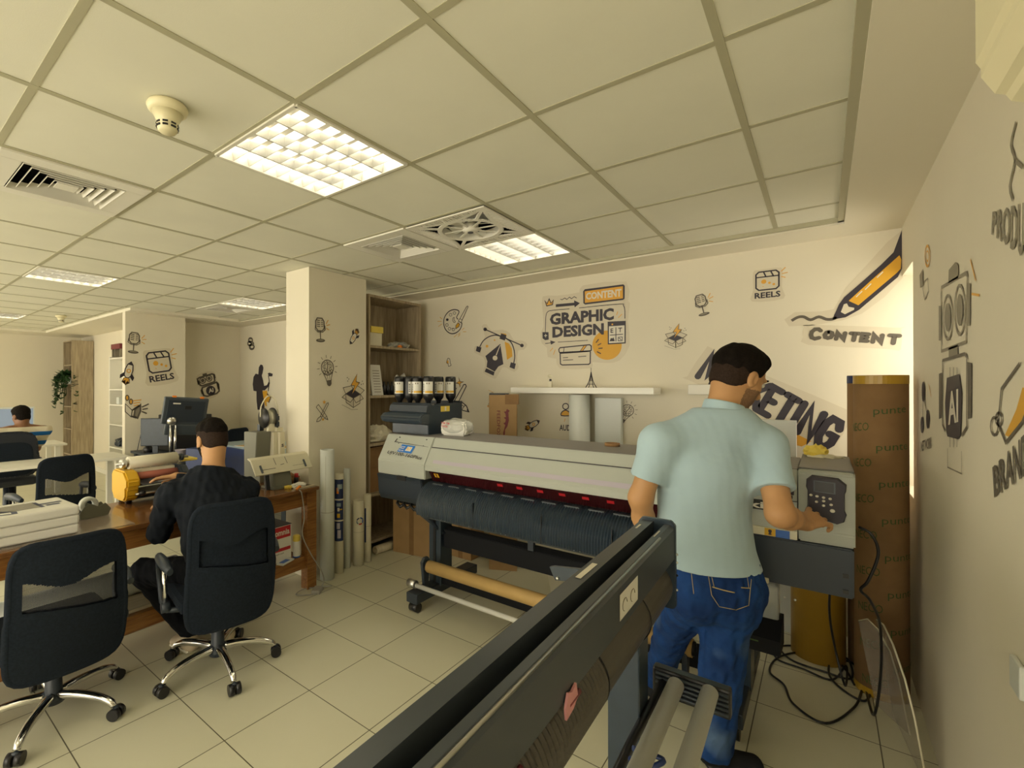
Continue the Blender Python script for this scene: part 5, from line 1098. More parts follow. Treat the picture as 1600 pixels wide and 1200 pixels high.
d.line(z([(375, 395), (180, 412), (120, 430), (98, 490), (92, 668)]), .006, smooth=3); d.line(z([(488, 384), (960, 338), (1005, 355), (1022, 400), (1024, 508)]), .006, smooth=3)
d.poly(z([(58, 668), (130, 668), (132, 755), (90, 762), (60, 740)])); d.line(z([(78, 710), (114, 706)]), .006, 'sticker_white'); d.line(z([(96, 690), (97, 728)]), .006, 'sticker_white')
d.line(z([(90, 802), (160, 792)]), .006); d.poly(z([(150, 765), (212, 783), (158, 815)])); d.line(z([(240, 784), (590, 764)]), .005)
for a in ([(180, 852), (148, 892)], [(208, 872), (186, 932)], [(940, 425), (926, 468)], [(990, 455), (946, 500)]): d.line(z(a), .006, 'sticker_orange')
d.disc(z([(815, 820)])[0], 172/7.5, 'sticker_yellow', 32); d.poly(z([(822, 545), (1034, 535), (1034, 800), (824, 812)]), 'ink'); d.poly(z([(838, 600), (1020, 588), (1020, 787), (838, 797)]), 'sticker_white')
for a in ([(718, 750), (686, 792)], [(748, 800), (706, 822)], [(765, 855), (715, 858)], [(698, 896), (745, 920)]): d.line(z(a), .008, up=.002)
d.line(z([(920, 612), (920, 778)]), .006, up=.003); d.line(z([(848, 704), (1004, 692)]), .006, up=.003)
def dtx(st, q): 
    f2 = quad_map([(p[0], p[1], 0) for p in z(q)]); add_text(d.mb, st, lambda x, y: d.to3(*d.m2(f2(x, y)[:2]), .0062), 'ink', .02)
dtx('E', [(858, 626), (890, 624), (890, 674), (858, 678)]); dtx('T', [(948, 618), (994, 614), (988, 668), (952, 670)])
d.poly(z([(845, 776), (862, 735), (878, 742), (892, 730), (908, 774)]), 'ink', .003); d.line(z([(948, 728), (994, 724), (994, 768), (948, 770)]), .005, closed=True, up=.003); d.line(z([(955, 735), (985, 760)]), .005, up=.003)
d.disc(z([(878, 577)])[0], 1.4, 'sticker_orange', 8, .003)
d.line(z([(265, 850), (610, 815), (630, 830), (630, 880), (600, 892), (275, 915), (255, 900), (250, 870)]), .010, closed=True); d.line(z([(265, 905), (270, 1040), (290, 1052), (600, 1045), (618, 1030), (620, 895)]), .010)
d.line(z([(260, 908), (622, 888)]), .012); d.line(z([(312, 850), (306, 905)]), .006); d.poly(z([(545, 828), (572, 826), (528, 890), (502, 890)]), 'sticker_orange'); d.line(z([(542, 828), (500, 890)]), .005); d.line(z([(576, 826), (530, 888)]), .005)
for a in ([(298, 968), (358, 964)], [(298, 997), (418, 990)], [(478, 956), (572, 948)]): d.line(z(a), .006)
d.done('large black and orange lettering sticker reading graphic design above the wall shelf')
# --- palette (crop 680,470 scale 6.667)
z = Z(680, 470, 6.667); d = Decal('back')
d.line(z([(240, 195), (225, 170), (250, 120), (235, 98), (190, 93), (140, 115), (100, 170), (90, 235), (110, 300), (160, 340), (215, 335), (262, 295), (280, 240), (272, 228)]), .010, smooth=3)
for c, f in (((162, 147), 0), ((202, 128), 0), ((128, 197), 1), ((124, 252), 0), ((150, 292), 0), ((190, 300), 0)):
    (d.disc if f else lambda c_, r_: d.ring(c_, r_, .005))(z([c])[0], 14/6.667)
d.line(z([(186, 182), (200, 175), (198, 200), (212, 218), (198, 226), (184, 205)]), .006, closed=True, smooth=3)
d.line(z([(338, 55), (345, 62), (270, 228), (242, 212), (260, 185), (328, 62)]), .007, closed=True); d.line(z([(258, 186), (280, 198)]), .005)
d.poly(z([(240, 228), (258, 245), (250, 270), (215, 292), (216, 258)]), 'sticker_yellow'); d.line(z([(240, 228), (258, 245), (250, 270), (215, 292), (216, 258)]), .006, closed=True)
for a in ([(72, 190), (50, 170)], [(68, 215), (25, 215)], [(72, 240), (35, 268)], [(282, 305), (305, 280)], [(290, 322), (325, 322)], [(262, 335), (240, 352)], [(230, 350), (195, 380)], [(262, 350), (240, 372)]): d.line(z(a), .006, 'sticker_yellow')
d.done('painter palette and brush sticker on the back wall next to the wooden shelf')
# --- pen tool
d = Decal('back')
d.back(z([(485, 265), (535, 245), (590, 310), (700, 300), (780, 340), (820, 410), (910, 415), (960, 455), (925, 510), (865, 520), (855, 640), (870, 690), (825, 740), (755, 705), (700, 695), (640, 800), (600, 805), (500, 750), (520, 680), (505, 590), (410, 540), (415, 475), (460, 460), (520, 370)]), 2)
d.line(z([(466, 480), (500, 420), (560, 375), (630, 358), (690, 372)]), .011, smooth=3); d.line(z([(730, 385), (790, 430), (820, 500), (830, 580), (820, 650)]), .011, smooth=3)
d.line(z([(520, 297), (905, 466)]), .010); d.disc(z([(522, 297)])[0], 2.8); d.disc(z([(905, 466)])[0], 2.8)
d.poly(z([(690, 340), (745, 360), (728, 415), (672, 395)]), 'ink', .001); d.poly(z([(437, 473), (484, 487), (466, 540), (425, 522)])); d.poly(z([(790, 640), (842, 655), (828, 712), (776, 692)]))
d.poly(z([(680, 448), (712, 660), (660, 685), (622, 738), (537, 690), (545, 630), (525, 575)])); d.poly(z([(532, 702), (620, 742), (610, 780), (517, 738)]))
d.disc(z([(626, 596)])[0], 3.8, 'sticker', 16, .003); d.poly(z([(676, 460), (682, 462), (642, 570), (632, 566)]), 'sticker', .003)
d.poly(z([(725, 425), (770, 445), (800, 500), (805, 580), (750, 615), (740, 530), (728, 450)]), 'sticker_yellow'); d.disc(z([(541, 473)])[0], 2.3, 'sticker_orange', 6); d.disc(z([(620, 410)])[0], 1.4, 'sticker_orange', 6); d.poly(z([(675, 335), (740, 345), (745, 365), (690, 345)]), 'sticker_yellow')
d.done('dark fountain pen nib sticker with curved handles, left of the big lettering')
# --- knight, pencils, bulb bits
d = Decal('back'); d.line(z([(128, 610), (140, 598), (155, 612), (158, 650), (168, 672), (140, 682), (136, 655), (120, 645)]), .006, smooth=2, closed=True); d.poly(z([(125, 625), (138, 618), (140, 655), (122, 645)]), 'sticker_orange'); d.done('tiny chess knight sticker below the palette on the back wall')
d = Decal('back')
d.poly(z([(245, 790), (262, 838), (302, 844), (265, 862), (262, 908), (248, 868), (212, 860), (248, 838)]), 'ink'); d.poly(z([(247, 805), (257, 843), (288, 847), (260, 858), (259, 893), (250, 862), (226, 856), (250, 843)]), 'sticker_orange', .002)
d.disc(z([(216, 914)])[0], 1.9, 'ink', 4); d.line(z([(150, 945), (305, 868), (325, 885), (232, 1075)]), .001); d.line(z([(188, 1065), (300, 872), (318, 872), (326, 890), (232, 1078)]), .010); d.line(z([(165, 962), (210, 1010)]), .008); d.line(z([(158, 1030), (190, 1062)]), .008)
d.line(z([(245, 1095), (290, 1142), (352, 1157), (328, 1098), (270, 1045)]), .010); d.poly(z([(330, 1140), (356, 1158), (338, 1120)])); d.line(z([(318, 1080), (285, 1125)]), .008); d.line(z([(262, 1070), (300, 1100)]), .008)
d.done('crossed pencil and brush sticker behind the rightmost ink bottle')
d = Decal('back'); d.disc(z([(592, 985)])[0], 3.6, 'sticker_orange', 12); d.ring(z([(592, 985)])[0], 4.2, .004, 'ink_soft'); d.line(z([(592, 1010), (596, 1050)]), .008, 'ink_grey'); d.ring(z([(585, 1085)])[0], 4.5, .006, 'ink_grey'); d.disc(z([(556, 1097)])[0], 2, 'sticker_orange', 8); d.poly(z([(600, 1075), (628, 1045), (628, 1080)]), 'sticker_orange')
d.line(z([(555, 930), (610, 955)]), .004, 'sticker_yellow'); d.done('small bulb and gears sticker partly hidden behind the fox box')

# --- icons in unit coordinates (about 1 unit high)
def ic_mic(*a, label, **k):
    d = Decal(*a, **k)
    cap = [(-.20, .12), (-.20, .38), (-.12, .5), (.12, .5), (.20, .38), (.20, .12), (.1, .0), (-.1, .0)]
    d.poly(cap, 'sticker'); d.line(cap, .045, 'ink_soft', True); d.line([(0, 0), (0, -.32)], .04, 'ink_soft'); d.disc((0, -.38), .22, 'ink_soft', 16, ry=.07); d.disc((0, -.365), .15, 'ink_grey', 16, .001, ry=.035)
    for y in (.18, .26, .34, .42): d.line([(-.15, y), (.0, y-.01)], .035, 'ink_soft', up=.001); d.line([(.05, y), (.15, y+.01)], .03, 'ink_soft', up=.001)
    d.line([(-.22, .22), (-.24, .05), (-.1, -.05), (.12, -.05), (.24, .05), (.24, .22)], .03, 'ink_soft')
    for p, q in (((.3, .28), (.42, .45)), ((.32, .22), (.5, .27)), ((.3, .12), (.45, .05))): d.line([p, q], .03, 'sticker_orange')
    d.done(label)
def ic_rocket(*a, label, **k):
    d = Decal(*a, **k)
    body = [(0, .5), (.10, .38), (.15, .15), (.13, -.10), (.06, -.2), (-.06, -.2), (-.13, -.10), (-.15, .15), (-.10, .38)]
    d.poly(body, 'sticker_white'); d.line(body, .04, 'ink', True, up=.0015); d.poly([(0, .5), (.09, .36), (-.09, .36)], 'ink', .002); d.ring((0, .1), .07, .04, 'sticker_orange', up=.003)
    d.poly([(.14, .02), (.28, -.14), (.25, -.30), (.10, -.14)]); d.poly([(-.14, .02), (-.28, -.14), (-.25, -.30), (-.10, -.14)]); d.poly([(-.1, -.22), (-.14, -.42), (-.03, -.33), (.02, -.52), (.06, -.34), (.15, -.42), (.1, -.22)], 'sticker_orange'); d.line([(-.1, -.22), (-.14, -.42), (-.03, -.33), (.02, -.52), (.06, -.34), (.15, -.42), (.1, -.22)], .025, 'ink')
    d.done(label)
def ic_bulb(*a, label, **k):
    d = Decal(*a, **k)
    d.ring((0, .12), .25, .03, 'ink_soft', 24); d.line([(-.20, -.03), (-.10, -.26), (-.10, -.32)], .025, 'ink_soft'); d.line([(.20, -.03), (.10, -.26), (.10, -.32)], .025, 'ink_soft'); d.poly([(-.10, -.30), (.10, -.30), (.09, -.44), (.03, -.5), (-.03, -.5), (-.09, -.44)], 'ink_soft')
    d.line([(0, .35), (.02, .2), (-.02, .05), (.01, -.1)], .03, 'ink_soft', smooth=3)
    for s in (-1, 1):
        for (x, y) in ((.08, .26), (.14, .16), (.10, .06), (.15, -.01), (.07, -.04)): d.ring((s*x, y), .045, .018, 'ink_soft', 8)
    d.line([(-.04, -.28), (-.05, -.12)], .015, 'ink_soft'); d.line([(.04, -.28), (.05, -.12)], .015, 'ink_soft')
    for q in range(12):
        a_ = 2*math.pi*q/12
        if -2.2 < a_-2*math.pi*(a_ > math.pi) < -.9: continue
        d.line([(.32*math.cos(a_), .12+.32*math.sin(a_)), (.42*math.cos(a_), .12+.42*math.sin(a_))], .022, 'ink_grey')
    d.done(label)
def ic_box(*a, label, **k):
    d = Decal(*a, **k); I = 'ink_soft'
    d.poly([(-.28, -.08), (.02, -.22), (.30, -.10), (.0, .06)], 'ink'); f = [(-.28, -.08), (.02, -.22), (.02, -.5), (-.26, -.34)]; g = [(.02, -.22), (.30, -.10), (.28, -.38), (.02, -.5)]
    for q in (f, g): d.poly(q, 'sticker'); d.line(q, .02, I, True)
    for q in ([(-.28, -.08), (-.42, -.18), (-.10, -.34), (.02, -.22)], [(.02, -.22), (.12, -.36), (.42, -.24), (.30, -.10)], [(.30, -.10), (.46, .02), (.14, .18), (.0, .06)], [(-.28, -.08), (-.38, .10), (-.06, .16), (.0, .06)]): d.poly(q, 'sticker', .001); d.line(q, .02, I, True, up=.001)
    bolt = [(.16, .52), (-.08, .18), (.06, .16), (-.04, -.10), (.26, .26), (.12, .28)]; d.poly(bolt, 'sticker_orange', .003); d.line(bolt, .018, I, True, up=.003)
    for p in ((-.22, .40), (-.16, .36), (-.2, .3), (.38, .30), (.42, .22), (.34, .2)): d.disc(p, .018, I, 6)
    d.line([(-.42, -.40), (-.05, -.56), (.2, -.56)], .012, 'ink_grey'); d.done(label)
def ic_pencils(*a, label, **k):
    d = Decal(*a, **k); I = 'ink_soft'
    d.line([(-.34, .30), (-.24, .38), (.30, -.26), (.38, -.46), (.18, -.38), (-.38, .24)], .035, I, True); d.poly([(.30, -.38), (.38, -.46), (.35, -.36)], 'ink'); d.line([(.17, -.36), (.30, -.26)], .03, I)
    d.line([(.40, .46), (.30, .42), (-.12, -.24), (-.02, -.30), (.42, .38)], .035, I, True, up=.001); d.line([(-.08, -.26), (-.26, -.34), (-.36, -.52), (-.14, -.48), (-.02, -.32)], .035, I, smooth=2)
    star = [(.14+.13*(1 if q % 2 == 0 else .42)*math.cos(math.pi*q/5+1.57), .50+.13*(1 if q % 2 == 0 else .42)*math.sin(math.pi*q/5+1.57)) for q in range(10)]; d.poly(star, 'sticker_orange'); d.disc((.06, -.42), .07, 'sticker_orange', 6); d.done(label)
def ic_reels(*a, label, **k):
    d = Decal(*a, **k)
    o = [(-.32, .40), (-.24, .48), (.24, .48), (.32, .40), (.32, -.06), (.24, -.14), (-.24, -.14), (-.32, -.06)]
    d.back([(-.40, .5), (-.2, .56), (.3, .56), (.42, .45), (.40, -.1), (.44, -.5), (-.44, -.5), (-.40, -.1)], 3)
    d.line(o, .045, 'ink', True); d.line([(-.32, .30), (.32, .30)], .04); d.line([(-.10, .46), (-.04, .30)], .04); d.line([(.10, .46), (.17, .30)], .04)
    d.disc((-.10, .14), .075, 'sticker_orange', 12); d.disc((.06, .08), .04, 'sticker_orange', 8); d.disc((.18, .02), .04, 'sticker_orange', 8); d.disc((-.12, -.02), .015, 'sticker_orange', 6)
    for p, q in (((.38, .42), (.50, .54)), ((.40, .34), (.56, .36)), ((.38, .25), (.50, .20))): d.line([p, q], .025, 'sticker_orange')
    d.text('REELS', [(-.36, -.22), (.36, -.22), (.36, -.42), (-.36, -.42)], 'ink', .03); d.done(label)
ic_mic('back', centre=(1097, 478), size=.17, rot=12, label='microphone sticker on the back wall between the big lettering and the reels icon')
ic_reels('back', centre=(1199, 446), size=.205, rot=0, label='reels clapper sticker on the back wall left of the giant pencil')
ic_box('back', centre=(1055, 525), size=.18, label='open box with lightning sticker above the man head on the back wall')
ic_rocket('back', centre=(832, 664), size=.17, rot=-60, label='rocket sticker on the back wall below the wall shelf, right of the fox box')
ic_bulb('back', centre=(979, 645), size=.19, rot=-25, label='light bulb sticker below the right end of the wall shelf')
ic_mic('pillar', centre=(500, 517), size=.215, label='microphone sticker high on the pillar', rot=3)
ic_rocket('pillar', centre=(553, 526), size=.17, rot=145, label='rocket sticker on the pillar pointing down to the left')
ic_bulb('pillar', centre=(512, 580), size=.26, rot=8, label='brain light bulb sticker in the middle of the pillar')
ic_box('pillar', centre=(551, 611), size=.30, label='open box with orange lightning sticker on the pillar')
ic_pencils('pillar', centre=(503, 643), size=.16, label='crossed pencils sticker low on the pillar')
ic_mic('left', centre=(209, 537), size=.29, rot=-4, label='microphone sticker on the far wall corner above the rocket')
ic_reels('left', centre=(250, 574), size=.44, rot=10, label='tilted reels clapper sticker on the far office wall')
ic_rocket('left', centre=(200, 583), size=.30, rot=-14, label='rocket sticker at the wall corner of the far office')
# audience
d = Decal('back'); z = Z(800, 560, 6.667)
d.ring(z([(560, 500)])[0], 4.6, .009); d.poly(z([(512, 598), (520, 560), (560, 538), (600, 560), (600, 598)]), 'sticker_orange'); d.line(z([(600, 598), (515, 596), (520, 560), (560, 538), (600, 560)]), .009, smooth=2); d.line(z([(545, 660), (556, 625)]), .005, 'sticker_orange')
d.text('AUDIENCE', z([(495, 688), (760, 700), (760, 758), (495, 752)]), 'ink', .02); d.done('person icon sticker with the letters AU, half hidden by the silver roll')
# giant pencil and CONTENT
z = Z(1060, 420, 4.286); d = Decal('back'); OFF['ink_b'] = .0032
tipq = [(1395, 360)]
d.back(z([(710, 340), (780, 290), (960, 285), (1040, 270), (1120, 130), (1400, -180), (1500, -260), (1503, 60), (1380, 190), (1230, 300), (1100, 345), (900, 380), (740, 385)]), 1)
d.back(z([(840, 390), (900, 375), (1480, 395), (1492, 400), (1490, 540), (1400, 535), (870, 510), (835, 460)]), 2)
d.line(z([(758, 348), (800, 325), (840, 322), (885, 342), (940, 322), (990, 338), (1030, 338), (1060, 325)]), .018, 'ink_soft', smooth=4)
d.poly(z([(1030, 340), (1075, 240), (1110, 190), (1250, 70), (1360, -30), (1440, -110), (1500, -270), (1502, -10), (1470, 55), (1210, 275), (1120, 325)]), 'ink')
d.poly(z([(1140, 215), (1300, 70), (1480, -90), (1492, -60), (1488, 0), (1460, 30), (1205, 245), (1190, 238)]), 'sticker_yellow', .002)
d.poly(z([(1088, 290), (1108, 238), (1128, 232), (1140, 255), (1178, 262), (1176, 275), (1115, 305)]), 'sticker', .003)
for a in ([(1190, 190), (1230, 150)], [(1250, 140), (1290, 100)], [(1330, 60), (1370, 20)]): d.line(z(a), .006, 'sticker_white')
for ch, x0, x1, y0, y1 in (('C', 888, 948, 402, 470), ('O', 980, 1030, 422, 465), ('N', 1060, 1110, 428, 472), ('T', 1150, 1204, 432, 480), ('E', 1230, 1268, 436, 484), ('N', 1305, 1360, 443, 492), ('T', 1410, 1474, 446, 500)): glyph(d, ch, z([(x0+6, y0), (x1+6, y0+3), (x1-4, y1), (x0-4, y1-2)]), .024, 'ink_soft')
d.done('giant yellow pencil sticker drawing a line above the word CONTENT, by the window')
# MARKETING
d = Decal('back')
d.back(z([(60, 720), (180, 540), (240, 540), (600, 720), (1145, 950), (1150, 1020), (1050, 1180), (960, 1195), (780, 1100), (640, 1010), (80, 750)]), 2)
for ch, s0, s1 in (('M', 12, 118), ('A', 140, 225), ('R', 250, 330), ('K', 372, 455), ('E', 480, 545), ('T', 585, 670), ('I', 690, 735), ('N', 770, 860), ('G', 905, 1000)):
    o_ = (120, 715); ex, ey = (.877, .490), (90, -145); g_ = 1+.16*s0/1000
    bl, br = (o_[0]+ex[0]*s0, o_[1]+ex[1]*s0), (o_[0]+ex[0]*s1, o_[1]+ex[1]*s1)
    glyph(d, ch, z([(bl[0]+ey[0]*g_, bl[1]+ey[1]*g_), (br[0]+ey[0]*g_, br[1]+ey[1]*g_), br, bl]), .045)

d.poly(z([(790, 1105), (890, 1155), (855, 1175), (825, 1190), (788, 1180)]), 'sticker_orange'); d.done('large slanted lettering sticker reading MARKETING behind the standing man')
# far office stickers
z = Z(0, 453, 2.538); d = Decal('left')
d.poly(z([(498, 455), (522, 478), (518, 500), (498, 482)]), 'sticker_white'); d.line(z([(498, 455), (522, 478), (518, 500), (498, 482)]), .02, 'ink_soft', True); d.line(z([(520, 480), (552, 458)]), .02, 'ink_soft'); d.line(z([(518, 500), (540, 508)]), .02, 'ink_soft')
d.poly(z([(556, 456), (557, 480), (545, 508), (532, 500), (535, 476)]), 'ink_grey'); d.line(z([(556, 456), (557, 480), (545, 508), (532, 500), (535, 476)]), .022, 'ink_soft', True)
for c in ((504, 428), (519, 443)): d.disc(z([c])[0], 2.6, 'sticker_orange', 10, ry=4.2); d.ring(z([c])[0], 2.6, .012, 'ink_soft', 10, ry=4.2)
for a in ([(562, 465), (590, 452)], [(564, 474), (586, 470)], [(562, 482), (582, 490)]): d.line(z(a), .018, 'ink_soft')
for a in ([(525, 440), (560, 436)], [(528, 450), (556, 446)], [(530, 460), (550, 455)]): d.line(z(a), .012, 'sticker_orange')
d.done('megaphone sticker low on the far wall corner beside the white narrow shelf')
z = Z(220, 470, 6.667); d = Decal('left2')
head = [(588, 815), (610, 800), (740, 762), (760, 768), (770, 835), (755, 848), (640, 885), (618, 880)]; bodyp = [(640, 905), (790, 848), (808, 870), (815, 940), (790, 965), (690, 995), (655, 985), (635, 930)]
d.back(z([(575, 800), (630, 750), (760, 735), (800, 850), (825, 900), (800, 980), (720, 1020), (640, 1000), (610, 900)]), 2)
for q in (head, bodyp): d.line(z(q), .025, 'ink_soft', True)
for c in ((643, 830), (710, 808)): d.ring(z([c])[0], 4.5, .015, 'ink_soft'); d.disc(z([c])[0], 2.8, 'ink_soft')
d.poly(z([(640, 762), (685, 752), (690, 775), (645, 785)]), 'ink_soft'); d.poly(z([(582, 830), (600, 825), (612, 870), (594, 878)]), 'ink_soft'); d.poly(z([(755, 770), (772, 765), (780, 805), (765, 812)]), 'ink_soft'); d.poly(z([(620, 930), (640, 925), (655, 980), (632, 970)]), 'ink_soft'); d.poly(z([(785, 855), (808, 850), (820, 910), (800, 925)]), 'ink_soft')
d.disc(z([(728, 935)])[0], 7.5, 'ink', 18); d.text('AI', z([(702, 918), (752, 905), (758, 948), (708, 962)]), 'sticker_white', .03); d.done('robot sticker with AI chest on the far office wall')
d = Decal('back'); d.ring(z([(1145, 410)])[0], 3.2, .03, 'ink_soft', 9); d.ring(z([(1135, 445)])[0], 3, .03, 'ink_soft', 9); d.ring(z([(1158, 480)])[0], 3.6, .035, 'ink_soft', 9); d.line(z([(1165, 430), (1180, 450)]), .03, 'ink_soft'); d.done('small round gears sticker on the far back wall')
d = Decal('back'); z2 = Z(380, 540, 8.571)
d.poly(z2([(212, 290), (235, 252), (262, 262), (274, 300), (262, 370), (250, 400), (270, 470), (282, 540), (320, 530), (345, 480), (358, 500), (345, 545), (290, 600), (262, 600), (280, 720), (290, 858), (258, 860), (240, 800), (228, 860), (195, 860), (182, 740), (180, 612), (140, 605), (130, 520), (140, 420), (170, 375), (205, 385)]), 'ink')
d.line(z2([(338, 610), (350, 470), (340, 400)]), .02, 'ink'); d.poly(z2([(330, 375), (350, 362), (398, 378), (392, 412), (350, 412)]), 'ink'); d.poly(z2([(262, 610), (318, 600), (330, 640), (372, 690), (345, 760), (310, 750), (322, 815), (295, 800), (275, 700)]), 'sticker_yellow', .002)
d.line(z2([(320, 645), (372, 692), (345, 765)]), .02, 'ink', up=.002); d.text('ART', z2([(290, 690), (335, 680), (335, 740), (295, 745)]), 'ink_soft', .03)
d.done('dark silhouette sticker of a person holding a roller on the far back wall')
# right wall
z = Z(1380, 380, 2.4); d = Decal('right')
hd = [(222, 165), (316, 110), (320, 122), (315, 370), (222, 405), (220, 190)]
d.line(z(hd), .012, 'ink_grey', True); d.poly(z([(248, 150), (250, 100), (275, 70), (286, 80), (286, 130)]), 'ink_grey'); d.poly(z([(212, 235), (220, 235), (220, 365), (212, 365)]), 'ink_grey'); d.poly(z([(320, 150), (332, 150), (330, 310), (320, 310)]), 'ink_grey')
for c, rx in (((246, 278), 18), ((291, 250), 20)):
    n = 18; cc = z([c])[0]
    d.line([(cc[0]+rx/2.4*math.cos(2*math.pi*k/n), cc[1]+rx*4.6/2.4*math.sin(2*math.pi*k/n)) for k in range(n)], .012, 'ink_grey', True)
    d.poly([(cc[0]+rx*.62/2.4*math.cos(2*math.pi*k/n), cc[1]+rx*3/2.4*math.sin(2*math.pi*k/n)) for k in range(n)], 'ink_grey')
d.poly(z([(250, 392), (284, 380), (284, 420), (250, 430)]), 'ink_grey')
d.line(z([(226, 440), (310, 415), (318, 425), (318, 690), (300, 720)]), .012, 'ink_soft'); d.line(z([(226, 440), (226, 680), (236, 705)]), .012, 'ink_soft'); d.poly(z([(213, 490), (224, 485), (224, 655), (213, 660)]), 'ink_soft'); d.poly(z([(320, 445), (337, 450), (335, 655), (322, 660)]), 'ink_soft')
d.poly(z([(243, 505), (290, 490), (294, 520), (300, 560), (295, 720), (285, 735), (245, 725), (240, 700), (236, 600)]), 'ink'); d.text('AI', z([(247, 560), (288, 545), (288, 670), (250, 682)]), 'sticker_white', .03)
for x in (255, 268, 281): d.line(z([(x, 465), (x, 500)]), .008, 'ink_soft'); d.line(z([(x, 728), (x, 765)]), .008, 'ink_soft')
d.line(z([(330, 60), (350, 140)]), .008, 'sticker_orange'); d.line(z([(335, 190), (365, 195)]), .008, 'sticker_orange'); d.line(z([(245, 770), (245, 840), (298, 865), (298, 780)]), .005, 'ink_grey'); d.done('tall robot sticker with AI chest on the right wall')
d = Decal('right'); n = 16
d.line([(1450+4*math.cos(2*math.pi*k/n), 400+16*math.sin(2*math.pi*k/n)) for k in range(n)], .012, 'sticker_orange', True); d.line([(1450+2*math.cos(2*math.pi*k/n), 400+8*math.sin(2*math.pi*k/n)) for k in range(n)], .008, 'sticker_orange', True); d.poly([(1438, 430), (1443, 420), (1444, 445), (1439, 450)], 'ink_grey'); d.line([(1445, 440), (1451, 435), (1452, 455), (1446, 468), (1443, 450)], .008, 'ink_grey', True); d.done('coin and hand sticker near the window on the right wall')
d = Decal('right')
for c, ry in (((1444, 612), 16), ((1442, 664), 13), ((1451, 655), 15)): d.poly([(c[0]+2.6*math.cos(2*math.pi*k/n), c[1]+ry*math.sin(2*math.pi*k/n)) for k in range(n)], 'ink')
d.line([(1444, 612), (1442, 664)], .008); d.line([(1444, 612), (1451, 655)], .008); d.text('NETWORK', [(1440, 690), (1457, 682), (1457, 700), (1440, 706)], 'ink_soft', .02); d.line([(1452, 600), (1456, 620)], .006, 'sticker_orange'); d.done('network nodes sticker low beside the window on the right wall')
d = Decal('right')
d.line([(1596, 568), (1567, 608), (1564, 640), (1561, 660), (1574, 692), (1600, 660), (1612, 630)], .010, 'ink_soft'); d.poly([(1600, 605), (1590, 640), (1572, 680), (1582, 684), (1606, 650), (1610, 610)], 'sticker_yellow'); d.ring((1556, 666), 6, .008, 'ink_soft', 12, ry=14); d.ring((1563, 655), 5, .008, 'ink_soft', 12, ry=10)
d.text('BRANDING', [(1553, 730), (1640, 640), (1640, 720), (1556, 778)], 'ink_soft', .02); d.done('pencil sticker with the word BRANDING at the right picture edge')
d = Decal('right')
d.text('PRODUCTION', [(1553, 330), (1650, 300), (1650, 440), (1551, 366)], 'ink_grey', .02); d.line([(1590, 190), (1582, 225), (1588, 250), (1580, 290), (1585, 312)], .012, 'ink_grey', smooth=3); d.line([(1588, 250), (1600, 260)], .012, 'ink_grey'); d.done('figure sticker with the letters PRODU high on the right wall')
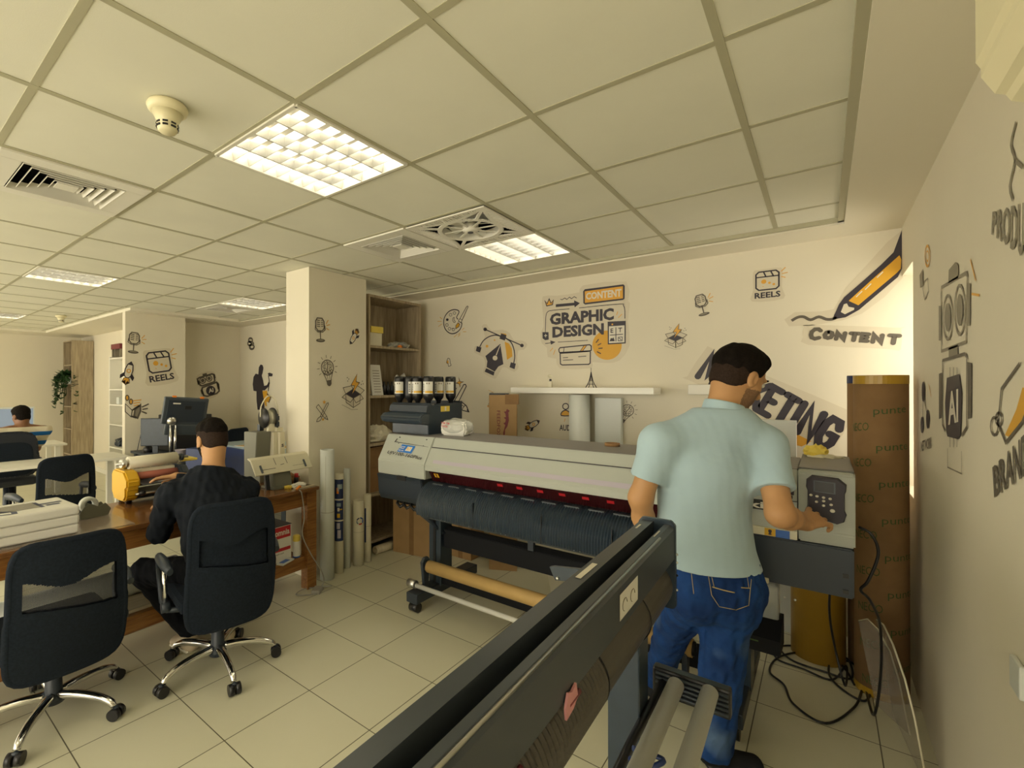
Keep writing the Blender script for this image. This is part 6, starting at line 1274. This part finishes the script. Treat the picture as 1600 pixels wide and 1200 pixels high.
# ================================================================ PEOPLE: one continuous implicit surface each, meshed with surface nets
def V3(*a): return np.array(a, float)
class Body:
    def __init__(s, h=.006): s.p = []; s.h = h; s.clips = []
    def cone(s, a, b, ra, rb, k=.02): s.p.append(('c', np.array(a, float), np.array(b, float), ra, rb, k)); return s
    def cut(s, p, n): s.p[-1] = s.p[-1]+((np.array(p, float), np.array(n, float)/np.linalg.norm(n)),); return s
    def econe(s, a, b, ra, rb, side, k=.03):                       # ra, rb: (half width along side, half depth)
        s.p.append(('e', np.array(a, float), np.array(b, float), ra, rb, k, np.array(side, float)/np.linalg.norm(side))); return s
    def ell(s, c, r, Rm=None, k=.02, sub=False): s.p.append(('l', np.array(c, float), np.array(r, float), np.eye(3) if Rm is None else Rm, k, sub)); return s
    def clip(s, p, n, blend=None): s.clips.append((np.array(p, float), np.array(n, float)/np.linalg.norm(n), blend)); return s   # keep the side n points away from
    def mesh(s, grow=0, noise=0, nf=22, seed=0, shell=None):
        lo = np.full(3, 1e9); hi = -lo; bb = []
        for q in s.p:
            if q[0] == 'c': r = max(q[3], q[4]); l = np.minimum(q[1], q[2])-r; u = np.maximum(q[1], q[2])+r
            elif q[0] == 'e': r = max(*q[3], *q[4]); l = np.minimum(q[1], q[2])-r; u = np.maximum(q[1], q[2])+r
            else: r = q[2].max(); l = q[1]-r; u = q[1]+r
            bb.append((l, u)); lo = np.minimum(lo, l); hi = np.maximum(hi, u)
        h = s.h; lo = lo-.03-grow; hi = hi+.03+grow; n = np.ceil((hi-lo)/h).astype(int)+1; F = np.full(n, .06, np.float32)
        for q, (l, u) in zip(s.p, bb):
            m = .045+grow; i0 = np.maximum(((l-m-lo)/h).astype(int), 0); i1 = np.minimum(((u+m-lo)/h).astype(int)+2, n)
            X, Y, Zz = np.meshgrid(*[(lo[a]+h*np.arange(i0[a], i1[a])).astype(np.float32) for a in range(3)], indexing='ij'); P = np.stack([X, Y, Zz], -1)
            if q[0] in 'ce':
                a, b = q[1].astype(np.float32), q[2].astype(np.float32); ab = b-a; t = np.clip(((P-a)@ab)/max(float(ab@ab), 1e-9), 0, 1); w = P-a-t[..., None]*ab
                if q[0] == 'c':
                    d = np.sqrt((w*w).sum(-1))-(q[3]+(q[4]-q[3])*t); k = q[5]
                    if len(q) > 6: d = np.maximum(d, ((P-q[6][0].astype(np.float32))@q[6][1].astype(np.float32)))
                else:
                    sd = q[6].astype(np.float32); ws = w@sd; wd = np.sqrt(np.maximum((w*w).sum(-1)-ws*ws, 0)); rs = q[3][0]+(q[4][0]-q[3][0])*t; rd = q[3][1]+(q[4][1]-q[3][1])*t
                    g = np.sqrt((ws/rs)**2+(wd/rd)**2)+1e-6; gg = np.sqrt((ws/rs**2)**2+(wd/rd**2)**2)+1e-6; d = g*(g-1)/gg; k = q[5]
            else:
                L = (P-q[1].astype(np.float32))@q[3].astype(np.float32); r = q[2].astype(np.float32); k0 = np.sqrt(((L/r)**2).sum(-1))+1e-6; k1 = np.sqrt(((L/r**2)**2).sum(-1))+1e-6; d = k0*(k0-1)/k1; k = q[4]
            sl = tuple(slice(i0[a], i1[a]) for a in range(3)); f = F[sl]
            if q[0] == 'l' and q[5]:
                hh = np.clip(.5-.5*(f+d)/k, 0, 1); F[sl] = f*(1-hh)+(-d)*hh+k*hh*(1-hh)
            else:
                hh = np.clip(.5+.5*(f-d)/k, 0, 1); F[sl] = f*(1-hh)+d*hh-k*hh*(1-hh)
        F -= grow; G = [(lo[a]+h*np.arange(n[a])).astype(np.float32) for a in range(3)]; X, Y, Zz = np.meshgrid(*G, indexing='ij', sparse=True)
        if noise:
            r = np.random.RandomState(seed)
            for i in range(6):
                v = r.randn(3)*nf*(.6+.25*i); v[2] *= .6; F += noise/(1+.4*i)*np.sin(v[0]*X+v[1]*Y+v[2]*Zz+r.rand()*6)*np.sin(r.rand()*9+.7*v[1]*X-.8*v[0]*Y+v[2]*.5*Zz)
        for p, nn, bl in s.clips:
            d = (X-p[0])*nn[0]+(Y-p[1])*nn[1]+(Zz-p[2])*nn[2]
            if bl is None: F = np.maximum(F, d)
            else:                                                  # clip only within a sphere
                R2 = (X-bl[0])**2+(Y-bl[1])**2+(Zz-bl[2])**2; F = np.where(R2 < bl[3]**2, np.maximum(F, d), F)
        return surfnet(F, lo, h)
def surfnet(F, lo, h):
    S = F < 0; c = [F[i:F.shape[0]-1+i, j:F.shape[1]-1+j, k:F.shape[2]-1+k] for i in (0, 1) for j in (0, 1) for k in (0, 1)]
    sc = sum((x < 0).astype(np.int8) for x in c); idx = np.nonzero((sc > 0) & (sc < 8)); I = np.stack(idx, 1); cv = [x[idx] for x in c]
    co = [(i, j, k) for i in (0, 1) for j in (0, 1) for k in (0, 1)]; pos = np.zeros((len(I), 3)); cnt = np.zeros(len(I))
    for a in range(8):
        for b in range(a+1, 8):
            df = [co[b][q]-co[a][q] for q in range(3)]
            if sum(map(abs, df)) != 1: continue
            m = (cv[a] < 0) != (cv[b] < 0); t = cv[a]/(cv[a]-cv[b]+1e-12*(~m)+0.0); t = np.where(m, t, 0)
            for q in range(3): pos[:, q] += np.where(m, co[a][q]+df[q]*t, 0)
            cnt += m
    pos /= cnt[:, None]; vs = lo+(I+pos)*h; num = -np.ones(sc.shape, np.int64); num[idx] = np.arange(len(I)); faces = []
    for ax in range(3):
        o = [a for a in range(3) if a != ax]; sl0 = [slice(1, -1)]*3; A = [slice(None)]*3; B = [slice(None)]*3; A[ax] = slice(0, -1); B[ax] = slice(1, None)
        cr = S[tuple(A)] != S[tuple(B)]; e = np.stack(np.nonzero(cr), 1); ok = np.ones(len(e), bool)
        for a in o: ok &= (e[:, a] > 0) & (e[:, a] < S.shape[a]-1)
        e = e[ok]; fl = S[tuple(A)][tuple(e.T)]; q = []
        for du, dv in ((-1, -1), (0, -1), (0, 0), (-1, 0)):
            z = e.copy(); z[:, o[0]] += du; z[:, o[1]] += dv; q.append(num[tuple(z.T)])
        q = np.stack(q, 1); q = q[(q >= 0).all(1)] if (q < 0).any() else q
        if ax == 1: fl = ~fl
        if len(fl) == len(q): q[~fl] = q[~fl][:, ::-1]
        faces.append(q)
    return vs, np.concatenate(faces)
def body_obj(name, vf, mats, parent, face_mat=None):
    vs, fs = vf; me = bpy.data.meshes.new(name); me.vertices.add(len(vs)); me.vertices.foreach_set('co', vs.astype(np.float32).ravel()); me.loops.add(len(fs)*4); me.loops.foreach_set('vertex_index', fs.astype(np.int32).ravel())
    me.polygons.add(len(fs)); me.polygons.foreach_set('loop_start', np.arange(0, len(fs)*4, 4, dtype=np.int32)); me.polygons.foreach_set('loop_total', np.full(len(fs), 4, np.int32)); me.update(calc_edges=True); me.validate()
    for m in mats: me.materials.append(M[m])
    if face_mat is not None: me.polygons.foreach_set('material_index', face_mat(vs[fs].mean(1)).astype(np.int32))
    me.polygons.foreach_set('use_smooth', np.ones(len(me.polygons), bool)); o = bpy.data.objects.new(name, me); C.objects.link(o); o.parent = parent; return o
def basis(f, u):
    f = np.array(f, float); f /= np.linalg.norm(f); u = np.array(u, float); u -= f*(u@f); u /= np.linalg.norm(u); s = np.cross(f, u); return np.stack([f, s, u], 1)   # columns: forward, right, up
def add_head(b, c, B, s=1.0):
    T = lambda f, r, u: np.array(c)+B@np.array([f, r, u])*s
    E = lambda p, r, k=.02, **kw: b.ell(T(*p), np.array(r)*s, B, k, **kw)
    E((-.012, 0, .035), (.100, .078, .088)); E((.025, 0, -.035), (.068, .060, .078), .03); E((.015, 0, -.06), (.058, .056, .050), .03); E((.068, 0, -.100), (.022, .022, .018), .02)
    b.cone(T(.090, 0, .012), T(.112, 0, -.028), .008*s, .013*s, .012); E((.100, .012, -.032), (.011, .009, .008), .008); E((.100, -.012, -.032), (.011, .009, .008), .008)
    E((.080, 0, .030), (.018, .050, .010), .015); E((.086, 0, -.062), (.012, .024, .006), .008); E((.084, 0, -.074), (.011, .020, .006), .008)
    for sd in (-1, 1):
        E((.095, sd*.030, .012), (.012, .014, .010), .008, sub=True); E((-.002, sd*.080, -.006), (.022, .010, .033), .008); E((.004, sd*.088, -.004), (.010, .006, .018), .006, sub=True); E((.045, sd*.045, -.02), (.025, .02, .02), .02)
    return T
def hand(b, w, d, n, s=1.0, curl=(.35, .4, .45, .5, .55), side=1, spread=.12):
    """w wrist, d direction of the fingers, n back-of-hand normal; thumb leaves on side*(n x d)."""
    d = np.array(d, float); d /= np.linalg.norm(d); n = np.array(n, float); n -= d*(n@d); n /= np.linalg.norm(n); x = np.cross(n, d)*side; w = np.array(w, float)
    b.econe(w+d*.01, w+d*.085*s, (.029*s, .017*s), (.040*s, .014*s), x, .02)
    L = [.072, .080, .074, .058]
    for i in range(4):
        off = (.030-.020*i)*s; p = w+d*.085*s+x*off; a = .0; q = p; dd = d+x*spread*(1.5-i)/1.5; dd /= np.linalg.norm(dd); c = curl[i+1]
        for j, f in enumerate((.45, .30, .25)):
            ang = c*(j+.4); v = dd*math.cos(ang)-n*math.sin(ang); q2 = q+v*L[i]*f*s; b.cone(q, q2, (.0095-.001*j)*s, (.0088-.001*j)*s, .006); q = q2
    t0 = w+d*.025*s+x*.026*s; t1 = t0+(d*.6+x*.75-n*.25)/1.0*.040*s; t2 = t1+(d*.85+x*.35-n*.35)*.032*s; t3 = t2+(d*.9+x*.1-n*.4)*.024*s
    b.cone(t0, t1, .015*s, .012*s, .02); b.cone(t1, t2, .0115*s, .0105*s, .006); b.cone(t2, t3, .0105*s, .0085*s, .006)
W = lambda u, v, dp: np.array(at(u, v, dp))

def hair_parts(t, c, B, s, T, top=.006, kind='hair', fade=True, faded_kind='hair_fade', front=.060, bangs=.03):
    """short hair: thick on top, cropped at the sides; clipped by a hairline round the face."""
    hb = Body(.0045); hb.ell(T(-.016, 0, .050), np.array((.098, .0755, .082))*s+top*.9, B, .02); hb.ell(T(.02, 0, .085), np.array((.060, .060, .036))*s+top*.8, B, .03)
    hb.clip(T(-.03, 0, -.005), -B@np.array([-.35, 0, 1.0])); hb.clip(T(front, 0, .09), B@np.array([1.0, 0, -.35]))
    body_obj('hair', hb.mesh(noise=.0016, nf=90, seed=3), [kind], t)
    if fade:
        fb = Body(.0045); fb.ell(T(-.012, 0, .035), np.array((.1025, .0805, .090))*s, B, .02); fb.ell(T(-.042, 0, -.025), np.array((.064, .065, .060))*s, B, .03)
        fb.clip(T(-.06, 0, -.062), -B@np.array([0.3, 0, 1.0])); fb.clip(T(.022, 0, .03), B@np.array([1.0, 0, .15])); fb.clip(T(-.03, 0, .055), B@np.array([-.35, 0, 1.0]))
        body_obj('cropped_sides', fb.mesh(noise=.0006, nf=120), [faded_kind], t)
def eyes(t, T, B, s):
    for sd in (-1, 1):
        q = MB('eye'); q.ball(T(.084*1, sd*.030, .012), .011*s, 'eye', 12); q.ball(T(.0925, sd*.030, .012), .0045*s, 'black', 8); q.build('eye', 'eye', t)
def shoe(t, heel, toe, m, sole, name='shoe', h=.07):
    heel, toe = np.array(heel, float), np.array(toe, float); d = toe-heel; L = np.linalg.norm(d); d /= L; sd = np.array([-d[1], d[0], 0]); b = Body(.006); up = np.array([0, 0, 1.])
    b.econe(heel+d*.045+up*.045, heel+d*.10+up*.05, (.036, .036), (.038, .036), sd, .03); b.econe(heel+d*.10+up*.042, toe-d*.05+up*.030, (.040, .034), (.045, .024), sd, .03); b.cone(heel+d*.05+up*.05, heel+d*.055+up*(h+.04), .038, .040, .03)
    b.clip(heel+up*.012, -up); b.clip(heel+up*(h+.035), up); body_obj(name, b.mesh(), [m], t)
    q = Body(.005); q.econe(heel+d*.042+up*.012, toe-d*.048+up*.012, (.040, .016), (.047, .015), sd, .02); q.clip(heel+up*.026, up); q.clip(heel+up*.001, -up); body_obj('sole', q.mesh(), [sole], t)

# ---- the standing man at the control panel
def man_standing():
    t = thing('person', 'standing man in a light blue polo and jeans pressing the printer control panel', 'person', (0, 0, 0))
    pel = W(1120, 905, 1.93); waist = W(1098, 835, 1.92); chest = W(1103, 735, 1.90); neck = W(1128, 642, 1.90); 
    Ls, Rs = W(1030, 690, 1.88), W(1196, 695, 1.86); Le, Lw = W(1001, 778, 1.90), W(1012, 862, 2.02); Re, Rw = W(1219, 804, 1.72), W(1256, 818, 1.84)
    Lh, Lk, La = W(1083, 915, 1.97), W(1049, 990, 2.20), W(1026, 1052, 2.45); Rh, Rk, Ra = W(1141, 918, 1.93), W(1127, 1040, 1.97), W(1113, 1160, 2.02)
    side = Rs-Ls; side[2] = 0; side /= np.linalg.norm(side); fwd = np.array([-side[1], side[0], 0])
    hf = np.array([.56, .62, -.42]); hc = W(1153, 592, 1.925); B = basis(hf, (.10, .10, 1)); 
    b = Body(.005)
    T = add_head(b, hc, B, 1.0); b.cone(neck+np.array([0, 0, -.03]), T(-.035, 0, -.045), .058, .056, .03)
    b.econe(neck+np.array([0, 0, -.06]), chest, (.10, .085), (.155, .10), side, .05); b.econe(chest, waist, (.155, .10), (.14, .095), side, .05); b.econe(waist, pel, (.14, .09), (.15, .10), side, .05)
    for S_, E_, Wr in ((Ls, Le, Lw), (Rs, Re, Rw)):
        b.cone(neck+(S_-neck)*.5+np.array([0, 0, -.02]), S_, .055, .055, .04); b.cone(S_, E_, .053, .042, .03); m = E_+(Wr-E_)*.35; b.cone(E_, m, .041, .041, .03); b.cone(m, Wr, .041, .027, .02)
    for H, K, A in ((Lh, Lk, La), (Rh, Rk, Ra)): b.cone(H, K, .080, .052, .04); b.cone(K, A, .052, .036, .03)
    pn = np.array([0, -1, .3]); hd = W(1285, 806, 1.965)-Rw
    hand(b, Rw, W(1297, 800, 1.925)-Rw, np.array([-.1, -1, .45]), 1.08, curl=(.3, .38, .48, .58, .68), side=1, spread=.36)
    hand(b, Lw, np.array([.1, .5, -.8]), -side, 1.0, side=1)
    def fm(c):
        L = (c-hc)@B; m = np.zeros(len(c)); lips = (abs(L[:, 1]) < .024) & (L[:, 0] > .078) & (L[:, 2] < -.056) & (L[:, 2] > -.08); m[lips] = 1
        beard = (L[:, 0] > -.005) & (L[:, 2] < -.028-.25*(.05-np.minimum(L[:, 0], .05))) & (L[:, 2] > -.135) & ~lips & ~((L[:, 2] > -.05) & (abs(L[:, 1]) < .03)) & (np.linalg.norm(L, axis=1) < .16) & (L[:, 0] > .0); m[beard] = 2; return m
    body_obj('body', b.mesh(), ['skin', 'lips', 'stubble'], t, fm); eyes(t, T, B, 1)
    hair_parts(t, hc, B, 1.0, T, top=.010)
    br = Body(.004); 
    for sd in (-1, 1): br.ell(T(.092, sd*.030, .036), (.008, .018, .004), B, .01)
    body_obj('eyebrows', br.mesh(), ['hair'], t)
    # polo shirt
    s = Body(.0055); hem = pel+np.array([0, 0, .055])
    s.econe(neck+np.array([0, 0, -.055]), chest+np.array([0, 0, .03]), (.125, .090), (.183, .115), side, .05); s.econe(chest, waist, (.180, .118), (.172, .118), side, .05); s.econe(waist, hem+np.array([0, 0, -.05]), (.172, .118), (.182, .130), side, .04)
    for S_, E_ in ((Ls, Le), (Rs, Re)):
        s.cone(neck+(S_-neck)*.22+np.array([0, 0, -.028]), S_+np.array([0, 0, -.004]), .072, .066, .05); s.cone(S_, S_+(E_-S_)*.9, .067, .066, .04).cut(S_+(E_-S_)*.66, E_-S_)
    s.clip(hem, (-.02*side[0], 0, -1)); s.clip(neck+np.array([0, 0, .012]), (0, 0, 1))
    body_obj('polo_shirt', s.mesh(noise=.0015, nf=36, seed=4), ['polo'], t)
    c_ = Body(.004); c_.cone(neck+np.array([0, 0, -.05]), neck+(T(-.035, 0, -.045)-neck)*.45, .088, .067, .01); up = (T(-.035, 0, -.045)-neck); up /= np.linalg.norm(up)
    c_.clip(neck+up*.034+fwd*0, up-fwd*.12); c_.clip(neck-np.array([0, 0, .05]), (0, 0, -1)); body_obj('collar', c_.mesh(), ['polo'], t)
    # jeans
    j = Body(.0055); j.econe(pel+np.array([0, 0, .08]), pel+np.array([0, 0, -.02]), (.158, .112), (.168, .122), side, .03)
    for H, K, A, rk, ra_ in ((Lh, Lk, La, .068, .062), (Rh, Rk, Ra, .080, .074)): j.cone(H+np.array([0, 0, -.02]), K, .094, rk, .03); j.cone(K, A+np.array([0, 0, -.02]), rk, ra_, .03); j.cone(H+fwd*-.03+np.array([0, 0, .02]), H+fwd*-.03+np.array([0, 0, -.05]), .095, .09, .05)
    j.clip(pel+np.array([0, 0, .09]), (0, 0, 1)); j.clip((0, 0, .045), (0, 0, -1)); jo = body_obj('jeans', j.mesh(noise=.0036, nf=70, seed=9), ['jeans'], t)
    back = -fwd; st = MB('stitch')
    # stitching follows the cloth: project points from behind on the jeans mesh
    from mathutils.bvhtree import BVHTree
    me = jo.data; bv = BVHTree.FromPolygons([v.co[:] for v in me.vertices], [p.vertices[:] for p in me.polygons])
    def onj(u, v):
        d = Vector(ray(u, v)); h = bv.ray_cast(EYE, d); return (h[0]-d.normalized()*.0015) if h[0] else None
    for line, w_ in (([(1105, 888), (1112, 930), (1124, 948), (1150, 953), (1170, 946), (1174, 905)], .0012), ([(1109, 888), (1116, 918)], .001), ([(1113, 917), (1130, 922), (1148, 926)], .0022), ([(1158, 918), (1172, 919)], .0022), ([(1079, 884), (1084, 928)], .0012), ([(1166, 890), (1170, 918)], .001)):
        pts = []
        for (p, q) in zip(line, line[1:]):
            for k in range(7): r = onj(p[0]+(q[0]-p[0])*k/6, p[1]+(q[1]-p[1])*k/6); pts += [r] if r else []
        if len(pts) > 2: st.tube(pts, w_, 'stitch', 5)
    st.build('stitching', 'stitch', t)
    toe = Ra+np.array([.16, .10, 0]); shoe(t, (Ra[0]-.05, Ra[1]-.04, 0), (Ra[0]+.19, Ra[1]+.10, 0), 'black_matte', 'sole'); shoe(t, (La[0]-.04, La[1]-.05, 0), (La[0]+.10, La[1]+.20, 0), 'black_matte', 'sole')
man_standing()

# ---- the seated man at the laminator
def man_seated():
    t = thing('person', 'seated man in black sweatshirt and trousers working at the yellow laminator', 'person', (0, 0, 0))
    pel = V3(-2.70, 1.37, .58); neck = W(331, 738, 2.83); hc = W(331, 688, 2.90); chest = (pel*.35+neck*.65)+V3(.0, 0, -.02); waist = pel*.72+neck*.28
    side = V3(.10, 1, 0); side /= np.linalg.norm(side); fwd = V3(-side[1], side[0], 0)
    Ls, Rs = W(268, 775, 2.72), W(384, 766, 2.95); Le, Lw = W(248, 832, 2.78), W(252, 792, 3.02); Re, Rw = V3(-3.17, 1.66, .93), W(276, 744, 3.22)
    Lh, Lk, La = V3(-2.76, 1.26, .54), V3(-3.12, 1.10, .50), V3(-2.98, 1.31, .12); Rh, Rk, Ra = V3(-2.76, 1.47, .54), V3(-3.15, 1.56, .50), V3(-2.92, 1.50, .12)
    B = basis((-.93, -.05, -.28), (-.1, .03, 1)); b = Body(.0055); T = add_head(b, hc, B, 1.02); b.cone(neck+V3(0, 0, -.03), T(-.03, 0, -.045), .063, .061, .03)
    b.econe(neck+V3(0, 0, -.05), chest, (.10, .08), (.15, .10), side, .05); b.econe(chest, pel, (.15, .10), (.15, .11), side, .05)
    for S_, E_, Wr in ((Ls, Le, Lw), (Rs, Re, Rw)): b.cone(neck+(S_-neck)*.5, S_, .05, .05, .04); b.cone(S_, E_, .05, .042, .03); b.cone(E_, Wr, .040, .026, .03)
    for H, K, A in ((Lh, Lk, La), (Rh, Rk, Ra)): b.cone(H, K, .075, .05, .04); b.cone(K, A, .05, .035, .03)
    hand(b, Rw, (-.45, -.75, -.05), (-.2, .1, 1), 1.0, side=-1, curl=(.2, .2, .25, .3, .3)); hand(b, Lw, (-.75, .5, -.1), (0, .1, 1), 1.0, side=1)
    def fm(c):
        L = (c-hc)@B/1.02; m = np.zeros(len(c)); m[(abs(L[:, 1]) < .024) & (L[:, 0] > .078) & (L[:, 2] < -.056) & (L[:, 2] > -.08)] = 1
        bd = (L[:, 0] > .01) & (L[:, 2] < -.03) & (L[:, 2] > -.135) & (np.linalg.norm(L, axis=1) < .16) & ~((L[:, 2] > -.05) & (abs(L[:, 1]) < .035)); m[bd & (m == 0)] = 2; return m
    body_obj('body', b.mesh(), ['skin', 'lips', 'hair'], t, fm); eyes(t, T, B, 1.02); hair_parts(t, hc, B, 1.02, T, top=.004, kind='hair')
    s = Body(.006); s.cone(neck+V3(0, 0, -.04), neck+V3(-.01, 0, .035), .088, .074, .04); s.econe(neck+V3(0, 0, -.03), chest+V3(0, 0, .02), (.135, .09), (.205, .125), side, .05); s.econe(chest, waist, (.205, .130), (.19, .14), side, .05); s.econe(waist, pel+V3(0, 0, -.04), (.19, .14), (.185, .15), side, .05)
    for S_, E_, Wr in ((Ls, Le, Lw), (Rs, Re, Rw)):
        s.cone(neck+(S_-neck)*.4+V3(0, 0, -.03), S_, .072, .075, .05); s.cone(S_, E_, .075, .062, .04); s.cone(E_, E_+(Wr-E_)*.9, .060, .042, .03)
    s.clip(neck+V3(0, 0, .034), T(-.03, 0, -.045)-neck); body_obj('sweatshirt', s.mesh(noise=.0050, nf=50, seed=2), ['shirt_black'], t)
    j = Body(.006); j.econe(pel+V3(0, 0, .02), pel+V3(0, 0, -.02), (.165, .13), (.165, .13), side, .04)
    for H, K, A in ((Lh, Lk, La), (Rh, Rk, Ra)): j.cone(H, K, .092, .072, .04); j.cone(K, A+V3(0, 0, .0), .072, .058, .03)
    j.clip((0, 0, .10), (0, 0, -1)); body_obj('trousers', j.mesh(noise=.0036, nf=60, seed=5), ['trousers_black'], t)
    shoe(t, (La[0]+.07, La[1]+.0, 0), (La[0]-.18, La[1]-.03, 0), 'shoe_beige', 'film_cream'); shoe(t, (Ra[0]+.07, Ra[1], 0), (Ra[0]-.19, Ra[1]+.01, 0), 'shoe_beige', 'film_cream')
man_seated()

# ---- the man in the striped shirt in the far office
def man_far():
    t = thing('person', 'man in a blue and white striped shirt sitting before the large monitor', 'person', (0, 0, 0))
    hc = W(33, 651, 5.95); neck = hc+V3(.04, .0, -.125); pel = V3(-7.60, 1.16, .60); chest = pel*.35+neck*.65; side = V3(0, 1, 0)
    Ls, Rs = neck+V3(.02, -.22, -.05), neck+V3(.02, .22, -.05); Le, Re = V3(-7.95, .84, .80), V3(-7.85, 1.52, .80); Lw, Rw = V3(-8.25, .98, .80), V3(-8.18, 1.40, .78)
    B = basis((-.85, -.40, -.25), (0, 0, 1)); b = Body(.009); T = add_head(b, hc, B, 1.0); b.cone(neck+V3(0, 0, -.04), T(-.03, 0, -.045), .06, .058, .03); b.econe(neck+V3(0, 0, -.05), chest, (.10, .08), (.15, .10), side, .05); b.econe(chest, pel, (.15, .10), (.15, .11), side, .05)
    for S_, E_, Wr in ((Ls, Le, Lw), (Rs, Re, Rw)): b.cone(neck+(S_-neck)*.5, S_, .05, .05, .04); b.cone(S_, E_, .048, .042, .03); b.cone(E_, Wr, .040, .026, .03)
    for sy_ in (-1, 1): K = V3(-8.05, 1.16+sy_*.13, .56); A = V3(-7.95, 1.16+sy_*.12, .10); b.cone(pel+V3(-.05, sy_*.1, -.03), K, .085, .06, .04); b.cone(K, A, .06, .045, .03)
    hand(b, Rw, (-1, -.1, -.1), (0, 0, 1), side=-1); hand(b, Lw, (-1, .1, -.1), (0, 0, 1), side=1)
    body_obj('body', b.mesh(), ['skin_dark'], t); eyes(t, T, B, 1); hair_parts(t, hc, B, 1.0, T, top=.010, fade=True, faded_kind='hair')
    s = Body(.009); s.econe(neck+V3(0, 0, -.04), chest, (.13, .09), (.20, .125), side, .05); s.econe(chest, pel, (.20, .125), (.19, .14), side, .05)
    for S_, E_ in ((Ls, Le), (Rs, Re)):
        s.cone(neck+(S_-neck)*.4+V3(0, 0, -.03), S_, .07, .07, .05); s.cone(S_, S_+(E_-S_)*.62, .07, .066, .04)
    s.clip(neck+V3(0, 0, .0), (0, 0, 1)); s.clip(pel+V3(0, 0, -.05), (0, 0, -1)); body_obj('striped_shirt', s.mesh(noise=.002), ['striped'], t)
    j = Body(.01); j.econe(pel, pel+V3(0, 0, -.04), (.16, .13), (.16, .13), side, .04)
    for sy_ in (-1, 1): K = V3(-8.05, 1.16+sy_*.13, .56); A = V3(-7.95, 1.16+sy_*.12, .10); j.cone(pel+V3(-.05, sy_*.1, -.03), K, .095, .07, .04); j.cone(K, A, .07, .06, .03)
    j.clip((0, 0, .08), (0, 0, -1)); body_obj('trousers', j.mesh(), ['trousers_black'], t)
    for sy_ in (-1, 1): shoe(t, (-7.90, 1.16+sy_*.12, 0), (-8.15, 1.16+sy_*.13, 0), 'black_matte', 'sole')
man_far()
